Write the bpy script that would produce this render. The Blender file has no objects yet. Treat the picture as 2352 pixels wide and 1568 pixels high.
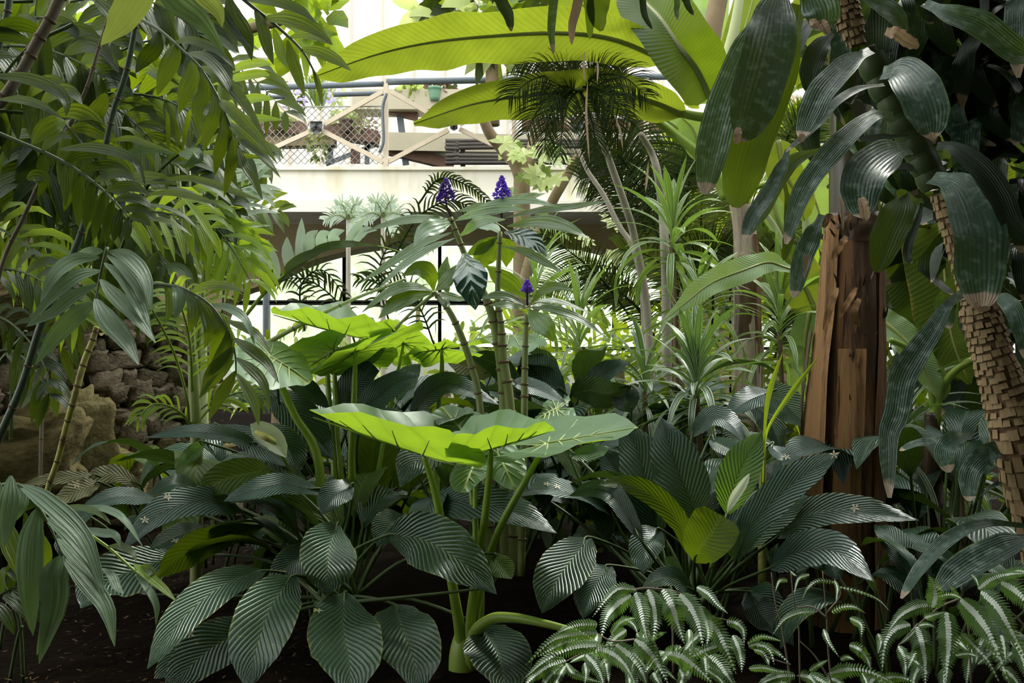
import bpy, math, random
from mathutils import Vector, Matrix, noise
R = math.radians
random.seed(7)
SC = bpy.context.scene
COL = SC.collection
# ------------------------------------------------------------------ camera, world, light
F, CX, CY, CZ = 2287.0, 1176.0, 784.0, 1.0
cam_d = bpy.data.cameras.new('camera'); cam = bpy.data.objects.new('camera', cam_d); COL.objects.link(cam)
cam.location = (0, 0, CZ); cam.rotation_euler = (R(90), 0, 0)
cam_d.sensor_width = 36; cam_d.lens = F / 2352 * 36; cam_d.clip_end = 200; cam_d.clip_start = .05
SC.camera = cam
w = bpy.data.worlds.new('overcast_sky'); SC.world = w; w.use_nodes = True
bg = w.node_tree.nodes['Background']; bg.inputs[0].default_value = (1, .99, .96, 1); bg.inputs[1].default_value = 2.5
sd = bpy.data.lights.new('sun', 'SUN'); sun = bpy.data.objects.new('sun', sd); COL.objects.link(sun)
sd.energy = 2.6; sd.angle = R(9); sd.color = (1, .96, .86)
sun.rotation_euler = Vector((-.38, -.62, -.95)).to_track_quat('-Z', 'Y').to_euler()   # comes from behind the plants, upper right
vs = SC.view_settings; vs.view_transform = 'Standard'; vs.look = 'None'; vs.gamma = 1; vs.use_curve_mapping = False; vs.exposure = 0.42
cy = SC.cycles; cy.max_bounces = 6; cy.diffuse_bounces = 3; cy.glossy_bounces = 2; cy.transmission_bounces = 4; cy.transparent_max_bounces = 8
cy.sample_clamp_indirect = 4

def P(x, y, Y): return Vector(((x - CX) / F * Y, Y, CZ - (y - CY) / F * Y))
ORG = dict(A=(0, 0), B=(520, 0), C=(1100, 0), D=(1552, 0), E=(0, 500), F=(520, 500), G=(1100, 500), H=(1552, 500),
           I=(0, 1008), J=(520, 1008), K=(1100, 1008), M=(1552, 1008), Z=None)
def Q(reg, x, y, Y):
    if reg == 'Z': return P(x, y, Y)
    o = ORG[reg]; return P(o[0] + x / 2.8, o[1] + y / 2.8, Y)
def pw(reg, wd, Y): return wd / (1 if reg == 'Z' else 2.8) / F * Y

# ------------------------------------------------------------------ materials
def nd(t, typ, **kw):
    n = t.nodes.new(typ)
    for k, v in kw.items(): setattr(n, k, v)
    return n
def mth(t, op, a, b=None, c=None, clamp=False):
    n = nd(t, 'ShaderNodeMath', operation=op); n.use_clamp = clamp
    for i, v in enumerate((a, b, c)):
        if v is None: continue
        if isinstance(v, (int, float)): n.inputs[i].default_value = v
        else: t.links.new(v, n.inputs[i])
    return n.outputs[0]
def mixc(t, f, a, b):
    n = nd(t, 'ShaderNodeMix', data_type='RGBA')
    for s, v in ((n.inputs[0], f), (n.inputs[6], a), (n.inputs[7], b)):
        if isinstance(v, (int, float)): s.default_value = v
        elif isinstance(v, tuple): s.default_value = v + (1,) if len(v) == 3 else v
        else: t.links.new(v, s)
    return n.outputs[2]
def newmat(name):
    m = bpy.data.materials.new(name); m.use_nodes = True; t = m.node_tree
    for n in list(t.nodes): t.nodes.remove(n)
    return m, t, nd(t, 'ShaderNodeOutputMaterial')
def leafmat(name, base, trans, tf=.4, rough=.4, spec=.5, veins=0, skew=1.2, para=0, bump=.3, ribcol=None, vein_col=None,
            tip=None, tipv=.93, margin=None, stripe=None, var=.35, spots=0, dust=0, back=None):
    """leaf surface: colour, grain, side or parallel veins, translucent underside"""
    m, t, out = newmat(name); L = t.links.new
    uv = nd(t, 'ShaderNodeUVMap'); sp = nd(t, 'ShaderNodeSeparateXYZ'); L(uv.outputs[0], sp.inputs[0])
    u, v = sp.outputs[0], sp.outputs[1]
    au = mth(t, 'MULTIPLY', mth(t, 'ABSOLUTE', mth(t, 'SUBTRACT', u, .5)), 2)
    oi = nd(t, 'ShaderNodeObjectInfo'); tc = nd(t, 'ShaderNodeTexCoord')
    nz = nd(t, 'ShaderNodeTexNoise'); nz.inputs['Scale'].default_value = 9; nz.inputs['Detail'].default_value = 4; L(tc.outputs['Object'], nz.inputs['Vector'])
    # brightness variation per leaf and across it
    k = mth(t, 'ADD', mth(t, 'MULTIPLY', oi.outputs['Random'], var), mth(t, 'MULTIPLY', nz.outputs[0], .55))
    k = mth(t, 'ADD', k, 1 - var / 2 - .27)
    col = nd(t, 'ShaderNodeVectorMath', operation='SCALE'); col.inputs[0].default_value = base; L(k, col.inputs['Scale'])
    c = col.outputs[0]
    if dust:
        nd2 = nd(t, 'ShaderNodeTexNoise'); nd2.inputs['Scale'].default_value = 48; nd2.inputs['Detail'].default_value = 6; L(tc.outputs['Object'], nd2.inputs['Vector'])
        f = mth(t, 'MULTIPLY', mth(t, 'SUBTRACT', nd2.outputs[0], .5, clamp=True), dust * 5, clamp=True)
        c = mixc(t, f, c, (.20, .30, .25))
    h = None
    if veins:
        ph = mth(t, 'SUBTRACT', mth(t, 'MULTIPLY', v, veins), mth(t, 'MULTIPLY', mth(t, 'POWER', au, .85), skew * veins * .12))
        ph = mth(t, 'ADD', ph, mth(t, 'MULTIPLY', nz.outputs[0], .5))
        s = mth(t, 'SINE', mth(t, 'MULTIPLY', ph, 6.2832)); h = mth(t, 'POWER', mth(t, 'ADD', mth(t, 'MULTIPLY', s, .5), .5), .45)
        if vein_col: c = mixc(t, mth(t, 'MULTIPLY', mth(t, 'SUBTRACT', .45, h, clamp=True), 1.6, clamp=True), c, vein_col)
    if para:
        s = mth(t, 'SINE', mth(t, 'MULTIPLY', u, 6.2832 * para)); h = mth(t, 'ADD', mth(t, 'MULTIPLY', s, .5), .5)
        wv = nd(t, 'ShaderNodeTexNoise'); wv.inputs['Scale'].default_value = 1; wv.inputs['Detail'].default_value = 3
        cm = nd(t, 'ShaderNodeCombineXYZ'); L(mth(t, 'MULTIPLY', u, 14), cm.inputs[0]); L(mth(t, 'MULTIPLY', v, 1.5), cm.inputs[1]); L(oi.outputs['Random'], cm.inputs[2])
        L(cm.outputs[0], wv.inputs['Vector']); h = mth(t, 'ADD', mth(t, 'MULTIPLY', h, .3), wv.outputs[0])
    if stripe:
        # pale edges and pale centre lines
        e = mth(t, 'GREATER_THAN', au, stripe[1]); e2 = mth(t, 'MULTIPLY', mth(t, 'GREATER_THAN', au, .12), mth(t, 'LESS_THAN', au, .27))
        c = mixc(t, mth(t, 'MAXIMUM', e, e2), c, stripe[0])
    if ribcol:
        f = mth(t, 'MULTIPLY', mth(t, 'SUBTRACT', .10, au, clamp=True), 18, clamp=True)
        c = mixc(t, f, c, ribcol)
    if margin:
        f = mth(t, 'MULTIPLY', mth(t, 'SUBTRACT', mth(t, 'ADD', au, mth(t, 'MULTIPLY', nz.outputs[0], .25)), 1.06, clamp=True), 12, clamp=True)
        c = mixc(t, f, c, margin)
    tr = nd(t, 'ShaderNodeVectorMath', operation='SCALE'); tr.inputs[0].default_value = trans; L(k, tr.inputs['Scale']); trc = tr.outputs[0]
    if spots:
        vo = nd(t, 'ShaderNodeTexNoise'); vo.inputs['Scale'].default_value = 55; vo.inputs['Detail'].default_value = 2; L(tc.outputs['Object'], vo.inputs['Vector'])
        f = mth(t, 'MULTIPLY', mth(t, 'SUBTRACT', vo.outputs[0], .68, clamp=True), spots * 12, clamp=True)
        c = mixc(t, f, c, (.32, .27, .06))
    if veins and vein_col:
        trc = mixc(t, mth(t, 'MULTIPLY', mth(t, 'SUBTRACT', .5, h, clamp=True), .9, clamp=True), trc, tuple(x * .6 for x in trans))
    if tip:
        f = mth(t, 'ADD', v, mth(t, 'MULTIPLY', mth(t, 'SUBTRACT', nz.outputs[0], .5), .25)); f = mth(t, 'ADD', f, mth(t, 'MULTIPLY', oi.outputs['Random'], .05))
        f = mth(t, 'MULTIPLY', mth(t, 'SUBTRACT', f, tipv, clamp=True), 60, clamp=True)
        c = mixc(t, f, c, tip); trc = mixc(t, f, trc, tuple(x * .3 for x in tip))
    if back:
        g = nd(t, 'ShaderNodeNewGeometry'); c = mixc(t, g.outputs['Backfacing'], c, back)
    p = nd(t, 'ShaderNodeBsdfPrincipled'); L(c, p.inputs['Base Color']); p.inputs['Specular IOR Level'].default_value = spec; p.inputs['Specular Tint'].default_value = (.82, .96, .93, 1)
    L(mth(t, 'ADD', rough - .07, mth(t, 'MULTIPLY', nz.outputs[0], .16)), p.inputs['Roughness'])
    tl = nd(t, 'ShaderNodeBsdfTranslucent'); L(trc, tl.inputs[0])
    if h is not None:
        b = nd(t, 'ShaderNodeBump'); b.inputs['Strength'].default_value = bump; b.inputs['Distance'].default_value = .006; L(h, b.inputs['Height'])
        L(b.outputs[0], p.inputs['Normal']); L(b.outputs[0], tl.inputs['Normal'])
    mx = nd(t, 'ShaderNodeMixShader'); mx.inputs[0].default_value = tf; L(p.outputs[0], mx.inputs[1]); L(tl.outputs[0], mx.inputs[2]); L(mx.outputs[0], out.inputs[0])
    return m
def solid(name, base, rough=.7, spec=.3, var=.4, scale=8, col2=None, stretch=(1, 1, 1), bump=.2, thr=None, metal=0, dist=.01, detail=6, nr=.55):
    m, t, out = newmat(name); L = t.links.new
    tc = nd(t, 'ShaderNodeTexCoord'); mp = nd(t, 'ShaderNodeMapping'); mp.inputs['Scale'].default_value = stretch; L(tc.outputs['Object'], mp.inputs[0])
    nz = nd(t, 'ShaderNodeTexNoise'); nz.inputs['Scale'].default_value = scale; nz.inputs['Detail'].default_value = detail; nz.inputs['Roughness'].default_value = nr; L(mp.outputs[0], nz.inputs['Vector'])
    f = nz.outputs[0]
    if thr: f = mth(t, 'MULTIPLY', mth(t, 'SUBTRACT', f, thr[0], clamp=True), thr[1], clamp=True)
    c2 = col2 or tuple(x * (1 - var) for x in base)
    c = mixc(t, f, base, c2)
    p = nd(t, 'ShaderNodeBsdfPrincipled'); L(c, p.inputs['Base Color']); p.inputs['Roughness'].default_value = rough; p.inputs['Specular IOR Level'].default_value = spec; p.inputs['Metallic'].default_value = metal
    if bump:
        b = nd(t, 'ShaderNodeBump'); b.inputs['Strength'].default_value = bump; b.inputs['Distance'].default_value = dist; L(nz.outputs[0], b.inputs['Height']); L(b.outputs[0], p.inputs['Normal'])
    L(p.outputs[0], out.inputs[0]); return m
M = {}
M['lily'] = leafmat('peace_lily_leaf', (.018, .052, .026), (.07, .14, .010), .16, .31, .7, veins=19, skew=2.6, bump=.62, ribcol=(.05, .10, .05), var=.5, margin=(.14, .17, .04), spots=.5)
M['lily_blue'] = leafmat('peace_lily_leaf_blue', (.032, .072, .056), (.06, .12, .02), .12, .36, .8, veins=19, skew=2.6, bump=.7, ribcol=(.03, .05, .04), var=.4)
M['lily_green'] = leafmat('peace_lily_leaf_green', (.05, .14, .035), (.22, .42, .03), .35, .38, .5, veins=16, skew=2.4, bump=.9, ribcol=(.03, .08, .02), vein_col=(.2, .33, .14), var=.2)  # greener copy for lit undersides, that light put into the colour
M['lily_olive'] = leafmat('peace_lily_leaf_olive', (.05, .10, .008), (.16, .24, .006), .35, .5, .3, veins=14, skew=2.2, bump=.3, ribcol=(.10, .16, .03), var=.3)
M['lily_dead'] = leafmat('faded_leaf', (.20, .21, .11), (.2, .2, .06), .25, .5, .3, veins=12, skew=2, bump=.8, ribcol=(.3, .3, .15), var=.3)
M['spathe'] = leafmat('white_spathe', (.72, .78, .66), (.7, .8, .55), .4, .5, .3, para=5, bump=.1, var=.1)
M['ear'] = leafmat('elephant_ear_leaf', (.16, .28, .15), (.31, .50, .02), .46, .40, .5, veins=6, skew=3.2, bump=.5, ribcol=(.34, .45, .14), vein_col=(.22, .36, .18), var=.12)
M['ginger'] = leafmat('blue_ginger_leaf', (.045, .11, .012), (.28, .42, .012), .36, .27, .7, para=4, bump=.35, ribcol=(.05, .13, .02), var=.4)
M['ginger_pale'] = leafmat('blue_ginger_leaf_pale', (.17, .27, .17), (.32, .55, .05), .3, .25, .9, para=4, bump=.5, ribcol=(.09, .16, .06), var=.2)
M['ginger_dark'] = leafmat('blue_ginger_leaf_dark', (.014, .05, .03), (.05, .12, .02), .1, .16, .9, veins=7, skew=2, bump=.5, ribcol=(.03, .09, .04), var=.2)
M['corn'] = leafmat('corn_plant_leaf', (.028, .070, .045), (.12, .2, .015), .15, .40, .6, para=11, bump=.42, tip=(.55, .44, .32), tipv=.955, var=.4, dust=.75, margin=(.10, .16, .03))
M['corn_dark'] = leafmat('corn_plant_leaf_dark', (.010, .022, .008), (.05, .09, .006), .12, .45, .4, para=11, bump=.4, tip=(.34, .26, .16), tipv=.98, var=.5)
M['corn_olive'] = leafmat('corn_plant_leaf_olive', (.034, .062, .010), (.18, .27, .01), .3, .42, .45, para=11, bump=.4, tip=(.4, .33, .2), tipv=1.02, var=.3)
M['dry'] = leafmat('dried_leaf', (.50, .38, .27), (.4, .3, .15), .2, .8, .2, para=3, bump=.5, var=.3, spots=.3)
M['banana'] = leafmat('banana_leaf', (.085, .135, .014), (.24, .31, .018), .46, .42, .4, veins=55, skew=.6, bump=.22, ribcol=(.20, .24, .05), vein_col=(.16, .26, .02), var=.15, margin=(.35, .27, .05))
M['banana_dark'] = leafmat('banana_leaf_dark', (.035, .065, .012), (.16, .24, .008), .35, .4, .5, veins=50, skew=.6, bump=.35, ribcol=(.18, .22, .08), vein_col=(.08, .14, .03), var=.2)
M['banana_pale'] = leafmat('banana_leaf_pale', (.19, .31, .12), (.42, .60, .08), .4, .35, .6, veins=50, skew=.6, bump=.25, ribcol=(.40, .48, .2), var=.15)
M['palm'] = leafmat('bamboo_palm_leaf', (.036, .070, .010), (.24, .34, .008), .34, .40, .45, para=4, bump=.5, var=.6, spots=.4)
M['palm_dark'] = leafmat('bamboo_palm_leaf_dark', (.016, .034, .006), (.12, .19, .004), .26, .42, .4, para=4, bump=.5, var=.7)
M['palm_grey'] = leafmat('bamboo_palm_leaf_grey', (.135, .225, .135), (.2, .34, .06), .2, .42, .5, para=4, bump=.6, var=.25, ribcol=(.09, .15, .07))
M['palm_lime'] = leafmat('palm_leaf_lime', (.15, .25, .03), (.45, .62, .03), .45, .45, .4, para=4, bump=.4, var=.3, ribcol=(.25, .38, .08))
M['palm_pale'] = leafmat('pale_palm_leaf', (.58, .68, .58), (.45, .6, .4), .35, .4, .5, para=3, bump=.3, var=.2)
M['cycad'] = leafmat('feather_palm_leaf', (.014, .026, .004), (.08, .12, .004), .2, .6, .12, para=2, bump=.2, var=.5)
M['cycad_lit'] = leafmat('feather_palm_leaf_lit', (.05, .085, .02), (.22, .30, .02), .3, .55, .2, para=2, bump=.2, var=.5)  # lighter copy of the feather palm leaf, light put into its colour
M['stripe'] = leafmat('striped_dracaena_leaf', (.035, .09, .035), (.15, .28, .03), .25, .33, .6, para=3, bump=.3, stripe=((.52, .62, .46), .76), var=.3)
M['stripe_bg'] = leafmat('striped_dracaena_leaf_far', (.07, .15, .04), (.25, .42, .05), .35, .4, .5, para=3, bump=.3, stripe=((.55, .68, .36), .76), var=.3)
M['shrub'] = leafmat('shrub_leaf', (.10, .17, .02), (.36, .48, .02), .4, .45, .4, veins=6, skew=2, bump=.3, var=.5)
M['shrub_dark'] = leafmat('shrub_leaf_dark', (.02, .036, .006), (.10, .15, .005), .25, .5, .3, veins=6, skew=2, bump=.3, var=.6)
M['shrub_pale'] = leafmat('shrub_leaf_pale', (.42, .50, .20), (.6, .72, .25), .45, .5, .3, veins=6, skew=2, bump=.2, var=.3)
M['fern'] = leafmat('silver_fern_leaf', (.075, .15, .045), (.22, .42, .05), .3, .45, .4, para=1, bump=.1, var=.2)
M['fern_mid'] = leafmat('silver_fern_stripe', (.74, .84, .74), (.5, .65, .4), .15, .5, .4, para=1, bump=.1, var=.1)
M['petal'] = leafmat('cream_petal', (.8, .74, .55), (.8, .7, .45), .3, .5, .3, var=.1)
M['petal_violet'] = leafmat('violet_petal', (.27, .12, .80), (.35, .2, .9), .3, .4, .4, var=.8)
M['petal_pink'] = leafmat('pale_petal', (.55, .5, .85), (.6, .5, .9), .3, .5, .3, var=.5)
M['violet_stem'] = solid('violet_stem', (.10, .04, .12))
M['stalk'] = solid('green_stalk', (.26, .40, .05), .42, .5, .35, 12, bump=.15, stretch=(1, 1, .2))
M['stalk_pale'] = solid('pale_stalk', (.46, .54, .26), .5, .4, .35, 12, bump=.15, stretch=(1, 1, .2))
M['stalk_dark'] = solid('dark_stalk', (.07, .12, .03), .5, .4, .5, 12)
M['ginger_stem'] = solid('ginger_stem', (.22, .27, .09), .5, .4, .4, 25, col2=(.34, .37, .18), bump=.1)
M['cane'] = solid('cane', (.055, .10, .065), .5, .4, .5, 30, col2=(.12, .16, .10))
M['cane_brown'] = solid('cane_brown', (.17, .14, .10), .7, .3, .5, 40, col2=(.30, .26, .2))
M['cane_yellow'] = solid('cane_yellow', (.50, .50, .14), .6, .3, .4, 20, col2=(.22, .16, .08), thr=(.5, 6))
M['ring'] = solid('cane_ring', (.20, .15, .09), .8, .2)
M['trunk_thin'] = solid('grey_trunk', (.62, .57, .49), .8, .2, .5, 30, stretch=(1, 1, .3))
M['bark'] = solid('bark', (.30, .24, .15), .85, .2, .6, 14, col2=(.14, .10, .06), bump=.5, stretch=(1, 1, .4))
M['corn_bark'] = solid('ringed_bark', (.22, .15, .08), .8, .25, .6, 30, col2=(.05, .03, .015), bump=.6, stretch=(1, 1, .5))
M['corn_scale'] = solid('bark_scale', (.42, .32, .17), .75, .25, .6, 26, col2=(.13, .08, .035), bump=.5, stretch=(1, 1, .3))
M['corn_green'] = solid('green_sheath', (.03, .055, .02), .5, .4, .5, 12, col2=(.06, .09, .02))
M['b_brown'] = solid('banana_sheath_brown', (.30, .15, .055), .5, .4, .7, 13, col2=(.018, .009, .004), bump=1, stretch=(1.6, 1.6, .13), thr=(.45, 5), dist=.03, detail=12, nr=.78)
M['b_tan'] = solid('banana_sheath_tan', (.46, .26, .11), .6, .3, .7, 17, col2=(.07, .032, .012), bump=.9, stretch=(1.6, 1.6, .09), thr=(.51, 6), dist=.025, detail=12, nr=.75)
M['b_dark'] = solid('banana_sheath_dark', (.032, .018, .013), .3, .6, .6, 14, col2=(.13, .08, .045), bump=.6, stretch=(1.5, 1.5, .12), dist=.015)
M['b_green'] = solid('banana_stem_green', (.05, .058, .024), .3, .6, .5, 6, col2=(.03, .015, .014), bump=.3, stretch=(2, 2, .1))
M['b_grey'] = solid('banana_sheath_grey', (.50, .42, .34), .7, .3, .7, 10, col2=(.14, .08, .05), bump=.8, stretch=(1.5, 1.5, .14), thr=(.47, 5), dist=.02, detail=12, nr=.72)
M['soil'] = solid('soil', (.009, .0055, .003), 1, .03, .6, 30, col2=(.002, .0015, .001), bump=1, dist=.03)
M['litter'] = solid('litter', (.09, .06, .03), .9, .1, .5, 60)
M['stone'] = solid('stone', (.36, .30, .21), .85, .25, .6, 7, col2=(.085, .068, .045), bump=.9, dist=.03, detail=10)
M['stone_moss'] = solid('mossy_stone', (.19, .155, .075), .9, .2, .6, 6, col2=(.06, .058, .012), bump=1.0, dist=.03, detail=10)
M['joint'] = solid('stone_joint', (.035, .028, .018), .95, .1)
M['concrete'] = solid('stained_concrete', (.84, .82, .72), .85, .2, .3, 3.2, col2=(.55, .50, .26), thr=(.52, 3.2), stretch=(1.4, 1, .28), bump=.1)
M['concrete_dk'] = solid('shaded_concrete', (.33, .27, .15), .9, .1, .3, 2)  # dark beige of the arch wall: the deck's shade put into the colour
M['white_paint'] = solid('white_paint', (.84, .85, .80), .8, .2, .12, 2, bump=.05)
M['cream'] = solid('cream_steel', (.74, .64, .50), .6, .3, .25, 20)
M['blue_steel'] = solid('blue_grey_pipe', (.15, .19, .22), .5, .4, .4, 25)
M['dark_pipe'] = solid('dark_pipe', (.11, .10, .09), .5, .4, .4, 20)
M['rust'] = solid('rusted_beam', (.20, .12, .09), .8, .2, .5, 15)
M['black'] = solid('black_frame', (.012, .016, .012), .5, .3)
M['plate'] = solid('grey_plate', (.16, .17, .17), .6, .3, .2)
M['plate_dk'] = solid('dark_plate', (.03, .03, .03), .6, .3, .2)
M['terracotta'] = solid('brown_pot', (.12, .08, .06), .7, .2)
M['pot_green'] = solid('green_pot', (.18, .36, .24), .5, .3, .2)
M['wall'] = solid('wall_paint', (.30, .29, .24), .9, .1, .2, 2)
M['wire'] = solid('wire', (.38, .38, .35), .5, .4)
m, t, out = newmat('clear_glass')
gl = nd(t, 'ShaderNodeBsdfGlossy'); gl.inputs[1].default_value = .03; tp = nd(t, 'ShaderNodeBsdfTransparent'); tp.inputs[0].default_value = (.90, .97, .93, 1)
mx = nd(t, 'ShaderNodeMixShader'); mx.inputs[0].default_value = .06
t.links.new(tp.outputs[0], mx.inputs[1]); t.links.new(gl.outputs[0], mx.inputs[2]); t.links.new(mx.outputs[0], out.inputs[0]); M['glass'] = m
m, t, out = newmat('frosted_glass')
df = nd(t, 'ShaderNodeBsdfDiffuse'); df.inputs[0].default_value = (.72, .71, .69, 1); tp = nd(t, 'ShaderNodeBsdfTranslucent'); tp.inputs[0].default_value = (.74, .73, .71, 1)
mx = nd(t, 'ShaderNodeMixShader'); mx.inputs[0].default_value = .28
t.links.new(df.outputs[0], mx.inputs[1]); t.links.new(tp.outputs[0], mx.inputs[2]); t.links.new(mx.outputs[0], out.inputs[0]); M['frost'] = m

# ------------------------------------------------------------------ mesh helpers
class MB:
    def __init__(s): s.v = []; s.f = []; s.uv = []; s.mi = []
    def add(s, v, f, uv=None, mi=0):
        o = len(s.v); s.v += v; s.f += [tuple(i + o for i in q) for q in f]; s.uv += uv or [(.5, .5)] * len(v); s.mi += [mi] * len(f)
    def build(s, name, mat, parent=None, smooth=True):
        me = bpy.data.meshes.new(name)
        o = bpy.data.objects.new(name, me); COL.objects.link(o)
        org = Vector((0, 0, 0))
        if parent is not None: o.parent = parent; org = ORIG[parent.name]
        ORIG[o.name] = org
        me.from_pydata([tuple(Vector(p) - org) for p in s.v], [], s.f)
        ul = me.uv_layers.new(name='UVMap'); li = [0] * len(me.loops); me.loops.foreach_get('vertex_index', li)
        fl = []
        for i in li: fl += s.uv[i]
        ul.data.foreach_set('uv', fl)
        if smooth: me.polygons.foreach_set('use_smooth', [True] * len(me.polygons))
        for mm in (mat if isinstance(mat, (list, tuple)) else [mat]): me.materials.append(M[mm] if isinstance(mm, str) else mm)
        if any(s.mi): me.polygons.foreach_set('material_index', s.mi)
        me.update(); return o
ORIG = {}
def tag(o, label=None, cat=None, group=None, kind=None):
    for k, v in (('label', label), ('category', cat), ('group', group), ('kind', kind)):
        if v: o[k] = v
    return o
def thing(name, label, cat, loc, group=None):
    o = bpy.data.objects.new(name, None); COL.objects.link(o); o.location = loc; o.empty_display_size = .1
    ORIG[o.name] = Vector(loc); return tag(o, label, cat, group)
def cr(pts, t):
    """catmull-rom through a list of vectors / floats, t in 0..1"""
    n = len(pts) - 1
    if n == 0: return pts[0]
    x = min(max(t, 0), .99999) * n; i = int(x); f = x - i
    p1, p2 = pts[i], pts[i + 1]; p0 = pts[i - 1] if i else p1 * 2 - p2; p3 = pts[i + 2] if i + 2 <= n else p2 * 2 - p1
    return (p1 * 2 + (p2 - p0) * f + (p0 * 2 - p1 * 5 + p2 * 4 - p3) * f * f + (p1 * 3 - p0 - p2 * 3 + p3) * f ** 3) * .5
PROF = dict(
    lily=[(0, .03), (.05, .25), (.15, .62), (.3, .92), (.45, 1), (.6, .95), (.75, .76), (.87, .45), (.95, .17), (1, 0)],
    strap=[(0, .5), (.1, .45), (.25, .7), (.45, 1), (.65, .97), (.8, .75), (.92, .35), (1, .03)],
    corn=[(0, .34), (.12, .36), (.3, .8), (.5, 1), (.75, .92), (.9, .66), (.97, .4), (1, .15)],
    palm=[(0, .12), (.1, .5), (.3, .9), (.5, 1), (.7, .8), (.88, .4), (1, .02)],
    banana=[(0, .1), (.04, .5), (.12, .85), (.3, 1), (.6, .98), (.8, .85), (.93, .5), (1, .1)],
    ging=[(0, .1), (.1, .32), (.25, .75), (.45, 1), (.65, .86), (.82, .5), (.93, .18), (1, 0)],
    blunt=[(0, .5), (.05, .6), (.2, .95), (.5, 1), (.8, .95), (.95, .6), (1, .2)],
    cup=[(0, .1), (.15, .5), (.4, .85), (.7, 1), (.9, .95), (1, .7)],
    grass=[(0, .7), (.2, 1), (.6, .8), (1, .02)])
def pr(prof, t):
    a = PROF[prof] if isinstance(prof, str) else prof
    for (t0, v0), (t1, v1) in zip(a, a[1:]):
        if t <= t1:
            f = (t - t0) / (t1 - t0); f = f * f * (3 - 2 * f) * .5 + f * .5
            return v0 + (v1 - v0) * f
    return a[-1][1]
def blade(mb, pts, W, prof='lily', roll=0, fold=12, curl=0.0, wave=0.0, wf=5, nl=18, nw=6, ref='view', mi=0, seed=None, tear=0):
    """one leaf blade: pts = midrib in 3D, W = full width (m), roll tips its face up, fold = V angle, curl = edges droop"""
    sd = random.random() * 50 if seed is None else seed
    rl = roll if isinstance(roll, (list, tuple)) else [roll, roll]
    C = [cr(pts, i / nl) for i in range(nl + 1)]
    mid = nl // 2; sgn = 1
    def frame(i):
        T = (C[min(i + 1, nl)] - C[max(i - 1, 0)]).normalized()
        if ref == 'view': V = (C[i] - Vector((0, 0, CZ))).normalized()
        else: V = Vector((0, 0, -1)) if abs(T.z) < .97 else Vector((0, 1, 0))
        S = T.cross(V)
        if S.length < 1e-4: S = Vector((1, 0, 0))
        S.normalize(); return T, S, V
    T, S, V = frame(mid)
    if ref == 'view':
        if abs(S.z) > .3: sgn = 1 if S.z > 0 else -1
        else: sgn = 1 if S.x > 0 else -1
    vs_, uvs, fs = [], [], []
    Sp = None
    for i in range(nl + 1):
        t = i / nl; T, S, V = frame(i)
        if Sp is not None and S.dot(Sp) < 0: S = -S
        Sp = S.copy()
        r = R(cr([float(a) for a in rl], t)) * sgn
        N0 = T.cross(S) ; N0.normalize()
        if i == 0: nflip = 1 if (N0.dot(-V) > 0) else -1
        N0 = N0 * nflip
        N = N0 * math.cos(r) + S * math.sin(r); S2 = S * math.cos(r) - N0 * math.sin(r)
        hw = W * .5 * pr(prof, t)
        fr = R(fold)
        for j in range(nw + 1):
            u = j / nw * 2 - 1; au = abs(u)
            wv = wave * W * au * au * (math.sin(t * wf * 6.28 + sd + (1.7 if u > 0 else 0)) + .5 * math.sin(t * wf * 11 + sd * 2 + u)) * (1 if 0 < i < nl else 0)
            hh = hw * (1 + (wave * .5 * math.sin(t * wf * 9 + sd + u * 2) if au == 1 else 0))
            off = S2 * (u * hh * math.cos(fr)) + N * (au * hh * math.sin(fr) - curl * W * au * au * (hw * 2 / max(W, 1e-6)) + wv)
            vs_.append(C[i] + off); uvs.append(((u + 1) / 2, t))
    for i in range(nl):
        for j in range(nw):
            a = i * (nw + 1) + j; fs.append((a, a + 1, a + nw + 2, a + nw + 1))
    mb.add(vs_, fs, uvs, mi)
def tube(mb, pts, rad, n=8, nl=None, mi=0, cap=True):
    rad = rad if isinstance(rad, (list, tuple)) else [rad, rad]
    nl = nl or max(4, (len(pts) - 1) * 5)
    vs_, fs, uvs = [], [], []
    up = None
    for i in range(nl + 1):
        t = i / nl; c = cr(pts, t); T = (cr(pts, min(1, t + .02)) - cr(pts, max(0, t - .02))).normalized()
        if up is None: up = T.orthogonal().normalized()
        up = (up - T * up.dot(T)).normalized(); b = T.cross(up); r = cr([float(a) for a in rad], t)
        for j in range(n):
            a = j / n * 2 * math.pi; vs_.append(c + (up * math.cos(a) + b * math.sin(a)) * r); uvs.append((j / n, t))
    for i in range(nl):
        for j in range(n):
            k = (j + 1) % n; fs.append((i * n + j, i * n + k, (i + 1) * n + k, (i + 1) * n + j))
    if cap: fs.append(tuple(range(n - 1, -1, -1))); fs.append(tuple(nl * n + j for j in range(n)))
    mb.add(vs_, fs, uvs, mi)
def box(mb, c, s, rot=None, mi=0, bev=0):
    c = Vector(c); x, y, z = (a / 2 for a in s)
    vv = [Vector((a * x, b * y, d * z)) for a in (-1, 1) for b in (-1, 1) for d in (-1, 1)]
    if rot: vv = [rot @ v for v in vv]
    mb.add([c + v for v in vv], [(0, 1, 3, 2), (4, 6, 7, 5), (0, 4, 5, 1), (2, 3, 7, 6), (0, 2, 6, 4), (1, 5, 7, 3)], None, mi)
def beam(mb, a, b, wd, th, mi=0):
    a, b = Vector(a), Vector(b); T = b - a; L = T.length; q = T.to_track_quat('X', 'Z').to_matrix()
    box(mb, (a + b) / 2, (L, th, wd), q, mi)
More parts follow.
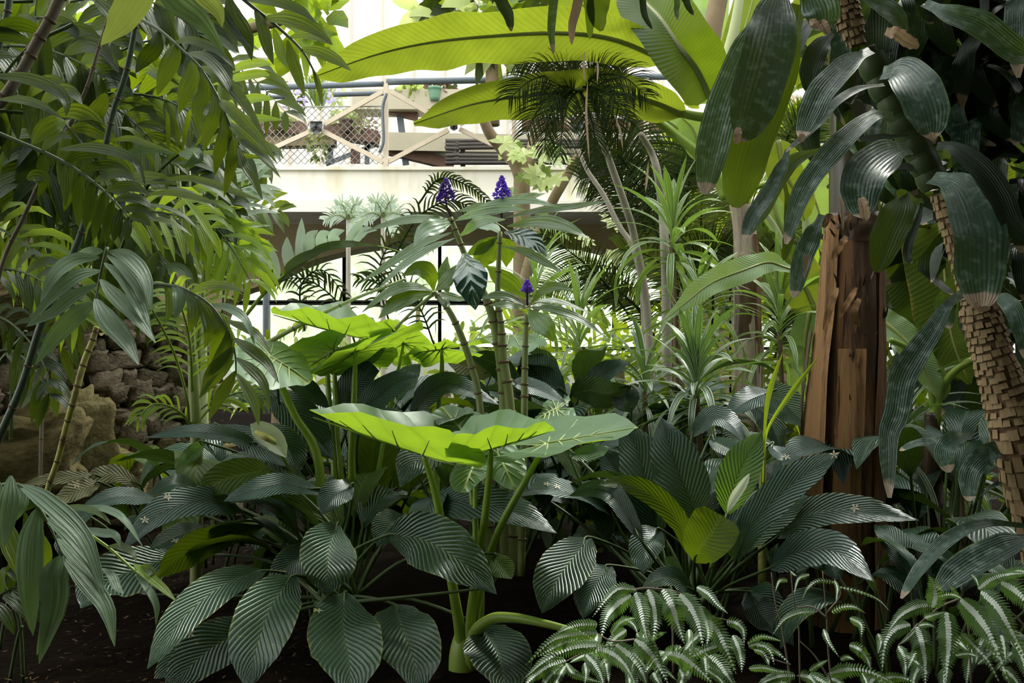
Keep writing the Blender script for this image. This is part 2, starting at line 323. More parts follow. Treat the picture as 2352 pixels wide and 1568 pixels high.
def LF(plant, reg, pts, W, prof='lily', mat='lily', roll=20, fold=12, curl=.05, wave=.02, wf=3, nl=20, nw=6, name='leaf', stalk=None, sm='stalk_dark', sr=.006, label=None):
    """traced leaf: (x, y, depth) points of one study crop of the photograph turned into places in the bed"""
    p3 = [Q(reg, *p) for p in pts]; Ym = p3[len(p3) // 2].y
    rr = roll if isinstance(roll, (int, float)) else sum(roll) / len(roll)
    Wm = pw(reg, W, Ym) / max(.45, math.cos(R(rr)))
    mb = MB(); blade(mb, p3, Wm, prof, roll, fold, curl, wave, wf, nl, nw)
    o = mb.build(name, mat, plant)
    if label: o['label'] = label
    if stalk is not None:
        s = MB(); b = p3[0]; T = (p3[0] - cr(p3, .12)).normalized(); L = (b - stalk).length
        tube(s, [stalk, stalk.lerp(b, .5) + Vector((0, 0, .06 * L)) + T * L * .10, b, cr(p3, .15)], [sr * 1.5, sr, sr * .7, sr * .3], 6)
        s.build('leaf_stalk', sm, o)
    return o

M['palm_olive'] = leafmat('palm_leaf_olive', (.22, .27, .09), (.30, .38, .06), .3, .5, .3, para=6, bump=.3, var=.2, spots=.6)
M['haze_leaf'] = leafmat('outdoor_leaf_haze', (.85, .88, .78), (.85, .88, .75), .3, .8, .1, var=.2)  # near-white leaves: outdoor glare and haze put into the colour
# ------------------------------------------------------------------ the setting
def struct(name, mb, mat, parent=None, smooth=False):
    o = mb.build(name, mat, parent, smooth)
    if parent is None: o['kind'] = 'structure'
    return o
mb = MB(); n = 60
gv = []
for i in range(n + 1):
    for j in range(n + 1):
        x = -9 + 18 * i / n; y = -3 + 19 * j / n
        gv.append(Vector((x, y, .05 * noise.noise(Vector((x * 1.3, y * 1.3, 0))) + .03 * noise.noise(Vector((x * 5, y * 5, 2))))))
mb.add(gv, [(i * (n + 1) + j, (i + 1) * (n + 1) + j, (i + 1) * (n + 1) + j + 1, i * (n + 1) + j + 1) for i in range(n) for j in range(n)])
soil = struct('floor', mb, 'soil', smooth=True)
lb = MB()
for i in range(1500):
    x = random.uniform(-2.3, -.6); y = random.uniform(2.2, 4.6); z = .05 * noise.noise(Vector((x * 1.3, y * 1.3, 0))) + .035
    a = random.random() * 6.28; l = random.uniform(.003, .010); wd = l * random.uniform(.15, .5)
    d = Vector((math.cos(a), math.sin(a), random.uniform(-.3, .4))) * l; s = Vector((-math.sin(a), math.cos(a), 0)) * wd; c = Vector((x, y, z))
    lb.add([c - d - s, c + d - s, c + d + s, c - d + s], [(0, 1, 2, 3)])
tag(lb.build('leaf_litter', 'litter', None, False), 'brown crumbs of leaf litter strewn on the dark soil', 'litter', None, 'stuff')
mb = MB(); box(mb, (0, -.6, 4.6), (18, 6.0, .2)); struct('shade_ceiling', mb, 'wall')  # added opaque slab out of view, keeps top light off the foreground
mb = MB(); box(mb, (0, -3.1, 3), (18, .2, 6.4)); struct('shade_wall_front', mb, 'wall')  # added wall behind the camera, put in to darken the foreground
mb = MB(); box(mb, (9.1, 6.5, 3), (.2, 19, 6)); struct('shade_wall_right', mb, 'wall')  # added unseen side wall, put in to cut light from the side
# back wall: frosted panes above, clear windows under the walkway
YB = 15.0
bw = MB(); box(bw, (0, YB + .1, .38), (18.4, .2, .8)); back = struct('wall_back', bw, 'white_paint')
mb = MB(); box(mb, (0, YB + .06, 2.62), (18.4, .12, .16)); mb.build('wall_rail', 'white_paint', back, False)
bar_x = [(805 - CX) / F * YB + k * .467 for k in range(-16, 26)]
pm = None
for k, bx in enumerate(bar_x):
    if abs(bx) > 9: continue
    mb = MB(); box(mb, (bx, YB - .02, 5.7), (.030, .06, 6.2)); mb.build('glazing_bar', 'cream', back, False)
    if bx + .467 < 9:
        mb = MB(); box(mb, (bx + .2335, YB + .02, 5.7), (.437, .012, 6.2)); mb.build('pane', 'frost', back, False)
def window(n, x0, x1, y0, y1, Y=14.0):
    a, b = P(x0, y0, Y), P(x1, y1, Y)
    f = MB(); t = .045
    for (c, s) in (((a.x, Y, (a.z + b.z) / 2), (t, .07, a.z - b.z + t)), ((b.x, Y, (a.z + b.z) / 2), (t, .07, a.z - b.z + t)),
                   (((a.x + b.x) / 2, Y, a.z), (b.x - a.x, .066, t)), (((a.x + b.x) / 2, Y, b.z), (b.x - a.x, .066, t))): box(f, c, s)
    o = struct('window_%d' % n, f, 'black')
    g = MB(); box(g, ((a.x + b.x) / 2, Y, (a.z + b.z) / 2), (b.x - a.x - t, .008, a.z - b.z - t)); g.build('pane', 'glass', o, False)
k = 1
for xs in ((430, 609), (616, 791), (791, 1010), (1010, 1200), (1200, 1410), (1410, 1620), (1620, 1830), (1830, 2050), (2050, 2280)):
    for ys in ((500, 693), (697, 800)):
        window(k, xs[0], xs[1], ys[0], ys[1]); k += 1
c = MB(); tube(c, [P(611, 560, 13.8), P(611, 1000, 13.8) * 1], .045, 12); tag(c.build('downpipe', 'blue_steel'), 'blue-grey pipe standing left of the window under the walkway', 'pipe')
# walkway deck and the arched wall carrying it
mb = MB()
zt, zb, zl = P(0, 384, 10).z, P(0, 488, 10).z, P(0, 462, 10).z
box(mb, (0, 11, (zt + zl) / 2), (18, 2, zt - zl)); box(mb, (0, 10.97, (zl + zb) / 2), (18, 2.06, zl - zb)); box(mb, (0, 10.98, zt - .015), (18, 2.04, .03))
deck = struct('trim_1', mb, 'concrete')
arch = [(100, 1100), (440, 830), (520, 690), (600, 655), (680, 612), (760, 585), (860, 566), (980, 556), (1100, 554), (1220, 556), (1330, 565), (1425, 590), (1520, 640), (1600, 720), (1680, 1000)]
mb = MB(); Y0, Y1 = 11.0, 11.5; top = zb + .01
for ar in (arch, [(1715, 1000), (1740, 760), (1800, 650), (1900, 585), (2050, 560), (2250, 555), (2500, 570), (2800, 640), (3000, 1000)]):
    pts = [P(x, y, Y0) for x, y in ar]
    pts = [cr(pts, i / 50) for i in range(51)]
    va = []
    for p in pts: va += [Vector((p.x, Y0, p.z)), Vector((p.x, Y0, top)), Vector((p.x, Y1, p.z)), Vector((p.x, Y1, top))]
    fs = []
    for i in range(50):
        a = i * 4; b = a + 4; fs += [(a, b, b + 1, a + 1), (a + 2, a + 3, b + 3, b + 2), (a, a + 2, b + 2, b)]
    mb.add(va, fs)
box(mb, (-7.2, 11.25, top / 2), (4.0, .5, top)); x0_, x1_ = P(1675, 0, 11).x, P(1722, 0, 11).x; box(mb, ((x0_ + x1_) / 2, 11.25, top / 2), (x1_ - x0_, .5, top))
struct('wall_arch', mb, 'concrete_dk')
# outdoors behind the windows
mb = MB(); box(mb, (0, 32, -.1), (80, 33, .1)); struct('ground_outside', mb, 'concrete')
# ---- railing on the deck (traced in crop B, 10.1 m away)
YR = 10.1
M['beige'] = solid('beige_board', (.58, .54, .40), .8, .2, .3, 3)
def B_(x, y, Y=YR): return Q('B', x, y, Y)
rl = thing('railing', 'cream steel walkway railing with crossed braces, grey pipe rails and wire netting', 'railing', B_(1020, 1070))
mb = MB(); tube(mb, [B_(-1500, 640), B_(-300, 580), B_(500, 555), B_(1015, 538)], .030, 8); mb.build('top_rail', 'blue_steel', rl)
mb = MB(); tube(mb, [B_(1030, 526), B_(1530, 517), B_(2300, 500), B_(4300, 470)], .034, 8); mb.build('top_rail', 'blue_steel', rl)
mb = MB(); tube(mb, [B_(690, 608, 10.3), B_(1015, 598, 10.3)], .026, 8); tube(mb, [B_(-1300, 660, 10.3), B_(380, 622, 10.3)], .024, 8); mb.build('middle_rail', 'blue_steel', rl)
for x in (-620, 200, 1027, 1850, 2700, 3550, 4380):
    if x == 200: continue
    mb = MB(); box(mb, B_(x, 800), (.045, .05, .93)); mb.build('post', 'cream', rl, False)
for (xa, ya, xb, yb) in ((1005, 588, 630, 800), (530, 850, 20, 1120 - 40), (245, 652, 530, 790), (620, 842, 1010, 1042),
                         (1060, 590, 1430, 800), (1040, 1040, 1430, 835), (1500, 830, 1840, 990), (1500, 800, 1840, 600),
                         (1870, 600, 2220, 800), (2290, 850, 2680, 1030), (1870, 1040, 2220, 850), (2290, 800, 2680, 590), (2720, 590, 3540, 1040), (2720, 1040, 3540, 590),
                         (-600, 640, 160, 1050), (-600, 1060, 160, 650), (3570, 590, 4370, 1040), (3570, 1040, 4370, 590)):
    mb = MB(); beam(mb, B_(xa, ya), B_(xb, yb), .045, .03); mb.build('brace', 'cream', rl, False)
def shield(x, y, s):
    pts = [(-40, -42), (40, -42), (40, 22), (0, 44), (-40, 22)]
    m_ = MB(); o = len(pts)
    f_ = [B_(x + a * s, y + b * s, YR - .07) for a, b in pts]; b_ = [B_(x + a * s, y + b * s, YR - .02) for a, b in pts]
    m_.add(f_ + b_, [tuple(range(o))[::-1], tuple(range(o, 2 * o))] + [(i, (i + 1) % o, (i + 1) % o + o, i + o) for i in range(o)])
    pl = m_.build('brace_plate', 'plate', rl, False)
    c_ = MB(); beam(c_, B_(x - 26 * s, y + 14 * s, YR - .078), B_(x + 1, y - 10 * s, YR - .078), .03, .014); beam(c_, B_(x - 1, y - 10 * s, YR - .078), B_(x + 26 * s, y + 14 * s, YR - .078), .03, .014)
    box(c_, B_(x + 2, y - 27 * s, YR - .078), (.022, .014, .014)); beam(c_, B_(x - 36 * s, y - 38 * s, YR - .078), B_(x + 36 * s, y - 38 * s, YR - .078), .012, .014)
    c_.build('chevron', 'plate_dk', pl, False)
shield(577, 822, 1); shield(1463, 815, .6); shield(2255, 822, 1)
mb = MB()
def net(x0, x1, y0, y1, st=46):
    n = int((x1 - x0 + (y1 - y0)) / st) + 1
    for i in range(n):
        for sg in (1, -1):
            a = x0 - (y1 - y0) + i * st if sg == 1 else x0 + i * st
            p, q = [a, y0], [a + sg * (y1 - y0), y1]
            for e in (p, q):
                o_ = q if e is p else p
                for lim in (x0, x1):
                    if (e[0] < x0 and lim == x0) or (e[0] > x1 and lim == x1):
                        f = (lim - o_[0]) / (e[0] - o_[0]) if e[0] != o_[0] else 0
                        if 0 <= f <= 1: e[1] = o_[1] + (e[1] - o_[1]) * f; e[0] = lim
            if x0 - 1 <= p[0] <= x1 + 1 and x0 - 1 <= q[0] <= x1 + 1: beam(mb, B_(*p, 10.16), B_(*q, 10.16), .006, .006)
net(180, 1010, 690, 1055); net(-640, 150, 700, 1055); beam(mb, B_(180, 688, 10.16), B_(1010, 684, 10.16), .012, .012)
tag(mb.build('wire_netting', 'wire', rl, False), kind='stuff')
mb = MB(); tube(mb, [B_(1030, 600, 10.02), B_(1005, 700, 10.02), B_(1010, 900, 10.02), B_(985, 980, 10.02)], .017, 6); mb.build('hose', 'blue_steel', rl)
# steelwork, beams and pipes standing on the deck behind the railing
def bm(name, mat, a, b, w_, t_, label, cat='beam', Ya=11.2, Yb=11.2):
    m_ = MB(); beam(m_, B_(*a, Ya), B_(*b, Yb), w_, t_); return tag(m_.build(name, mat, None, False), label, cat)
bm('planter_beam', 'rust', (160, 835), (505, 835), .14, .3, 'rust-brown planting trough left of the grey shield plate', 'planter')
bm('planter_beam', 'rust', (640, 835), (975, 895), .14, .3, 'rust-brown sloping trough between the shield plate and railing post', 'planter')
bm('steel_beam', 'concrete_dk', (-400, 925), (700, 905), .13, .2, 'long brown beam running under the planting troughs')
bm('steel_beam', 'rust', (1040, 960), (1460, 1060), .12, .15, 'rust-brown beam slanting down right of the railing post')
bm('steel_beam', 'rust', (1040, 700), (1230, 745), .10, .15, 'short rusty beam below the grey planter, left of the banana leaf')
bm('steel_beam', 'beige', (1050, 925), (2300, 945), .2, .3, 'wide beige beam crossing behind the dark pipes')
bm('steel_strut', 'blue_steel', (1115, 735), (1155, 1060), .07, .05, 'blue-grey leaning strut right of the railing post', 'strut')
bm('steel_strut', 'blue_steel', (668, 890), (668, 1055), .06, .05, 'upright blue-grey strut below the sloping trough', 'strut')
bm('steel_strut', 'blue_steel', (905, 930), (905, 1055), .05, .04, 'short blue-grey strut left of the railing post', 'strut')
bm('steel_strut', 'blue_steel', (640, 1055), (960, 930), .045, .04, 'blue-grey strut slanting up towards the railing post', 'strut')
bm('steel_strut', 'rust', (830, 960), (830, 1050), .10, .05, 'stubby rusty strut between two blue-grey ones', 'strut')
m_ = MB(); box(m_, B_(1200, 665, 11.2), (1.3, .4, .22)); tag(m_.build('planter_box', 'beige', None, False), 'grey planter box holding flowers above the lower banana leaf', 'planter')
pp = thing('pipe_coil', 'dark U-shaped bundle of pipes behind the forked tree', 'pipes', B_(1600, 1050, 10.8))
for k, dy in enumerate((0, 22, 44)):
    m_ = MB(); tube(m_, [B_(3300, 905 + dy * .5, 10.8), B_(1560, 905 + dy, 10.8), B_(1490, 915 + dy, 10.8), B_(1470, 965, 10.8 + .05 * k), B_(1490, 1040 - dy, 10.8), B_(1560, 1046 - dy, 10.8), B_(3300, 1040 - dy * .5, 10.8)], .024, 8, 70); m_.build('pipe', 'dark_pipe', pp)
for x in (1520, 1900, 2400, 2900):
    m_ = MB(); c_ = B_(x, 1050, 10.85); box(m_, (c_.x, 10.9, (c_.z + .14 + zt) / 2), (.05, .12, c_.z + .14 - zt + .02)); m_.build('bracket', 'dark_pipe', pp, False)
bm('steel_beam', 'rust', (1900, 800), (3900, 830), .12, .2, 'rusty beam far right behind the feather palms')
bm('steel_beam', 'cream', (3100, 700), (4400, 660), .16, .2, 'cream roof beam far right between banana leaves')
bm('steel_beam', 'rust', (3100, 760), (4400, 720), .08, .2, 'thin brown beam below the cream one, far right')
bm('steel_beam', 'white_paint', (-100, 355), (330, 365), .08, .2, 'white ledge behind the palm leaves upper left')
bm('steel_beam', 'cream', (-900, 540), (400, 512), .05, .06, 'thin grey rail behind the top rail, left')

# ---- rock wall on the left
rw = MB(); A0, A1 = P(-420, 900, 4.35), P(455, 900, 5.75)
for (a, b) in ((A0, A1),):
    d = Vector((0, .25, 0)); lo, hi = -.05, (1.5 if p is a else 1.0)
    v_ = [Vector((p.x, p.y, z)) + e for p in (a, b) for z in (lo, hi) for e in (Vector((0, 0, 0)), d)]
    rw.add(v_, [(0, 4, 6, 2), (1, 3, 7, 5), (2, 6, 7, 3), (0, 2, 3, 1), (4, 5, 7, 6)])
rock = struct('wall_left', rw, 'joint')
def stone_mesh(sd, mat, nu=18, nv=11, rg=.24):
    m_ = MB(); v_ = []
    def se(c, e): return math.copysign(abs(c) ** e, c)
    for i in range(nv + 1):
        ph = -math.pi / 2 + math.pi * i / nv
        for j in range(nu):
            th = 2 * math.pi * j / nu
            p = Vector((se(math.cos(ph), .34) * se(math.cos(th), .38), se(math.cos(ph), .5) * se(math.sin(th), .5), se(math.sin(ph), .38)))
            q = p * 1.3 + Vector((sd * 7.1, 0, 0))
            p = p * (1 + .34 * noise.noise(q) + rg * noise.noise(q * 3.1) + rg * .45 * noise.noise(q * 8))
            p.z += .22 * noise.noise(Vector((p.x * 1.2, sd * 3.3, 0)))
            v_.append(p * .5)
    m_.add(v_, [(i * nu + j, i * nu + (j + 1) % nu, (i + 1) * nu + (j + 1) % nu, (i + 1) * nu + j) for i in range(nv) for j in range(nu)])
    o = m_.build('stone', mat); return o
protos = [stone_mesh(i, 'stone') for i in range(9)] + [stone_mesh(20 + i, 'stone_moss') for i in range(4)]
ux = (A1 - A0); ux.z = 0; Lw = ux.length; ux.normalize(); yaw = math.atan2(ux.y, ux.x)
z = .0; used = set()
boulders = [stone_mesh(40 + i, 'stone_moss', 40, 26, .18) for i in range(5)]
while z < 1.95:
    h = random.uniform(.055, .12) if z > .25 else random.uniform(.1, .2); x = random.uniform(-.1, 0)
    while x < Lw and z < 1.6 - .55 * x / Lw + random.uniform(-.08, .08):
        big = (x < Lw * .40 and z > .5) or z < .25
        w_ = random.uniform(.08, .19) * (1.5 if big else 1)
        hh = h * random.uniform(.8, 1.25) * (1.25 if big else 1)
        moss = z < .45 and (x < Lw * .55 or random.random() < .5)
        pi = random.choice(range(9, 13)) if moss else random.randrange(9)
        p0 = protos[pi]
        if pi not in used: o = p0; used.add(pi)
        else: o = p0.copy(); COL.objects.link(o)
        pos = A0 + ux * (x + w_ / 2); o.parent = rock
        o.location = Vector((pos.x, pos.y - random.uniform(-.02, .05), z + hh / 2 + random.uniform(-.02, .02)))
        o.rotation_euler = (random.uniform(-.2, .2), random.uniform(-.13, .13), yaw + random.uniform(-.15, .15)); o.scale = (w_ * 1.08, random.uniform(.16, .30), hh * 1.15)
        x += w_
    z += h
for i, p in enumerate(protos):
    if i not in used: bpy.data.objects.remove(p)
for bi, (x, y, Y, s) in enumerate(((80, 1040, 4.55, (.42, .4, .34)), (150, 1010, 4.75, (.38, .4, .42)), (20, 720, 4.4, (.5, .3, .28)), (60, 660, 4.5, (.4, .3, .2)), (260, 1110, 5.0, (.3, .3, .3)))):
    o = boulders[bi]; o.parent = rock; o.location = P(x, y, Y); o.scale = s; o.rotation_euler = (0, random.uniform(-.3, .3), random.random())
# ------------------------------------------------------------------ plants traced from the photograph
def gen_leaf(mb, base, phi, elev, L, W, prof, droop=.8, fold=12, curl=.05, wave=.02, nl=10, nw=4, roll=0, mi=0, stalk=0):
    """one leaf growing out of base towards azimuth phi, starting at elevation elev and arching over"""
    d = Vector((math.cos(phi), math.sin(phi), 0)); pts = [Vector(base)]; e = elev; n = 4
    for i in range(n):
        pts.append(pts[-1] + (d * math.cos(e) + Vector((0, 0, math.sin(e)))) * (L / n)); e -= droop / n * 2
    blade(mb, pts, W, prof, roll, fold, curl, wave, 3, nl, nw, 'up', mi)
def lily_fill(pl, c, n, L, mats=('lily',), phis=(0, 6.28), zmax=.7, rad=.0):
    """the leaves of a peace lily clump that stand behind the traced ones: stalk and blade each"""
    c = Vector(c)
    for i in range(n):
        phi = random.uniform(*phis); e = random.uniform(.7, 1.45); sl = random.uniform(.25, zmax) 
        d = Vector((math.cos(phi), math.sin(phi), 0)); b = c + d * random.uniform(0, .12 + rad); k = b + d * sl * math.cos(e) * .8 + Vector((0, 0, sl * math.sin(e)))
        mb = MB(); l = L * random.uniform(.75, 1.15)
        gen_leaf(mb, k, phi + random.uniform(-.3, .3), e - .35, l, l * random.uniform(.32, .42), 'lily', random.uniform(.6, 1.3), 14, .05, .02, 14, 6, random.uniform(-25, 25))
        o = mb.build('leaf', random.choice(mats), pl)
        s = MB(); tube(s, [b, b.lerp(k, .5) + Vector((0, 0, .03)), k, k + (k - b) * .1], [.008, .006, .005, .003], 6); s.build('leaf_stalk', 'stalk_dark', o)

random.seed(77)
# ---- peace lily, front left
pl1 = thing('peace_lily', 'large dark peace lily at the bottom centre-left, its ribbed leaves drooping towards the viewer', 'plant', P(760, 1500, 3.15).xy.to_3d())
k1 = P(770, 1390, 3.1)
for a in [('J', [(760, 985, 2.98), (748, 1200, 2.74), (790, 1420, 2.55), (800, 1660, 2.42)], 505, 'lily', 5),
          ('J', [(440, 875, 2.98), (300, 1050, 2.78), (195, 1330, 2.58), (130, 1610, 2.48)], 420, 'lily', 12),
          ('J', [(720, 540, 3.15), (660, 690, 3.0), (650, 850, 2.9), (640, 1010, 2.86)], 385, 'lily', 8),
          ('J', [(560, 690, 3.2), (420, 800, 3.1), (270, 960, 3.05)], 210, 'lily', 20),
          ('J', [(1020, 620, 3.0), (1250, 640, 2.92), (1480, 770, 2.8), (1740, 1000, 2.7)], 400, 'lily', [-20, 8, 20]),
          ('J', [(1225, 460, 3.35), (1500, 400, 3.2), (1820, 460, 3.05), (2130, 608, 2.95)], 245, 'lily_blue', [20, 30, 35]),
          ('J', [(1080, 1060, 2.98), (1120, 1200, 2.8), (1200, 1400, 2.62), (1230, 1640, 2.5)], 440, 'lily', 10),
          ('J', [(1640, 1200, 3.0), (1750, 1400, 2.82), (1800, 1660, 2.65)], 420, 'lily', 18),
          ('J', [(1150, 490, 3.25), (1050, 560, 3.15), (968, 690, 3.1)], 220, 'lily', 20),
          ('J', [(640, 350, 3.2), (380, 290, 3.12), (180, 330, 3.05), (-20, 400, 3.0)], 150, 'lily_blue', 35),
          ('J', [(815, 300, 3.2), (700, 360, 3.15), (610, 487, 3.1)], 190, 'lily_blue', 30),
          ('J', [(1690, 735, 3.0), (1770, 830, 2.95), (1835, 900, 2.9)], 165, 'lily_olive', 20),
          ('J', [(1640, 960, 2.92), (1710, 860, 2.95), (1650, 740, 3.0)], 90, 'lily_olive', 0),
          ('I', [(1715, 845, 3.05), (1450, 930, 2.9), (1180, 1150, 2.7), (945, 1480, 2.5)], 265, 'lily', [35, 30, 10]),
          ('I', [(1560, 470, 3.25), (1330, 400, 3.15), (1040, 470, 3.0), (785, 715, 2.85)], 210, 'lily_blue', 30),
          ('I', [(1010, 390, 3.35), (770, 370, 3.25), (525, 435, 3.15)], 120, 'lily_blue', 40),
          ('I', [(1300, 340, 3.6), (1130, 290, 3.5), (945, 362, 3.45)], 120, 'lily', 35),
          ('I', [(1750, 205, 3.3), (1600, 220, 3.25), (1400, 280, 3.2), (1300, 385, 3.18)], 225, 'lily_olive', 25),
          ('I', [(1320, 560, 3.35), (1150, 620, 3.25), (955, 712, 3.15)], 150, 'lily', 30),
          ('I', [(1700, 560, 3.3), (1350, 650, 3.2), (1150, 760, 3.1), (1005, 895, 3.05)], 210, 'lily_olive', -20),
          ('I', [(1150, 740, 3.35), (900, 830, 3.25), (650, 930, 3.15), (520, 1090, 3.05)], 330, 'lily', 25),
          ('I', [(1680, 1180, 3.1), (1350, 1350, 2.95), (1050, 1640, 2.8)], 330, 'lily', 20),
          ('I', [(1400, 1280, 3.1), (1150, 1420, 3.0), (1000, 1660, 2.9)], 200, 'lily', 20),
          ('I', [(1900, 560, 3.4), (1800, 440, 3.4), (1680, 470, 3.4)], 150, 'lily_blue', 30),
          ('J', [(600, 580, 3.3), (540, 450, 3.3), (430, 300, 3.3), (430, 170, 3.35)], 130, 'lily_olive', 10),
          ('I', [(1000, 1000, 3.3), (880, 920, 3.3), (780, 990, 3.25)], 150, 'lily', 30)]:
    LF(pl1, a[0], a[1], a[2], 'lily', a[3], a[4], 14, .05, .018, stalk=k1 + Vector((random.uniform(-.08, .08), random.uniform(-.05, .1), 0)))
lily_fill(pl1, k1 - Vector((0, -.15, .1)), 26, .40, ('lily', 'lily', 'lily_olive'), zmax=.36, phis=(-.2, 3.34))
# ---- peace lily behind the left elephant ear
pl2 = thing('peace_lily', 'peace lily left of centre with a white spathe, behind the tall green elephant ear stalks', 'plant', P(800, 1200, 3.9).xy.to_3d())
k2 = P(790, 1230, 3.85)
for a in [('F', [(740, 1260, 3.7), (800, 1120, 3.7), (900, 1020, 3.68), (985, 985, 3.65)], 230, 'lily_blue', 25),
          ('F', [(800, 1290, 3.6), (930, 1180, 3.6), (1080, 1070, 3.6), (1240, 1005, 3.6)], 180, 'lily_blue', 30),
          ('F', [(330, 1005, 3.6), (500, 1090, 3.6), (670, 1235, 3.6)], 130, 'lily_blue', 40),
          ('F', [(1180, 1300, 3.8), (1290, 1140, 3.75), (1450, 1070, 3.7), (1760, 1205, 3.6)], 165, 'lily_blue', 30),
          ('F', [(260, 1120, 3.7), (420, 1230, 3.65), (560, 1400, 3.6), (690, 1560, 3.55)], 260, 'lily', 20),
          ('F', [(-60, 1330, 3.45), (130, 1420, 3.4), (280, 1510, 3.35), (420, 1610, 3.3)], 170, 'lily_blue', 30),
          ('E', [(1680, 1475, 3.4), (1500, 1410, 3.35), (1250, 1375, 3.3), (938, 1412, 3.25)], 105, 'lily_blue', 45),
          ('F', [(870, 1290, 3.45), (1050, 1290, 3.4), (1270, 1375, 3.35)], 130, 'lily_blue', 40),
          ('J', [(960, 420, 3.7), (930, 200, 3.7), (960, -60, 3.75), (1000, -230, 3.8)], 330, 'lily_olive', 0),
          ('J', [(1180, 340, 3.5), (1160, 220, 3.5), (1200, 100, 3.5)], 210, 'lily_olive', 10),
          ('F', [(1700, 1020, 4.1), (1540, 960, 4.05), (1420, 930, 4.0)], 150, 'lily_dead', 20),
          ('F', [(1900, 1180, 4.0), (1750, 960, 4.0), (1560, 880, 3.95)], 160, 'lily', 25),
          ('F', [(1650, 1260, 3.9), (1600, 1120, 3.9), (1420, 1010, 3.9)], 150, 'lily', 25),
          ('F', [(420, 1210, 3.9), (260, 1130, 3.9), (60, 1180, 3.85)], 150, 'lily', 25),
          ('I', [(1650, -100, 3.5), (1850, 60, 3.45), (1900, 240, 3.4)], 220, 'lily', 20),
          ('I', [(1320, 20, 3.6), (1240, 90, 3.6), (1140, 170, 3.55)], 100, 'lily_green', 30),
          ('F', [(1100, 1180, 4.2), (1160, 1040, 4.2), (1250, 940, 4.2)], 150, 'lily', 20)]:
    LF(pl2, a[0], a[1], a[2], 'lily', a[3], a[4], 14, .05, .02, stalk=k2 + Vector((random.uniform(-.15, .15), random.uniform(-.05, .1), 0)))
random.seed(78); lily_fill(pl2, k2 - Vector((0, -.2, .1)), 26, .42, ('lily', 'lily_blue', 'lily_olive'), zmax=.6, phis=(-.2, 3.34))
lily_fill(pl2, k2 + Vector((-.45, .3, -.1)), 12, .40, ('lily', 'lily'), zmax=.35)
def spathe(pl, reg, pts, W, spad, stem, Y):
    o = LF(pl, reg, pts, W, 'lily', 'spathe', 10, 18, -.05, .03, name='spathe')
    s = MB(); tube(s, [Q(reg, *p) for p in spad], [.009, .011, .006], 8); s.build('spadix', 'cane_yellow', o)
    s = MB(); tube(s, [Q(reg, *p) for p in stem], [.005, .005], 6); s.build('flower_stalk', 'stalk', o)
spathe(pl2, 'F', [(385, 1540, 3.2), (310, 1440, 3.2), (220, 1370, 3.2), (152, 1325, 3.2)], 150, [(305, 1440, 3.17), (250, 1410, 3.165), (190, 1375, 3.18)], [(305, 1440, 3.19), (350, 1520, 3.25), (460, 1700, 3.4), (600, 1980, 3.6)], 3.2)
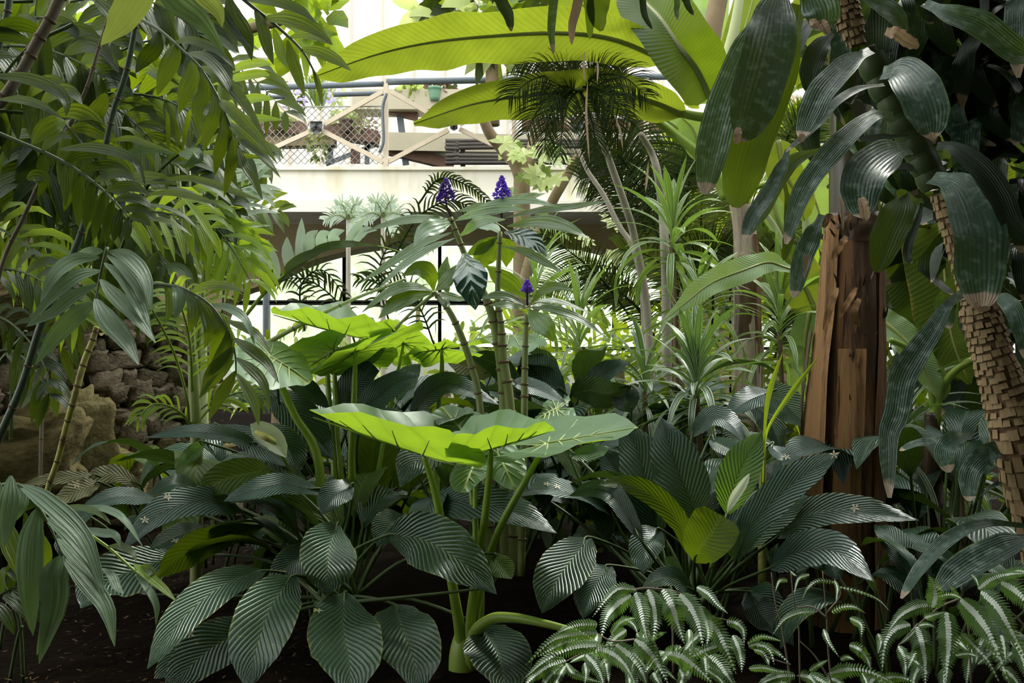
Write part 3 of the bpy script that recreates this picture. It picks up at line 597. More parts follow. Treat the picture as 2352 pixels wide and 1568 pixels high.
# ---- peace lily, right
pl3 = thing('peace_lily', 'peace lily right of centre, grey-green leaves around a bright cupped leaf and closed white spathe', 'plant', P(1596, 1400, 3.2).xy.to_3d())
k3 = P(1600, 1420, 3.15)
for a in [('K', [(1405, 525, 3.2), (1335, 330, 3.18), (1240, 90, 3.2), (1175, -140, 3.25)], 345, 'lily_blue', 5),
          ('K', [(1160, 615, 3.35), (1100, 400, 3.35), (1030, 100, 3.38), (910, -120, 3.42)], 320, 'lily_blue', 0),
          ('K', [(960, 300, 3.5), (880, 200, 3.5), (780, 60, 3.5)], 200, 'lily_blue', 20),
          ('K', [(1595, 490, 3.05), (1640, 300, 3.05), (1720, 120, 3.08), (1822, -50, 3.12)], 265, 'lily_green', 0),
          ('K', [(1385, 785, 2.85), (1430, 690, 2.8), (1500, 600, 2.78), (1560, 490, 2.78)], 350, 'lily_olive', 10),
          ('K', [(1330, 720, 2.95), (1290, 540, 2.95), (1130, 370, 2.95), (940, 285, 2.95), (765, 297, 2.9)], 150, 'lily_olive', [0, 10, 25]),
          ('K', [(1060, 680, 2.85), (960, 500, 2.88), (850, 350, 2.92), (720, 320, 2.95), (575, 368, 3.0)], 140, 'lily_blue', 25),
          ('K', [(1640, 800, 3.05), (1750, 560, 2.95), (1960, 330, 2.9), (2150, 190, 2.85), (2325, 85, 2.82)], 225, 'lily_blue', 20),
          ('K', [(1640, 760, 3.15), (1800, 580, 3.1), (1980, 450, 3.05), (2120, 365, 3.0)], 200, 'lily', 25),
          ('M', [(640, 640, 3.1), (850, 490, 3.0), (1150, 455, 2.9), (1565, 522, 2.8)], 215, 'lily', 32),
          ('M', [(600, 832, 3.0), (780, 730, 2.88), (1020, 720, 2.75), (1275, 915, 2.6)], 270, 'lily_blue', [35, 30, 10]),
          ('K', [(720, 630, 3.15), (600, 770, 3.0), (490, 930, 2.88), (405, 1120, 2.8)], 340, 'lily', 15),
          ('K', [(850, 810, 3.1), (740, 950, 3.0), (668, 1155, 2.9)], 240, 'lily', 18),
          ('K', [(1170, 580, 3.15), (1080, 680, 3.1), (1060, 870, 3.0)], 230, 'lily', 12),
          ('K', [(1380, 980, 2.9), (1230, 890, 2.85), (1050, 950, 2.8)], 140, 'lily', 35),
          ('K', [(580, 100, 3.5), (720, 90, 3.45), (845, 55, 3.45)], 110, 'lily_green', 40),
          ('K', [(250, 265, 3.5), (400, 320, 3.4), (600, 420, 3.3)], 130, 'lily_blue', 35),
          ('K', [(460, -20, 3.7), (560, 120, 3.65), (660, 290, 3.6)], 110, 'lily_olive', 25),
          ('K', [(820, 660, 3.3), (800, 540, 3.3), (690, 420, 3.25)], 130, 'lily', 20),
          ('G', [(1370, 1410, 3.5), (1480, 1290, 3.48), (1600, 1310, 3.42), (1705, 1440, 3.35)], 150, 'lily_blue', 35),
          ('G', [(1480, 1420, 3.6), (1600, 1480, 3.5), (1700, 1530, 3.4)], 120, 'lily', 30),
          ('M', [(470, 960, 3.3), (560, 1050, 3.2), (760, 1330, 3.1)], 250, 'lily', 10),
          ('M', [(470, 980, 3.2), (550, 1120, 3.15), (640, 1240, 3.1)], 200, 'lily', 5),
          ('H', [(600, 1460, 3.6), (680, 1520, 3.55), (810, 1550, 3.5)], 90, 'lily_blue', 40),
          ('K', [(1650, 780, 3.2), (1640, 640, 3.2), (1720, 500, 3.2)], 120, 'lily', 0),
          ('K', [(1300, 860, 3.0), (1240, 800, 3.0), (1200, 760, 3.0)], 90, 'lily_green', 20)]:
    LF(pl3, a[0], a[1], a[2], 'cup' if (a[3] == 'lily_olive' and a[2] == 350) else 'lily', a[3], a[4], 14 if a[2] != 350 else 22, .05, .018, stalk=k3 + Vector((random.uniform(-.08, .08), random.uniform(-.05, .1), 0)))
random.seed(79); lily_fill(pl3, k3 - Vector((0, -.2, .1)), 30, .42, ('lily', 'lily_blue'), zmax=.42, phis=(-.2, 3.34))
sp = LF(pl3, 'K', [(1595, 480, 2.98), (1640, 380, 2.98), (1700, 290, 2.98), (1742, 218, 2.98)], 75, 'lily', 'spathe', 0, 38, -.1, 0, name='spathe')
s = MB(); tube(s, [Q('K', 1490, 830, 3.0), Q('K', 1530, 680, 3.0), Q('K', 1595, 480, 3.0)], [.006, .004], 6); s.build('flower_stalk', 'stalk', sp)
# ---- peace lily behind, centre
pl4 = thing('peace_lily', 'dark peace lily behind the ginger stems, below the striped dracaena', 'plant', P(1330, 1100, 4.4).xy.to_3d())
k4 = P(1350, 1150, 4.3)
for a in [('G', [(560, 1130, 4.2), (430, 1050, 4.2), (330, 960, 4.2), (270, 895, 4.2)], 270, 'lily_blue', 10),
          ('G', [(590, 1140, 4.0), (700, 1110, 3.95), (840, 1130, 3.9), (985, 1085, 3.9)], 210, 'lily', -25),
          ('G', [(670, 1095, 4.1), (800, 1000, 4.05), (970, 930, 4.0)], 140, 'lily_blue', 30),
          ('G', [(980, 1250, 3.9), (940, 1150, 3.9), (930, 1070, 3.95)], 190, 'lily', 0),
          ('G', [(1880, 1118, 3.75), (1740, 1170, 3.7), (1590, 1280, 3.65)], 160, 'lily_blue', 35),
          ('G', [(1800, 1120, 3.9), (1960, 1190, 3.85), (2120, 1350, 3.8)], 230, 'lily', 15),
          ('G', [(1700, 1170, 4.0), (1850, 1270, 3.95), (1950, 1500, 3.9)], 200, 'lily', 20),
          ('G', [(200, 1060, 3.6), (350, 1090, 3.6), (560, 1190, 3.5)], 110, 'lily_blue', 35)]:
    LF(pl4, a[0], a[1], a[2], 'lily', a[3], a[4], 14, .05, .02, stalk=k4 + Vector((random.uniform(-.15, .15), random.uniform(-.05, .1), 0)))
random.seed(80); lily_fill(pl4, k4 - Vector((0, -.2, .1)), 34, .45, ('lily', 'lily_blue'), zmax=.6, rad=.25)
for (x, y, Y, n, lb) in ((1770, 1250, 4.2, 22, 'dark peace lily left of the thick banana trunk, mostly in shade'), (2150, 1250, 3.7, 30, 'dark peace lily right of the thick banana trunk, under the corn plant'),
                         (480, 1330, 4.3, 14, 'dark peace lily at the foot of the rock wall'), (1110, 1180, 3.9, 20, 'dark peace lily deep in shade behind the front elephant ear stalks')):
    k = P(x, y, Y); p_ = thing('peace_lily', lb, 'plant', (k.x, k.y, 0)); lily_fill(p_, Vector((k.x, k.y, max(.05, k.z - .2))), n, .44, ('lily', 'lily', 'lily_blue') if x > 1000 else ('lily', 'lily_olive'), zmax=.55, rad=.2)
random.seed(81)
# faded calathea leaves by the rocks
cal = thing('calathea', 'calathea with a few faded grey-brown leaves in front of the rock wall', 'plant', P(300, 1250, 3.75).xy.to_3d())
for a in [([(905, 305, 3.7), (760, 230, 3.68), (640, 230, 3.66), (540, 240, 3.65)], 120, 'lily_dead'), ([(640, 240, 3.65), (480, 245, 3.6), (300, 260, 3.58), (145, 297, 3.55)], 85, 'lily_dead'), ([(650, 280, 3.6), (500, 330, 3.55), (325, 420, 3.5)], 130, 'lily_dead')]:
    LF(cal, 'I', a[0], a[1], 'lily', a[2], 30, 10, .03, .05, stalk=P(330, 1230, 3.8))
# ---- elephant ears
def ear(pl, reg, att, tip, side, root=None, via=(), sr=.012, mat='ear', wave=.035, cup=.10, lobe=.38, sm='stalk', n=30, rings=9):
    """heart-shaped blade: att = where the stalk meets it, tip and side give its plane; the side veins rise from att"""
    O, T, S = Q(reg, *att), Q(reg, *tip), Q(reg, *side); a = T - O; b = S - O; N = a.cross(b).normalized()
    if N.z < 0: N = -N
    Ls = b.length; mb = MB(); v = []; uv = []; sd = random.random() * 20
    out = []
    m2 = n // 2
    for i in range(n + 1):
        t = i / n; th = math.pi * (2 * t - 1)          # -pi..pi from notch round the tip
        ax = abs(th) / math.pi
        if ax < .5: r_ = 1 - .62 * math.sin(ax * math.pi) ** .8 + .36 * ax; 
        else: r_ = .74 - .02 * (ax - .5)
        # outline in (along, across)
        al = math.cos(th); ac = math.sin(th)
        k = al if al > 0 else al * (.62 + lobe)
        rr = {True: 1.0}.get(True)
        x_ = (al ** 1.25 if al > 0 else -(abs(al) ** .9) * (.30 + lobe)); y_ = (abs(ac) ** 1.15) * math.copysign(1, ac) * (1 if al > -.2 else 1)
        if al < 0: y_ = math.copysign((abs(ac) ** .55) * .95 * (1 if ax < .86 else 1), ac)
        if ax > .93: x_ *= 1 - (ax - .93) / .07 * .88; y_ *= .6
        out.append((x_, y_))
    for j in range(rings + 1):
        q = j / rings
        for i, (x_, y_) in enumerate(out):
            wv = wave * Ls * q ** 3 * (math.sin(i / n * 50 + sd) + .6 * math.sin(i / n * 23 + sd * 2))
            dn = cup * Ls * (q ** 2) * (abs(y_) * .8 + (x_ ** 2) * (.5 if cup > 0 else .05))
            v.append(O + a * (x_ * q) + b * (y_ * q) + N * (wv - dn)); uv.append((.5 + .5 * y_ * q, .5 + .5 * x_ * q))
    f = [(j * (n + 1) + i, j * (n + 1) + i + 1, (j + 1) * (n + 1) + i + 1, (j + 1) * (n + 1) + i) for j in range(rings) for i in range(n)]
    mb.add(v, f, uv); o = mb.build('leaf', mat, pl)
    vb = MB()   # main veins standing out below and above the blade
    def surf(x_, y_):
        q = min(1, math.hypot(x_, y_)); return O + a * x_ + b * y_ - N * (cup * Ls * (q ** 2) * (abs(y_) * .8 + x_ ** 2 * (.5 if cup > 0 else .05)))
    tube(vb, [surf(.95 * k, 0) for k in (0, .33, .66, 1)], [.006, .004, .0015], 5)
    for sgn in (1, -1):
        for (sx, ex, ey) in ((0, -.28, .62), (.02, .05, .86), (.14, .34, .78), (.30, .56, .60), (.48, .74, .38), (.02, -.5, .3)):
            tube(vb, [surf(sx, 0), surf(sx + (ex - sx) * .45, sgn * ey * .5), surf(ex, sgn * ey)], [.0035, .0025, .001], 4)
    vb.build('leaf_vein', 'ear_vein', o)
    if root is not None:
        s = MB(); tube(s, [root] + [Q(reg, *p) for p in via] + [O], [sr * 1.9, sr * 1.2, sr, sr * .62], 10); s.build('leaf_stalk', sm, o)
    return o
M['ear_vein'] = solid('leaf_vein_pale', (.32, .42, .16), .5, .4, .2)
g1 = P(1068, 1530, 3.05)
ea1 = thing('elephant_ear', 'elephant ear in front centre with lime-green stalks and broad pale-topped leaves', 'plant', (g1.x, g1.y, 0))
def J(x, y, Y): return (x, y, Y)
o = ear(ea1, 'J', (1268, 98, 2.95), (515, -142, 2.86), (1300, 175, 2.66), g1, [(1490, 1150, 3.02), (1400, 640, 3.0), (1340, 330, 2.98)], .0125, lobe=.20, cup=-.42)
o = ear(ea1, 'J', (1702, 55, 2.85), (2115, -50, 2.78), (1690, 130, 2.60), g1 + Vector((.03, 0, 0)), [(1570, 1150, 3.0), (1650, 600, 2.95), (1690, 250, 2.88)], .011, lobe=.38, cup=-.40)
o = ear(ea1, 'J', (2055, 30, 3.0), (2650, -75, 2.9), (2085, -90, 3.22), g1 + Vector((.045, .01, 0)), [(1590, 1150, 3.05), (1730, 640, 3.0), (1940, 240, 2.95)], .011, lobe=.30, cup=-.14)
o = ear(ea1, 'J', (1590, 170, 3.15), (1520, 335, 3.0), (1740, 140, 3.15), g1 + Vector((.01, .04, 0)), [(1590, 1150, 3.1), (1600, 700, 3.12), (1600, 300, 3.14)], .009, lobe=.5)
o = ear(ea1, 'J', (1740, 90, 3.2), (1865, 325, 3.05), (1900, 80, 3.2), None, lobe=.45)
o = ear(ea1, 'F', (1535, 1400, 3.2), (1380, 1205, 3.28), (1730, 1330, 3.25), g1 + Vector((.02, .05, 0)), [(1640, 2450, 3.1), (1590, 1900, 3.15)], .009, lobe=.35, cup=.06)
s = MB(); tube(s, [g1 + Vector((.02, -.02, 0)), Q('J', 1590, 1270, 2.98), Q('J', 1700, 1160, 2.92), Q('J', 1850, 1150, 2.85), Q('J', 2020, 1180, 2.8), Q('J', 2240, 1240, 2.75), Q('J', 2400, 1330, 2.7)], [.024, .02, .016, .013, .010, .008], 10); s.build('leaf_stalk', 'stalk', ea1)
s = MB(); tube(s, [g1 - Vector((0, 0, .12)), g1 + Vector((0, 0, .03)), g1 + Vector((.005, 0, .12))], [.045, .05, .03], 12); s.build('stem_base', 'stalk', ea1)
g2 = P(800, 1290, 3.6)
ea2 = thing('elephant_ear', 'elephant ear left of centre, its backlit wavy leaves lime green above tall stalks', 'plant', (g2.x, g2.y, 0))
ear(ea2, 'F', (830, 860, 3.45), (640, 985, 3.62), (1125, 770, 3.42), g2 + Vector((.03, 0, 0)), [(805, 1600, 3.52), (818, 1250, 3.48)], .011, lobe=.9, wave=.05, cup=.1)
ear(ea2, 'F', (690, 850, 3.7), (480, 985, 3.9), (420, 790, 3.7), g2, [(720, 1500, 3.65), (700, 1100, 3.68)], .009, lobe=.4, wave=.05)
ear(ea2, 'F', (760, 745, 3.75), (275, 625, 3.6), (800, 790, 3.45), g2 - Vector((.04, 0, 0)), [(690, 1500, 3.65), (655, 1100, 3.7), (660, 900, 3.72)], .009, lobe=.3, wave=.05, cup=-.35)
ear(ea2, 'F', (1140, 810, 3.8), (1010, 640, 3.6), (1330, 800, 3.85), g2 + Vector((.05, .05, 0)), [(1000, 1500, 3.7)], .008, lobe=.6, wave=.05)
ear(ea2, 'F', (1385, 845, 3.7), (1130, 870, 3.9), (1440, 765, 3.5), g2 + Vector((.3, .15, 0)), [(1360, 1300, 3.8), (1385, 1000, 3.75)], .009, lobe=.8, wave=.05)
ear(ea2, 'F', (860, 900, 3.65), (960, 965, 3.8), (1090, 830, 3.65), None, lobe=.4, wave=.05)
ear(ea2, 'F', (275, 890, 3.35), (545, 1040, 3.3), (90, 990, 3.1), P(735, 1130, 3.35) - Vector((0, 0, .45)), [(600, 1620, 3.4), (440, 1270, 3.38), (330, 1030, 3.36)], .012, lobe=.5, wave=.03)
ear(ea2, 'F', (1850, 760, 4.1), (1600, 760, 4.0), (1800, 720, 4.4), None, lobe=.5, wave=.04)
ear(ea2, 'G', (500, 1230, 3.5), (350, 1300, 3.45), (470, 1140, 3.7), None, lobe=.4, wave=.04)
# ---- blue ginger
bgn = thing('blue_ginger', 'tall blue ginger at the centre with jointed stems and violet flower spikes', 'plant', P(1170, 1100, 3.45).xy.to_3d())
def stem(pl, reg, pts, r, mat='ginger_stem', ring='ring', rn=9, name='stem', rr=1.35):
    p3 = [Q(reg, *p) for p in pts]; s = MB(); tube(s, p3, r, 10, len(pts) * 8); o = s.build(name, mat, pl)
    if rn:
        r0 = r if isinstance(r, (list, tuple)) else [r, r]
        for i in range(rn):
            s = MB()
            t = (i + .6) / rn; c0, c1 = cr(p3, t - .001), cr(p3, t + .001); d = (c1 - c0).normalized(); rr_ = cr([float(a) for a in r0], t)
            tube(s, [c0 - d * rr_ * .35, c0, c0 + d * rr_ * .35], [rr_ * 1.02, rr_ * rr, rr_ * 1.02], 10, 3, cap=False)
            s.build('stem_joint', ring, o)
    return o
stem(bgn, 'F', [(1850, 2300, 3.45), (1830, 1300, 3.45), (1780, 900, 3.45), (1765, 700, 3.45), (1745, 500, 3.45), (1760, 90, 3.45)], [.018, .016, .016, .013, .010, .008], rn=12)
stem(bgn, 'F', [(1790, 2300, 3.5), (1785, 1330, 3.5), (1770, 1000, 3.48), (1730, 720, 3.46), (1670, 520, 3.45), (1560, 300, 3.45), (1480, 100, 3.45), (1440, 0, 3.45)], [.018, .016, .016, .013, .010, .009], rn=12)
stem(bgn, 'F', [(1700, 2300, 3.4), (1640, 1290, 3.4), (1560, 900, 3.38), (1450, 630, 3.35), (1335, 475, 3.35)], [.014, .012, .011, .008], rn=8)
stem(bgn, 'F', [(1895, 2300, 3.35), (1915, 1300, 3.35), (1918, 1000, 3.35), (1930, 620, 3.35)], [.013, .012, .011, .008], rn=8)
stem(bgn, 'F', [(1330, 490, 3.35), (1200, 600, 3.4), (1085, 712, 3.45)], [.006, .005], rn=0)
stem(bgn, 'F', [(250, 810, 3.9), (560, 645, 3.8), (850, 510, 3.7), (1150, 395, 3.6)], [.010, .007, .005], 'stalk_pale', rn=3)
for (reg, pts, W, mat, roll) in [
    ('B', [(1450, 1410, 3.45), (1300, 1405, 3.42), (1100, 1425, 3.38), (870, 1495, 3.35)], 60, 'ginger', 50),
    ('F', [(1450, 30, 3.45), (1360, 50, 3.35), (1270, 90, 3.3), (1200, 190, 3.25)], 120, 'ginger_pale', 20),
    ('F', [(1460, 90, 3.45), (1250, 170, 3.35), (1060, 290, 3.3), (838, 435, 3.25)], 62, 'ginger', 45),
    ('F', [(1470, 130, 3.45), (1300, 200, 3.4), (1130, 310, 3.35), (965, 470, 3.3)], 55, 'ginger_pale', 45),
    ('B', [(1470, 1420, 3.45), (1600, 1370, 3.4), (1780, 1340, 3.38), (1935, 1352, 3.35)], 70, 'ginger_pale', 35),
    ('B', [(1490, 1400, 3.45), (1720, 1310, 3.42), (1950, 1290, 3.4), (2170, 1340, 3.38)], 55, 'ginger_pale', 40),
    ('B', [(1480, 1360, 3.5), (1650, 1330, 3.5), (1850, 1340, 3.5)], 55, 'ginger', 45),
    ('B', [(1760, 1335, 3.45), (1880, 1280, 3.5), (2060, 1240, 3.55)], 65, 'ginger', 35),
    ('B', [(1500, 1520, 3.45), (1620, 1430, 3.35), (1800, 1410, 3.3)], 75, 'ginger_pale', 35),
    ('G', [(180, 55, 3.4), (380, 25, 3.35), (550, 55, 3.3), (715, 138, 3.25)], 95, 'ginger', 40),
    ('G', [(165, 90, 3.4), (270, 115, 3.3), (360, 160, 3.25), (440, 250, 3.22)], 125, 'ginger_dark', 20),
    ('C', [(170, 1400, 3.45), (400, 1350, 3.4), (620, 1325, 3.38), (860, 1290, 3.35)], 50, 'ginger', 45),
    ('F', [(1525, 230, 3.35), (1560, 340, 3.2), (1580, 460, 3.15), (1602, 595, 3.13)], 235, 'ginger_dark', 0),
    ('F', [(1750, 130, 3.5), (1690, 200, 3.5), (1650, 270, 3.5), (1640, 340, 3.5)], 160, 'ginger', 0),
    ('F', [(1770, 130, 3.5), (1800, 200, 3.5), (1800, 320, 3.5)], 130, 'ginger', 0),
    ('F', [(1750, 120, 3.5), (1640, 190, 3.5), (1540, 240, 3.5)], 90, 'ginger', 20),
    ('G', [(50, 310, 3.5), (130, 380, 3.5), (220, 440, 3.5), (305, 525, 3.5)], 125, 'ginger', 15),
    ('G', [(150, 180, 3.45), (300, 220, 3.4), (430, 290, 3.35), (545, 355, 3.3)], 60, 'ginger', 30),
    ('F', [(1335, 470, 3.35), (1310, 360, 3.3), (1230, 330, 3.28), (1125, 375, 3.25)], 120, 'ginger', 20),
    ('F', [(1330, 470, 3.35), (1180, 440, 3.3), (1030, 490, 3.25), (865, 612, 3.2)], 70, 'ginger', 40),
    ('F', [(1330, 480, 3.35), (1200, 490, 3.3), (1080, 560, 3.25), (975, 650, 3.2)], 120, 'ginger', 20),
    ('F', [(1345, 470, 3.35), (1420, 400, 3.4), (1480, 300, 3.45)], 90, 'ginger', 0),
    ('F', [(1345, 480, 3.35), (1450, 510, 3.35), (1560, 530, 3.35)], 55, 'ginger', 45),
    ('F', [(1345, 490, 3.35), (1420, 560, 3.3), (1390, 480, 3.5)], 40, 'ginger', 20),
    ('G', [(325, 560, 3.35), (420, 465, 3.35), (510, 445, 3.33), (608, 468, 3.3)], 70, 'ginger', 40),
    ('G', [(310, 570, 3.35), (200, 510, 3.35), (100, 500, 3.35), (-10, 525, 3.35)], 60, 'ginger', 40),
    ('G', [(300, 580, 3.35), (180, 560, 3.3), (60, 560, 3.3)], 50, 'ginger', 40),
    ('G', [(320, 590, 3.35), (380, 660, 3.25), (440, 720, 3.2), (480, 800, 3.18)], 150, 'ginger', 5),
    ('G', [(330, 575, 3.35), (480, 590, 3.3), (650, 650, 3.28), (820, 770, 3.25)], 58, 'ginger', 40),
    ('G', [(340, 545, 3.35), (500, 535, 3.4), (740, 620, 3.4)], 35, 'ginger', 45),
    ('G', [(330, 580, 3.35), (400, 570, 3.4), (520, 560, 3.4)], 40, 'ginger', 45),
    ('F', [(1420, 250, 3.5), (1400, 380, 3.45), (1430, 500, 3.4)], 90, 'ginger', 0),
    ('F', [(1850, 190, 3.45), (1960, 230, 3.45), (2080, 300, 3.4)], 60, 'ginger', 40),
    ('F', [(1760, 100, 3.5), (1700, 60, 3.6), (1560, 40, 3.7)], 60, 'ginger_pale', 40)]:
    LF(bgn, reg, pts, W, 'ging', mat, roll, 10, .05, .02, nl=18)
def spike(reg, x, y, h, wd, Y, sx, sy):
    c = Q(reg, x, y, Y); H = pw(reg, h, Y); Wd = pw(reg, wd, Y); mb = MB(); b = c - Vector((0, 0, H / 2))
    for i in range(170):
        t = random.random() ** .8; a = random.random() * 6.28; r_ = Wd / 2 * 1.15 * (1 - t) ** .8 * (.75 + .4 * random.random()) + .001
        if t < .08: r_ *= .8
        p = b + Vector((math.cos(a) * r_, math.sin(a) * r_, t * H)); s_ = random.uniform(.0046, .0072) * (1.15 - .55 * t)
        d = Vector((math.cos(a), math.sin(a), random.uniform(-.2, .6))).normalized(); u = d.orthogonal().normalized() * s_; v_ = d.cross(u)
        mb.add([p + u, p + v_, p - u, p - v_, p + d * s_ * 1.4, p - d * s_], [(0, 1, 4), (1, 2, 4), (2, 3, 4), (3, 0, 4), (1, 0, 5), (2, 1, 5), (3, 2, 5), (0, 3, 5)])
    o = tag(mb.build('flower_spike', 'petal_violet', bgn), None); s = MB(); tube(s, [Q(reg, sx, sy, Y + .03), b, b + Vector((0, 0, H))], [.004, .003, .001], 6); s.build('flower_stalk', 'violet_stem', o)
spike('B', 1412, 1222, 155, 105, 3.45, 1440, 1390); spike('B', 1772, 1205, 150, 95, 3.45, 1770, 1400); spike('F', 1934, 437, 75, 50, 3.35, 1935, 560)
# ------------------------------------------------------------------ palms
random.seed(82)
def frond(pl, reg, rach, n, ll, lw, mat, ang=50, droop=.35, sep=True, roll=0, lroll=(10, 50), rr=.004, sm='stalk_dark', name='frond', shape=None, t0=.12, nl=9, nw=4, prof='palm', jit=.12, sides=(1, -1), fan=0):
    """a feather leaf: rachis plus leaflets on both sides (sub-parts when sep, else joined into the frond)"""
    p3 = [Q(reg, *p) for p in rach]; Ym = p3[len(p3) // 2].y; L = pw(reg, ll, Ym); Wd = pw(reg, lw, Ym)
    mb = MB(); tube(mb, p3, [rr * 1.4, rr, rr * .4], 6 if sep else 4, cap=False)
    fr = None
    if sep: fr = mb.build(name, [sm, mat], pl)
    for i in range(n):
        t = t0 + (1 - t0) * (i + .5) / n; c = cr(p3, t); T = (cr(p3, min(1, t + .03)) - cr(p3, max(0, t - .03))).normalized()
        V = (c - Vector((0, 0, CZ))).normalized(); S = T.cross(V).normalized(); N = S.cross(T).normalized()
        q = R(roll); S = S * math.cos(q) + N * math.sin(q)
        k = shape(t) if shape else (math.sin(math.pi * min(1, .12 + t * .82)) ** .55)
        a = R(ang * (1 - .35 * t) + random.uniform(-6, 6))
        for sg in sides:
            l = L * k * random.uniform(1 - jit, 1 + jit); d = (T * math.cos(a) + S * sg * math.sin(a) + N * random.uniform(-.15, .15)).normalized()
            g = Vector((0, 0, -1)); d2 = (d + g * droop * .8).normalized(); d3 = (d + g * droop * 1.8).normalized()
            pts = [c, c + d * l * .34, c + d * l * .34 + d2 * l * .33, c + d * l * .34 + d2 * l * .33 + d3 * l * .33]
            if sep:
                b = MB(); blade(b, pts, Wd * (.75 + .35 * k), prof, random.uniform(*lroll), 10, .03, .01, 3, nl, nw); b.build('leaflet', mat, fr)
            else: blade(mb, pts, Wd, prof, random.uniform(*lroll), 8, 0, 0, 3, 4, 2, mi=1)
    if not sep: fr = mb.build(name, [sm, mat], pl)
    return fr
def leaflets(pl, reg, rach, lst, mat, rr=.004, sm='stalk_dark', name='frond', fold=10):
    mb = MB(); tube(mb, [Q(reg, *p) for p in rach], [rr * 1.3, rr, rr * .5], 6); fr = mb.build(name, sm, pl)
    for (pts, W, roll, mt) in lst: LF(fr, reg, pts, W, 'palm', mt or mat, roll, fold, .03, .01, nl=14, nw=4, name='leaflet')
    return fr
bp = thing('bamboo_palm', 'tall bamboo palm at the left with dark ringed canes and grey-green drooping fronds', 'palm', P(40, 1560, 3.1).xy.to_3d())
def cane(pl, reg, pts, r, mat='cane', rn=8, rr=1.25): return stem(pl, reg, pts, r, mat, 'ring', rn, 'cane', rr)
cane(bp, 'Z', [(330, -60, 2.7), (315, 40, 2.7), (290, 165, 2.7), (262, 250, 2.7), (245, 325, 2.7), (228, 400, 2.7), (200, 495, 2.7), (165, 590, 2.7), (100, 730, 2.7), (50, 885, 2.75), (0, 1000, 2.8), (-80, 1190, 2.9), (-160, 1500, 3.0)], [.0075, .008, .009, .010, .011, .012], rn=16)
cane(bp, 'A', [(700, 100, 2.9), (630, 330, 2.9), (560, 560, 2.9), (470, 760, 2.9), (380, 950, 2.9), (280, 1120, 2.9), (150, 1400, 2.95), (0, 1750, 3.0), (-150, 2500, 3.1), (-250, 4300, 3.2)], [.005, .006, .006, .007, .009], 'cane_brown', 16)
cane(bp, 'A', [(430, -120, 2.5), (330, 110, 2.5), (240, 270, 2.5), (150, 440, 2.5), (20, 640, 2.5), (-150, 900, 2.6), (-500, 2600, 2.8), (-600, 4300, 3.0)], [.014, .014, .014, .015, .016], 'cane_brown', 10)
cane(bp, 'A', [(70, -100, 2.8), (40, 120, 2.8), (-20, 350, 2.8), (-200, 1500, 2.9), (-300, 4300, 3.0)], [.010, .012], rn=8)
cane(bp, 'A', [(1050, 560, 3.6), (1100, 850, 3.6), (1160, 1250, 3.6), (1215, 1800, 3.6), (1250, 2400, 3.7)], [.006, .008, .009], 'stalk_pale', 8)
cane(bp, 'E', [(620, 700, 3.0), (595, 790, 3.0), (540, 930, 3.0), (480, 1150, 3.0), (430, 1330, 3.05), (370, 1560, 3.1), (290, 1820, 3.15), (200, 2400, 3.3)], [.008, .010, .010, .009, .009], 'cane_yellow', 12)
bp2 = thing('bamboo_palm', 'slim green bamboo palm right of the rock wall, feathery light fronds from a straight stem', 'palm', P(455, 1300, 3.9).xy.to_3d())
cane(bp2, 'E', [(1225, 620, 3.7), (1240, 900, 3.7), (1255, 1300, 3.7), (1270, 1700, 3.75), (1260, 2400, 3.9)], [.014, .020, .022, .024], 'ginger_stem', 3, 1.08)
for pts in ([(1250, 950), (1180, 200), (1180, -200)], [(1265, 950), (1235, 300), (1220, -300)], [(1270, 1000), (1320, 300), (1400, -150)]):
    s = MB(); tube(s, [Q('E', x, y, 3.72) for x, y in pts], [.010, .007, .004], 6); s.build('frond_stalk', 'stalk_pale', bp2)
s = MB(); tube(s, [Q('E', 1215, 1300, 3.6), Q('E', 1200, 1150, 3.55), Q('E', 1130, 900, 3.5), Q('E', 1040, 700, 3.4), Q('E', 960, 560, 3.3)], [.006, .005, .003], 6); s.build('frond_stalk', 'stalk', bp2)
for (rc, n, ll, lw, m_, an) in [([(1235, 1180, 3.7), (1225, 850, 3.6), (1180, 620, 3.5), (1080, 420, 3.4)], 13, 330, 26, 'palm_lime', 55), ([(1245, 1100, 3.72), (1260, 800, 3.7), (1280, 500, 3.75), (1330, 250, 3.8)], 13, 300, 24, 'palm_lime', 60),
                                ([(1250, 1350, 3.7), (1130, 1230, 3.6), (980, 1200, 3.5), (880, 1300, 3.45)], 9, 190, 26, 'palm_lime', 40), ([(1280, 1300, 3.7), (1400, 1180, 3.75), (1560, 1120, 3.8), (1700, 1160, 3.8)], 10, 210, 26, 'palm_lime', 40)]:
    frond(bp2, 'E', rc, n, ll, lw, m_, an, .5, lroll=(20, 60), rr=.004, sm='stalk')
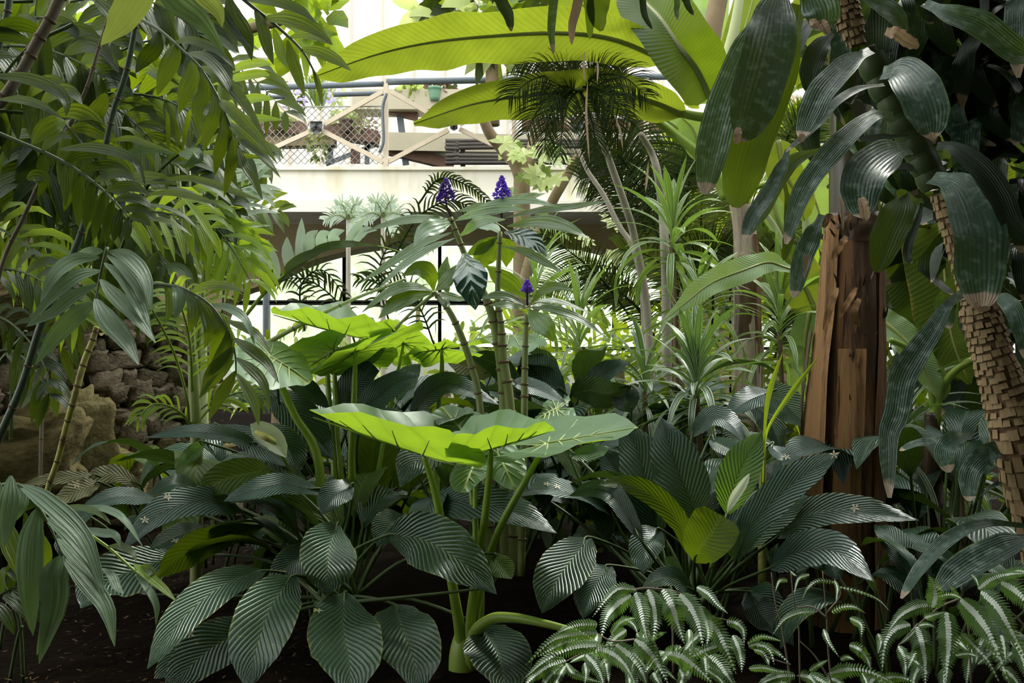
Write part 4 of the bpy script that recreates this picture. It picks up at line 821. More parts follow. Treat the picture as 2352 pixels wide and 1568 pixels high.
# traced fronds of the large palm
leaflets(bp, 'E', [(690, 190, 2.5), (655, 330, 2.48), (635, 430, 2.47), (612, 545, 2.45)], [
    ([(640, 255, 2.48), (480, 270, 2.45), (350, 370, 2.4), (258, 545, 2.36)], 95, 25, None), ([(645, 340, 2.47), (500, 370, 2.43), (350, 490, 2.39), (175, 690, 2.34)], 90, 25, None),
    ([(622, 430, 2.46), (480, 500, 2.43), (340, 610, 2.4), (165, 702, 2.36)], 85, 25, None), ([(608, 545, 2.45), (500, 620, 2.42), (360, 760, 2.4), (225, 948, 2.36)], 125, 10, None),
    ([(614, 520, 2.45), (680, 640, 2.4), (800, 780, 2.36), (893, 945, 2.32)], 135, 10, None), ([(645, 395, 2.47), (740, 500, 2.43), (880, 640, 2.38), (1003, 805, 2.34)], 105, 18, None),
    ([(672, 290, 2.48), (790, 390, 2.44), (890, 560, 2.4), (980, 760, 2.36)], 85, 25, None), ([(700, 215, 2.5), (820, 250, 2.48), (930, 380, 2.44), (975, 600, 2.4)], 100, 25, None),
    ([(690, 240, 2.5), (800, 330, 2.46), (900, 470, 2.42), (965, 660, 2.4)], 75, 25, None), ([(660, 210, 2.5), (580, 215, 2.5), (500, 260, 2.52), (430, 330, 2.53)], 60, 30, None), ([(665, 215, 2.52), (560, 240, 2.52), (440, 300, 2.5), (330, 420, 2.5)], 70, 30, None)], 'palm_grey')
leaflets(bp, 'E', [(985, 422, 2.75), (1120, 440, 2.72), (1230, 480, 2.7), (1360, 570, 2.68), (1470, 730, 2.66), (1512, 880, 2.65), (1518, 1000, 2.64)], [
    ([(1190, 475, 2.7), (1240, 550, 2.68), (1240, 650, 2.66), (1215, 740, 2.65)], 85, 5, None), ([(1275, 510, 2.7), (1330, 620, 2.68), (1350, 720, 2.66), (1315, 840, 2.65)], 100, 5, None), ([(1375, 590, 2.68), (1430, 700, 2.66), (1400, 820, 2.65), (1330, 1010, 2.64)], 110, 5, None),
    ([(1470, 700, 2.66), (1470, 800, 2.65), (1400, 930, 2.63), (1340, 1010, 2.62)], 95, 5, None), ([(1500, 830, 2.65), (1440, 920, 2.63), (1360, 1000, 2.62), (1290, 1150, 2.6)], 100, 10, None), ([(1505, 915, 2.65), (1420, 1000, 2.63), (1340, 1080, 2.62), (1278, 1165, 2.6)], 70, 15, None),
    ([(1515, 985, 2.64), (1460, 1080, 2.62), (1400, 1180, 2.6), (1340, 1305, 2.58)], 85, 10, None), ([(1520, 1000, 2.64), (1590, 1100, 2.62), (1640, 1210, 2.6), (1665, 1340, 2.58)], 75, 10, None), ([(1515, 900, 2.65), (1610, 970, 2.62), (1690, 1060, 2.6), (1740, 1225, 2.58)], 75, 20, None),
    ([(1495, 770, 2.66), (1600, 840, 2.62), (1710, 930, 2.6), (1795, 1065, 2.57)], 80, 20, None), ([(1450, 660, 2.67), (1560, 700, 2.64), (1660, 760, 2.62), (1750, 890, 2.6)], 60, 25, None), ([(1345, 560, 2.69), (1470, 580, 2.66), (1580, 660, 2.63), (1640, 825, 2.61)], 60, 30, 'palm_grey'),
    ([(1220, 485, 2.7), (1320, 440, 2.68), (1440, 435, 2.66), (1580, 480, 2.63)], 62, 30, None), ([(1110, 430, 2.72), (1150, 480, 2.7), (1150, 560, 2.68), (1125, 655, 2.66)], 85, 0, 'palm_grey'), ([(1060, 430, 2.73), (1090, 500, 2.72), (1090, 600, 2.7), (1060, 680, 2.68)], 60, 0, None)], 'palm')
leaflets(bp, 'A', [(880, 110, 2.8), (1040, 205, 2.75), (1200, 350, 2.7), (1290, 440, 2.68), (1400, 620, 2.66), (1480, 800, 2.64), (1540, 930, 2.62)], [
    ([(1130, 280, 2.72), (1110, 370, 2.7), (1060, 480, 2.68), (1012, 615, 2.66)], 120, 0, None), ([(1240, 385, 2.7), (1230, 500, 2.68), (1190, 600, 2.66), (1150, 735, 2.64)], 115, 0, None), ([(1310, 480, 2.68), (1310, 600, 2.66), (1270, 700, 2.64), (1275, 850, 2.62)], 95, 0, None),
    ([(1380, 600, 2.66), (1390, 720, 2.64), (1340, 840, 2.62), (1308, 975, 2.6)], 100, 0, None), ([(1430, 720, 2.65), (1450, 850, 2.63), (1410, 980, 2.61), (1380, 1130, 2.6)], 95, 0, None), ([(1480, 830, 2.64), (1500, 960, 2.62), (1480, 1090, 2.6), (1440, 1270, 2.58)], 85, 0, None),
    ([(1020, 200, 2.75), (1000, 300, 2.73), (930, 380, 2.72), (870, 470, 2.7)], 110, 0, 'palm_dark'), ([(1200, 340, 2.7), (1320, 370, 2.66), (1440, 500, 2.62), (1530, 700, 2.6)], 70, 30, 'palm_dark'), ([(1290, 430, 2.68), (1400, 480, 2.64), (1560, 650, 2.6), (1705, 885, 2.57)], 85, 20, None),
    ([(1400, 640, 2.66), (1480, 700, 2.63), (1640, 860, 2.6), (1785, 1055, 2.57)], 85, 20, None), ([(1460, 780, 2.65), (1540, 850, 2.62), (1680, 990, 2.6), (1805, 1145, 2.57)], 75, 20, None), ([(1530, 930, 2.62), (1570, 1060, 2.6), (1640, 1170, 2.58), (1690, 1290, 2.57)], 60, 20, None),
    ([(1120, 270, 2.73), (1240, 260, 2.7), (1400, 330, 2.68), (1520, 450, 2.66)], 60, 30, 'palm_dark'), ([(1500, 880, 2.62), (1590, 930, 2.6), (1700, 1010, 2.58), (1780, 1100, 2.56)], 50, 30, None)], 'palm')
leaflets(bp, 'A', [(1500, -60, 2.5), (1620, 40, 2.5), (1770, 160, 2.5), (1930, 310, 2.48), (2010, 440, 2.47), (2065, 570, 2.46)], [
    ([(1580, 0, 2.5), (1760, 10, 2.46), (1920, 60, 2.44), (2040, 155, 2.42)], 70, 30, 'palm_dark'), ([(1690, 120, 2.5), (1850, 120, 2.47), (2010, 180, 2.45), (2140, 288, 2.43)], 100, 25, None), ([(1860, 240, 2.49), (1980, 220, 2.47), (2080, 250, 2.45), (2140, 290, 2.44)], 70, 30, None),
    ([(1930, 320, 2.48), (2040, 330, 2.46), (2150, 380, 2.44), (2260, 455, 2.42)], 85, 25, None), ([(1640, 60, 2.5), (1690, 180, 2.48), (1720, 300, 2.46), (1760, 420, 2.44)], 85, 0, None), ([(1760, 180, 2.5), (1790, 280, 2.48), (1810, 360, 2.46), (1850, 440, 2.44)], 70, 0, 'palm_lime'),
    ([(1850, 260, 2.49), (1880, 380, 2.47), (1920, 500, 2.45), (1960, 620, 2.43)], 80, 0, None), ([(2010, 440, 2.47), (2040, 520, 2.46), (2060, 600, 2.45), (2070, 680, 2.44)], 40, 0, None), ([(1470, -20, 2.5), (1500, 100, 2.48), (1580, 230, 2.46), (1620, 390, 2.44)], 120, 0, 'palm_dark'), ([(1300, -80, 2.5), (1400, 60, 2.48), (1500, 200, 2.46), (1620, 310, 2.44)], 90, 10, 'palm_dark')], 'palm')
s = MB(); tube(s, [P(255, -60, 2.7), P(300, -150, 2.4), P(380, -110, 2.22), P(460, -70, 2.22), P(560, -60, 2.3)], [.008, .006, .005, .004], 6); top_f = s.build('frond', 'stalk_dark', bp)
LF(top_f, 'A', [(1000, -310, 2.22), (900, -150, 2.2), (860, 0, 2.2), (760, 160, 2.2), (648, 290, 2.2)], 240, [(0, .5), (.4, 1), (.7, .75), (.9, .3), (1, .03)], 'palm_olive', 5, 10, .03, .02, name='leaflet', label='pale yellow-green leaflet')
LF(top_f, 'A', [(1020, -310, 2.22), (1040, -120, 2.2), (1150, 20, 2.2), (1300, 140, 2.2), (1455, 365, 2.2)], 165, 'palm', 'palm_grey', 10, 12, .03, .02, name='leaflet', label='grey-green leaflet')
LF(top_f, 'A', [(1200, -220, 2.24), (1230, -120, 2.25), (1320, -20, 2.25), (1400, 70, 2.25), (1430, 180, 2.25)], 130, 'palm', 'palm_olive', 0, 12, .03, .02, name='leaflet', label='pale yellow-green leaflet')
frond(bp, 'A', [(0, 860, 2.6), (370, 1020, 2.58), (600, 1170, 2.56), (740, 1300, 2.54), (850, 1420, 2.52)], 8, 330, 75, 'palm_dark', 70, .5, lroll=(0, 40))
frond(bp, 'A', [(780, 1600, 3.0), (870, 1350, 2.95), (1000, 1130, 2.9), (1190, 970, 2.85), (1350, 960, 2.8)], 8, 520, 42, 'palm', 62, .45, lroll=(30, 60))
LFs = [([(1130, 985, 2.7), (980, 960, 2.68), (850, 980, 2.66), (760, 1040, 2.64)], 55, 'palm_grey'), ([(1150, 985, 2.7), (1230, 990, 2.65), (1270, 1010, 2.6), (1170, 1080, 2.58)], 90, 'palm_grey'), ([(700, 910, 2.7), (830, 890, 2.68), (960, 930, 2.66), (1130, 985, 2.64)], 45, 'palm'),
       ([(980, 1160, 2.8), (1250, 1150, 2.75), (1500, 1230, 2.7), (1680, 1290, 2.66)], 50, 'palm'), ([(930, 1250, 2.8), (1100, 1240, 2.75), (1300, 1280, 2.7), (1440, 1340, 2.66)], 45, 'palm'), ([(1270, 980, 2.7), (1400, 985, 2.66), (1560, 1000, 2.62), (1740, 1020, 2.6)], 45, 'palm'),
       ([(0, 640, 2.4), (130, 640, 2.38), (270, 680, 2.36), (410, 770, 2.34)], 60, 'palm_dark'), ([(-50, 490, 2.4), (150, 500, 2.38), (330, 560, 2.36), (420, 650, 2.34), (425, 750, 2.33)], 90, 'palm_dark'), ([(420, 780, 2.5), (350, 800, 2.48), (270, 860, 2.46), (205, 930, 2.44)], 130, 'palm'),
       ([(680, 600, 2.8), (650, 680, 2.8), (590, 760, 2.8), (520, 800, 2.78)], 110, 'palm'), ([(170, 1150, 2.4), (230, 1130, 2.4), (280, 1160, 2.4), (240, 1270, 2.4)], 90, 'palm_dark'), ([(380, 960, 2.5), (600, 950, 2.46), (850, 1020, 2.42), (940, 1200, 2.4)], 70, 'palm_dark'),
       ([(620, 1180, 2.9), (850, 1150, 2.85), (1020, 1150, 2.8), (1150, 1190, 2.78)], 95, 'palm'), ([(380, 1010, 2.7), (420, 1130, 2.7), (440, 1240, 2.7), (410, 1360, 2.7)], 100, 'palm'), ([(570, 1150, 2.8), (580, 1280, 2.8), (560, 1380, 2.8), (500, 1450, 2.8)], 110, 'palm_dark'),
       ([(1190, 1280, 3.2), (1280, 1380, 3.18), (1340, 1480, 3.16), (1400, 1600, 3.14)], 60, 'palm_lime')]
for pts, W, m_ in LFs: LF(bp, 'A', pts, W, 'palm', m_, 20, 12, .03, .015, nl=14, nw=4, name='leaflet')
# filling fronds of the same palm, behind the traced ones
random.seed(21)
def rfronds(pl, n, xr, yr, Yr, ll, lw, mats, Lr=(300, 600), sep=True, cnt=(7, 10), dr=(-20, 60), dens=None, lr=(0, 50)):
    for i in range(n):
        x, y, Y = random.uniform(*xr), random.uniform(*yr), random.uniform(*Yr); a = R(random.uniform(*dr)) + (math.pi if random.random() < .4 else 0)
        L = random.uniform(*Lr); dx, dy = math.cos(a), math.sin(a) * (1 if math.cos(a) > 0 else -1); s = 1 if random.random() < .5 else -1
        pts = [(x, y, Y), (x + dx * L * .33, y + dy * L * .25 - L * .06, Y - .05), (x + dx * L * .66, y + dy * L * .6, Y - .1), (x + dx * L * .95, y + dy * L + L * .16, Y - .16)]
        frond(pl, 'Z', pts, random.randint(*cnt), ll * random.uniform(.8, 1.15), lw * random.uniform(.8, 1.2), random.choice(mats), random.uniform(45, 65), random.uniform(.3, .8), sep=sep, lroll=lr)
rfronds(bp, 9, (-100, 180), (-60, 300), (2.7, 3.3), 165, 40, ('palm_dark', 'palm_dark', 'palm'))
bp3 = thing('bamboo_palm', 'dark bamboo palm thicket in the upper left corner behind the ringed canes', 'palm', P(150, 1240, 4.4).xy.to_3d())
for x in (30, 100): cane(bp3, 'Z', [(x + 60, -50, 4.2), (x + 20, 400, 4.2), (x, 800, 4.3), (x - 10, 1240, 4.4)], [.007, .009], 'cane_brown' if x == 100 else 'stalk_dark', 8)
rfronds(bp3, 30, (-100, 400), (-80, 480), (3.6, 4.6), 150, 32, ('palm_dark', 'palm_dark', 'palm'), cnt=(8, 11), Lr=(200, 330))
bp4 = thing('bamboo_palm', 'bamboo palm with thin lit fronds above the rock wall', 'palm', P(300, 1200, 4.6).xy.to_3d())
s = MB(); tube(s, [P(120, 1200, 4.5), P(140, 800, 4.5), P(180, 420, 4.5)], .009, 8); s.build('cane', 'stalk_dark', bp4)
rfronds(bp4, 14, (-100, 380), (400, 560), (3.4, 4.4), 150, 20, ('palm', 'palm_dark', 'palm_lime'), cnt=(9, 12), Lr=(260, 420), sep=False)
bp5 = thing('bamboo_palm', 'sunlit bamboo palm in the gap between the left canes and the walkway', 'palm', P(470, 1100, 5.5).xy.to_3d())
s = MB(); tube(s, [P(470, 1100, 5.5), P(460, 700, 5.5), P(440, 200, 5.5)], .03, 8); s.build('cane', 'stalk_pale', bp5)
rfronds(bp5, 11, (200, 420), (60, 560), (4.9, 5.8), 120, 22, ('palm', 'palm_lime', 'palm'), cnt=(10, 14), Lr=(200, 340), sep=False)
for (y, x1) in ((145, 625), (170, 620), (225, 630), (272, 650)):
    frp = [(500 + random.uniform(-20, 20), y + 25, 4.6), (560, y + 5, 4.58), (600, y, 4.56), (x1, y + 4, 4.55)]
    LF(bp5, 'Z', frp, 22, 'palm', 'palm_lime', 30, 10, .02, .02, name='leaflet', nl=10, nw=4)
# bottom-left broad palm
bl = thing('lady_palm', 'broad grey-green palm fronds hanging into the bottom left corner', 'palm', P(-80, 1560, 2.9).xy.to_3d())
leaflets(bl, 'I', [(-250, 500, 2.5), (-60, 330, 2.45), (110, 290, 2.42), (250, 440, 2.4), (340, 600, 2.38), (400, 750, 2.36)], [
    ([(245, 440, 2.4), (200, 650, 2.36), (190, 950, 2.32), (212, 1265, 2.3)], 170, 5, None), ([(400, 748, 2.36), (350, 880, 2.33), (345, 1080, 2.31), (250, 1445, 2.28)], 190, 0, None), ([(400, 850, 2.35), (360, 1000, 2.33), (320, 1150, 2.31), (235, 1390, 2.29)], 130, 0, None),
    ([(125, 292, 2.42), (300, 400, 2.38), (540, 640, 2.34), (672, 1015, 2.3)], 130, 20, None), ([(290, 505, 2.4), (430, 600, 2.36), (590, 790, 2.33), (668, 990, 2.3)], 105, 20, None), ([(370, 640, 2.38), (470, 740, 2.35), (600, 880, 2.32), (655, 1010, 2.3)], 95, 20, None),
    ([(412, 770, 2.36), (540, 900, 2.33), (680, 1080, 2.3), (738, 1335, 2.27)], 125, 15, None), ([(70, 235, 2.4), (60, 380, 2.37), (40, 540, 2.35), (30, 690, 2.33)], 130, 0, None), ([(-40, 220, 2.42), (-10, 400, 2.4), (10, 550, 2.38), (-20, 720, 2.36)], 120, 0, None),
    ([(40, 500, 2.45), (60, 640, 2.43), (110, 780, 2.41), (130, 900, 2.4)], 130, 0, 'palm'), ([(110, 290, 2.43), (150, 360, 2.42), (120, 460, 2.4), (60, 560, 2.4)], 80, 0, None), ([(160, 470, 2.5), (180, 600, 2.5), (170, 720, 2.5)], 60, 0, 'palm_dark'), ([(280, 620, 2.5), (300, 750, 2.5), (280, 920, 2.5)], 70, 0, 'palm')], 'palm_grey')
leaflets(bl, 'I', [(330, 420, 2.7), (500, 560, 2.65), (700, 700, 2.62), (870, 850, 2.6), (1000, 930, 2.58), (1135, 1045, 2.56)], [
    ([(360, 440, 2.7), (520, 440, 2.67), (640, 480, 2.64), (715, 550, 2.62)], 45, 30, 'palm'), ([(520, 430, 2.68), (680, 450, 2.65), (800, 520, 2.62), (918, 692, 2.6)], 50, 30, None), ([(500, 570, 2.65), (640, 600, 2.62), (740, 620, 2.6), (775, 700, 2.58)], 60, 25, None), ([(690, 690, 2.62), (780, 690, 2.6), (850, 730, 2.58), (875, 790, 2.56)], 50, 25, 'palm'),
    ([(870, 840, 2.6), (940, 830, 2.59), (985, 870, 2.58), (975, 920, 2.58)], 60, 10, 'palm'), ([(870, 870, 2.6), (950, 960, 2.57), (1005, 1070, 2.55), (1003, 1200, 2.53)], 50, 10, None), ([(660, 830, 2.6), (720, 880, 2.58), (750, 950, 2.56), (798, 995, 2.54)], 60, 15, None), ([(860, 800, 2.6), (940, 870, 2.58), (1050, 960, 2.56), (1135, 1045, 2.54)], 60, 20, 'palm_lime')], 'palm_grey', sm='stalk')
frond(bl, 'I', [(-200, 1100, 2.8), (0, 1000, 2.8), (120, 950, 2.8), (220, 1000, 2.8)], 6, 300, 90, 'palm_dark', 60, .7)
for (pts) in ([(0, 900), (120, 1150), (150, 1568)], [(60, 1568), (110, 1300), (140, 1200)], [(0, 1350), (40, 1100), (85, 900)]):
    s = MB(); tube(s, [Q('I', x, y, 2.9) for x, y in pts], .006, 6); s.build('cane', 'stalk_dark', bl)
# left edge dark drooping leaves in front of the rocks
le = thing('bamboo_palm', 'young bamboo palm with small dark leaflets hanging before the rock wall, far left', 'palm', P(20, 1300, 4.0).xy.to_3d())
s = MB(); tube(s, [P(0, 1300, 4.0), P(-20, 900, 3.9), P(60, 760, 3.8)], .008, 6); s.build('cane', 'stalk_dark', le)
frond(le, 'E', [(-100, 650, 3.6), (0, 640, 3.6), (120, 720, 3.55), (260, 900, 3.5), (320, 1100, 3.45)], 7, 230, 42, 'palm_dark', 60, .6)
frond(le, 'E', [(-100, 900, 3.6), (60, 850, 3.6), (200, 950, 3.55), (310, 1120, 3.5), (300, 1150, 3.5)], 6, 280, 70, 'palm_dark', 60, .7)
frond(le, 'E', [(-150, 380, 3.3), (60, 330, 3.3), (260, 400, 3.25), (420, 520, 3.2)], 8, 300, 60, 'palm_dark', 60, .5)

# ------------------------------------------------------------------ corn plant (upper right)
cp = thing('corn_plant', 'large corn plant on the right with drooping blue-green strap leaves and ringed trunks', 'plant', P(2420, 1600, 2.9).xy.to_3d())
def trunk(pl, reg, pts, r, mat, n=14, name='trunk', rough=.03):
    p3 = [Q(reg, *p) for p in pts]; mb = MB(); tube(mb, p3, r, n, len(pts) * 14)
    for i, v in enumerate(mb.v): mb.v[i] = v + Vector((noise.noise(v * 14), noise.noise(v * 14 + Vector((9, 0, 0))), 0)) * (r[0] * rough * 4)
    return mb.build(name, mat, pl)
def scales(pl, o, reg, pts, r, n, sn=14, mat='corn_scale'):
    """the cracked leaf-scar plates round the trunk"""
    p3 = [Q(reg, *p) for p in pts]; r = [float(a) for a in r]
    for i in range(n):
        t = (i + .5) / n; c = cr(p3, t); T = (cr(p3, min(1, t + .01)) - cr(p3, max(0, t - .01))).normalized(); up = T.orthogonal().normalized(); b = T.cross(up); R_ = cr(r, t)
        H = (cr(p3, min(1, t + .5 / n)) - cr(p3, max(0, t - .5 / n))).length * .9; ph = random.random()
        mb = MB()
        for k in range(sn):
            a0 = (k + ph + random.uniform(-.2, .2)) / sn * 6.283; a1 = a0 + 6.283 / sn * random.uniform(.6, 1.0); hh = H * random.uniform(.6, 1.15); z0 = random.uniform(-.22, .22) * H
            v = []
            for a in (a0, (a0 + a1) / 2, a1):
                for (zz, rr) in ((-hh / 2 + z0, 1.02), (hh / 2 + z0, 1.13)): v.append(c + T * zz + (up * math.cos(a) + b * math.sin(a)) * R_ * rr)
            for a in (a0, a1):
                v.append(c + T * (hh / 2 + z0) + (up * math.cos(a) + b * math.sin(a)) * R_ * .96)
            mb.add(v, [(0, 2, 3, 1), (2, 4, 5, 3), (1, 3, 6), (3, 5, 7), (0, 1, 6), (4, 7, 5)])
        tag(mb.build('scar_ring', mat, o, False), kind='stuff')
tA = [(1400, 60, 2.35), (1950, 300, 2.35)]
scaleA = [('Z', [(2165, 440, 2.5), (2200, 540, 2.5), (2232, 640, 2.5), (2252, 700, 2.5)], [.030, .033, .037, .04], 16), ('Z', [(2245, 700, 2.5), (2275, 800, 2.5), (2310, 910, 2.5), (2350, 1060, 2.5), (2420, 1300, 2.6), (2520, 1750, 2.9)], [.044, .046, .052, .058, .064, .07], 30)]
o = trunk(cp, 'Z', [(1990, 110, 2.5), (2030, 200, 2.5), (2075, 280, 2.5), (2120, 370, 2.5), (2150, 430, 2.5)], [.022, .030, .036, .036, .032], 'corn_green', 12)
for i in range(7):
    t = .12 + i * .13; c = cr([Q('Z', *p) for p in [(1990, 110, 2.5), (2030, 200, 2.5), (2075, 280, 2.5), (2120, 370, 2.5), (2150, 430, 2.5)]], t); s = MB(); tube(s, [c + Vector((-.012, 0, .03)), c, c + Vector((.012, 0, -.02))], [.033, .039, .036], 12, 4, cap=False); s.build('stem_joint', 'corn_green', o)
for rg, pts, r, n in scaleA:
    o = trunk(cp, rg, pts, r, 'corn_bark'); scales(cp, o, rg, pts, r, n)
pts = [(1895, -80, 2.35), (1935, 0, 2.35), (1950, 50, 2.35), (1968, 105, 2.35)]
o = trunk(cp, 'Z', pts, [.030, .030, .030, .018], 'corn_bark'); scales(cp, o, 'Z', pts, [.030, .030, .030, .018], 9)
for i, (reg, pts, W, mat, roll) in enumerate([
    ('D', [(690, -150, 2.2), (640, 60, 2.15), (600, 300, 2.1), (500, 650, 2.05), (420, 905, 2.03)], 350, 'corn', 10),
    ('D', [(640, -60, 2.35), (480, 250, 2.3), (330, 620, 2.28), (240, 950, 2.26), (185, 1250, 2.25)], 230, 'corn', [30, 20, 5]),
    ('D', [(790, 30, 2.4), (700, 400, 2.35), (520, 800, 2.32), (430, 1100, 2.3), (385, 1335, 2.3)], 300, 'corn_olive', 0),
    ('D', [(870, -120, 2.1), (900, -20, 2.08), (940, 80, 2.06), (945, 200, 2.05)], 250, 'corn', 5),
    ('D', [(1255, 325, 2.35), (1120, 400, 2.28), (960, 560, 2.22), (880, 720, 2.2), (805, 890, 2.18)], 185, 'corn', 25),
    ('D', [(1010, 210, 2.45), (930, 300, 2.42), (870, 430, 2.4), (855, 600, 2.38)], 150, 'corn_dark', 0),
    ('D', [(1340, 545, 2.4), (1180, 570, 2.34), (1040, 650, 2.3), (920, 790, 2.27), (710, 975, 2.22)], 60, 'corn', 30),
    ('D', [(1400, 745, 2.4), (1270, 745, 2.32), (1080, 900, 2.25), (920, 1080, 2.22), (800, 1280, 2.2), (710, 1570, 2.18)], 150, 'corn', 25),
    ('D', [(960, 960, 2.3), (800, 1010, 2.28), (680, 1120, 2.26), (560, 1350, 2.24), (440, 1530, 2.22)], 115, 'corn_olive', 20),
    ('D', [(720, 960, 2.25), (690, 1060, 2.24), (590, 1250, 2.22), (490, 1400, 2.2), (440, 1545, 2.18)], 105, 'corn', 20),
    ('D', [(1500, 955, 2.35), (1380, 980, 2.28), (1250, 1080, 2.22), (1200, 1220, 2.18), (1210, 1400, 2.15)], 290, 'corn', [25, 15, 5]),
    ('D', [(1330, 470, 2.4), (1450, 450, 2.3), (1550, 560, 2.22), (1620, 720, 2.18), (1650, 890, 2.16)], 290, 'corn', [30, 20, 5]),
    ('Z', [(2140, 410, 2.4), (2200, 425, 2.3), (2245, 520, 2.22), (2250, 620, 2.18), (2255, 712, 2.16)], 118, 'corn', [35, 20, 5]),
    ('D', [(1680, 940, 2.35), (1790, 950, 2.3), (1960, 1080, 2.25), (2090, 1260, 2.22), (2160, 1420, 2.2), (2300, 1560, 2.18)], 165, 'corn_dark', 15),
    ('D', [(1470, 1230, 2.4), (1440, 1350, 2.36), (1370, 1500, 2.33), (1290, 1750, 2.3)], 230, 'corn_olive', 0),
    ('D', [(1600, 20, 2.2), (1760, 90, 2.15), (1960, 160, 2.12), (2180, 330, 2.1), (2300, 360, 2.1)], 175, 'corn', 35),
    ('D', [(1150, -40, 2.3), (1300, 20, 2.28), (1400, 90, 2.26), (1480, 205, 2.25)], 120, 'corn', 35),
    ('H', [(1850, 485, 2.4), (1750, 560, 2.36), (1640, 740, 2.32), (1545, 880, 2.3), (1460, 1040, 2.28), (1420, 1260, 2.26), (1370, 1420, 2.25), (1375, 1800, 2.24)], 175, 'corn', 8),
    ('H', [(940, -20, 2.3), (880, 110, 2.28), (820, 260, 2.27), (760, 515, 2.26)], 140, 'corn', 10),
    ('H', [(700, -220, 2.4), (730, -60, 2.4), (730, 100, 2.38), (695, 275, 2.37)], 80, 'corn_olive', 10),
    ('H', [(2040, 510, 2.35), (2120, 530, 2.3), (2190, 640, 2.26), (2260, 920, 2.22)], 120, 'corn', 15),
    ('M', [(2260, 560, 2.5), (1980, 540, 2.48), (1760, 640, 2.46), (1580, 820, 2.44), (1450, 1025, 2.42)], 95, 'corn', 25),
    ('M', [(2330, 620, 2.4), (2100, 690, 2.36), (1850, 830, 2.33), (1690, 970, 2.3)], 200, 'corn', 25),
    ('M', [(2180, 30, 2.5), (2030, 80, 2.47), (1900, 210, 2.45), (1885, 400, 2.43)], 150, 'corn', 10),
    ('M', [(1900, -20, 2.6), (1800, 0, 2.58), (1730, 80, 2.56), (1760, 215, 2.55)], 140, 'corn', 15),
    ('M', [(1750, -30, 2.7), (1650, 10, 2.7), (1540, 30, 2.7), (1440, 75, 2.7)], 50, 'corn', 40),
    ('D', [(1330, 700, 2.5), (1300, 760, 2.48), (1270, 880, 2.46), (1230, 1010, 2.45)], 75, 'corn', 0),
    ('D', [(1350, 760, 2.55), (1340, 850, 2.53), (1330, 980, 2.5)], 110, 'corn_olive', 0),
    ('D', [(1560, 1110, 2.4), (1480, 1070, 2.38), (1370, 1085, 2.36)], 50, 'corn_dark', 30),
    ('D', [(1590, 1290, 2.42), (1500, 1290, 2.4), (1420, 1230, 2.38)], 90, 'corn_olive', 30),
    ('D', [(1590, 1290, 2.5), (1560, 1400, 2.48), (1500, 1560, 2.46), (1490, 1650, 2.45), (1520, 1690, 2.44)], 60, 'corn_dark', 0),
    ('D', [(1500, 870, 2.45), (1350, 880, 2.42), (1250, 890, 2.4), (1170, 905, 2.38)], 45, 'corn_dark', 35),
    ('D', [(1900, 1090, 2.5), (1800, 1160, 2.5), (1720, 1260, 2.5)], 50, 'corn_dark', 30)]):
    LF(cp, reg, pts, W, 'corn', mat, roll, 14, .06, .03, wf=2, nl=26, nw=6)
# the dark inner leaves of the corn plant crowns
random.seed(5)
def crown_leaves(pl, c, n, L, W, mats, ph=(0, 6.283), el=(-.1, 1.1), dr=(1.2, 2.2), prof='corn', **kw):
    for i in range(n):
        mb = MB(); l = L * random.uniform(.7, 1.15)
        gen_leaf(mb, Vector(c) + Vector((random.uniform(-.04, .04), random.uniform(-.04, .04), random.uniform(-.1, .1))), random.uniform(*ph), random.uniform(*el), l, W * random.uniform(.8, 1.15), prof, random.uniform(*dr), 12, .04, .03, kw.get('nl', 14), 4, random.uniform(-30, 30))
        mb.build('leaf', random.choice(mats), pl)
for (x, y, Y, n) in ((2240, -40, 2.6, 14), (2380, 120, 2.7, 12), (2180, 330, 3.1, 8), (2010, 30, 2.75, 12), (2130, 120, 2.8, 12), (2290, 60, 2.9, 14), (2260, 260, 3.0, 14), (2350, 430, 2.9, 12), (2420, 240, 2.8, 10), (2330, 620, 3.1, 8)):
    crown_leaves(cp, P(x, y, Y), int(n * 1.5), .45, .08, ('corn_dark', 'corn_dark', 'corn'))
cp2 = thing('corn_plant', 'corn plant leaf tips hanging from the top edge above the centre, one dried brown', 'plant', P(1700, -160, 2.4))
s = MB(); tube(s, [P(1885, -100, 2.40), P(1700, -190, 2.42), P(1450, -170, 2.42), P(1120, -165, 2.42)], [.022, .02, .016, .012], 10); s.build('trunk', 'corn_bark', cp2)
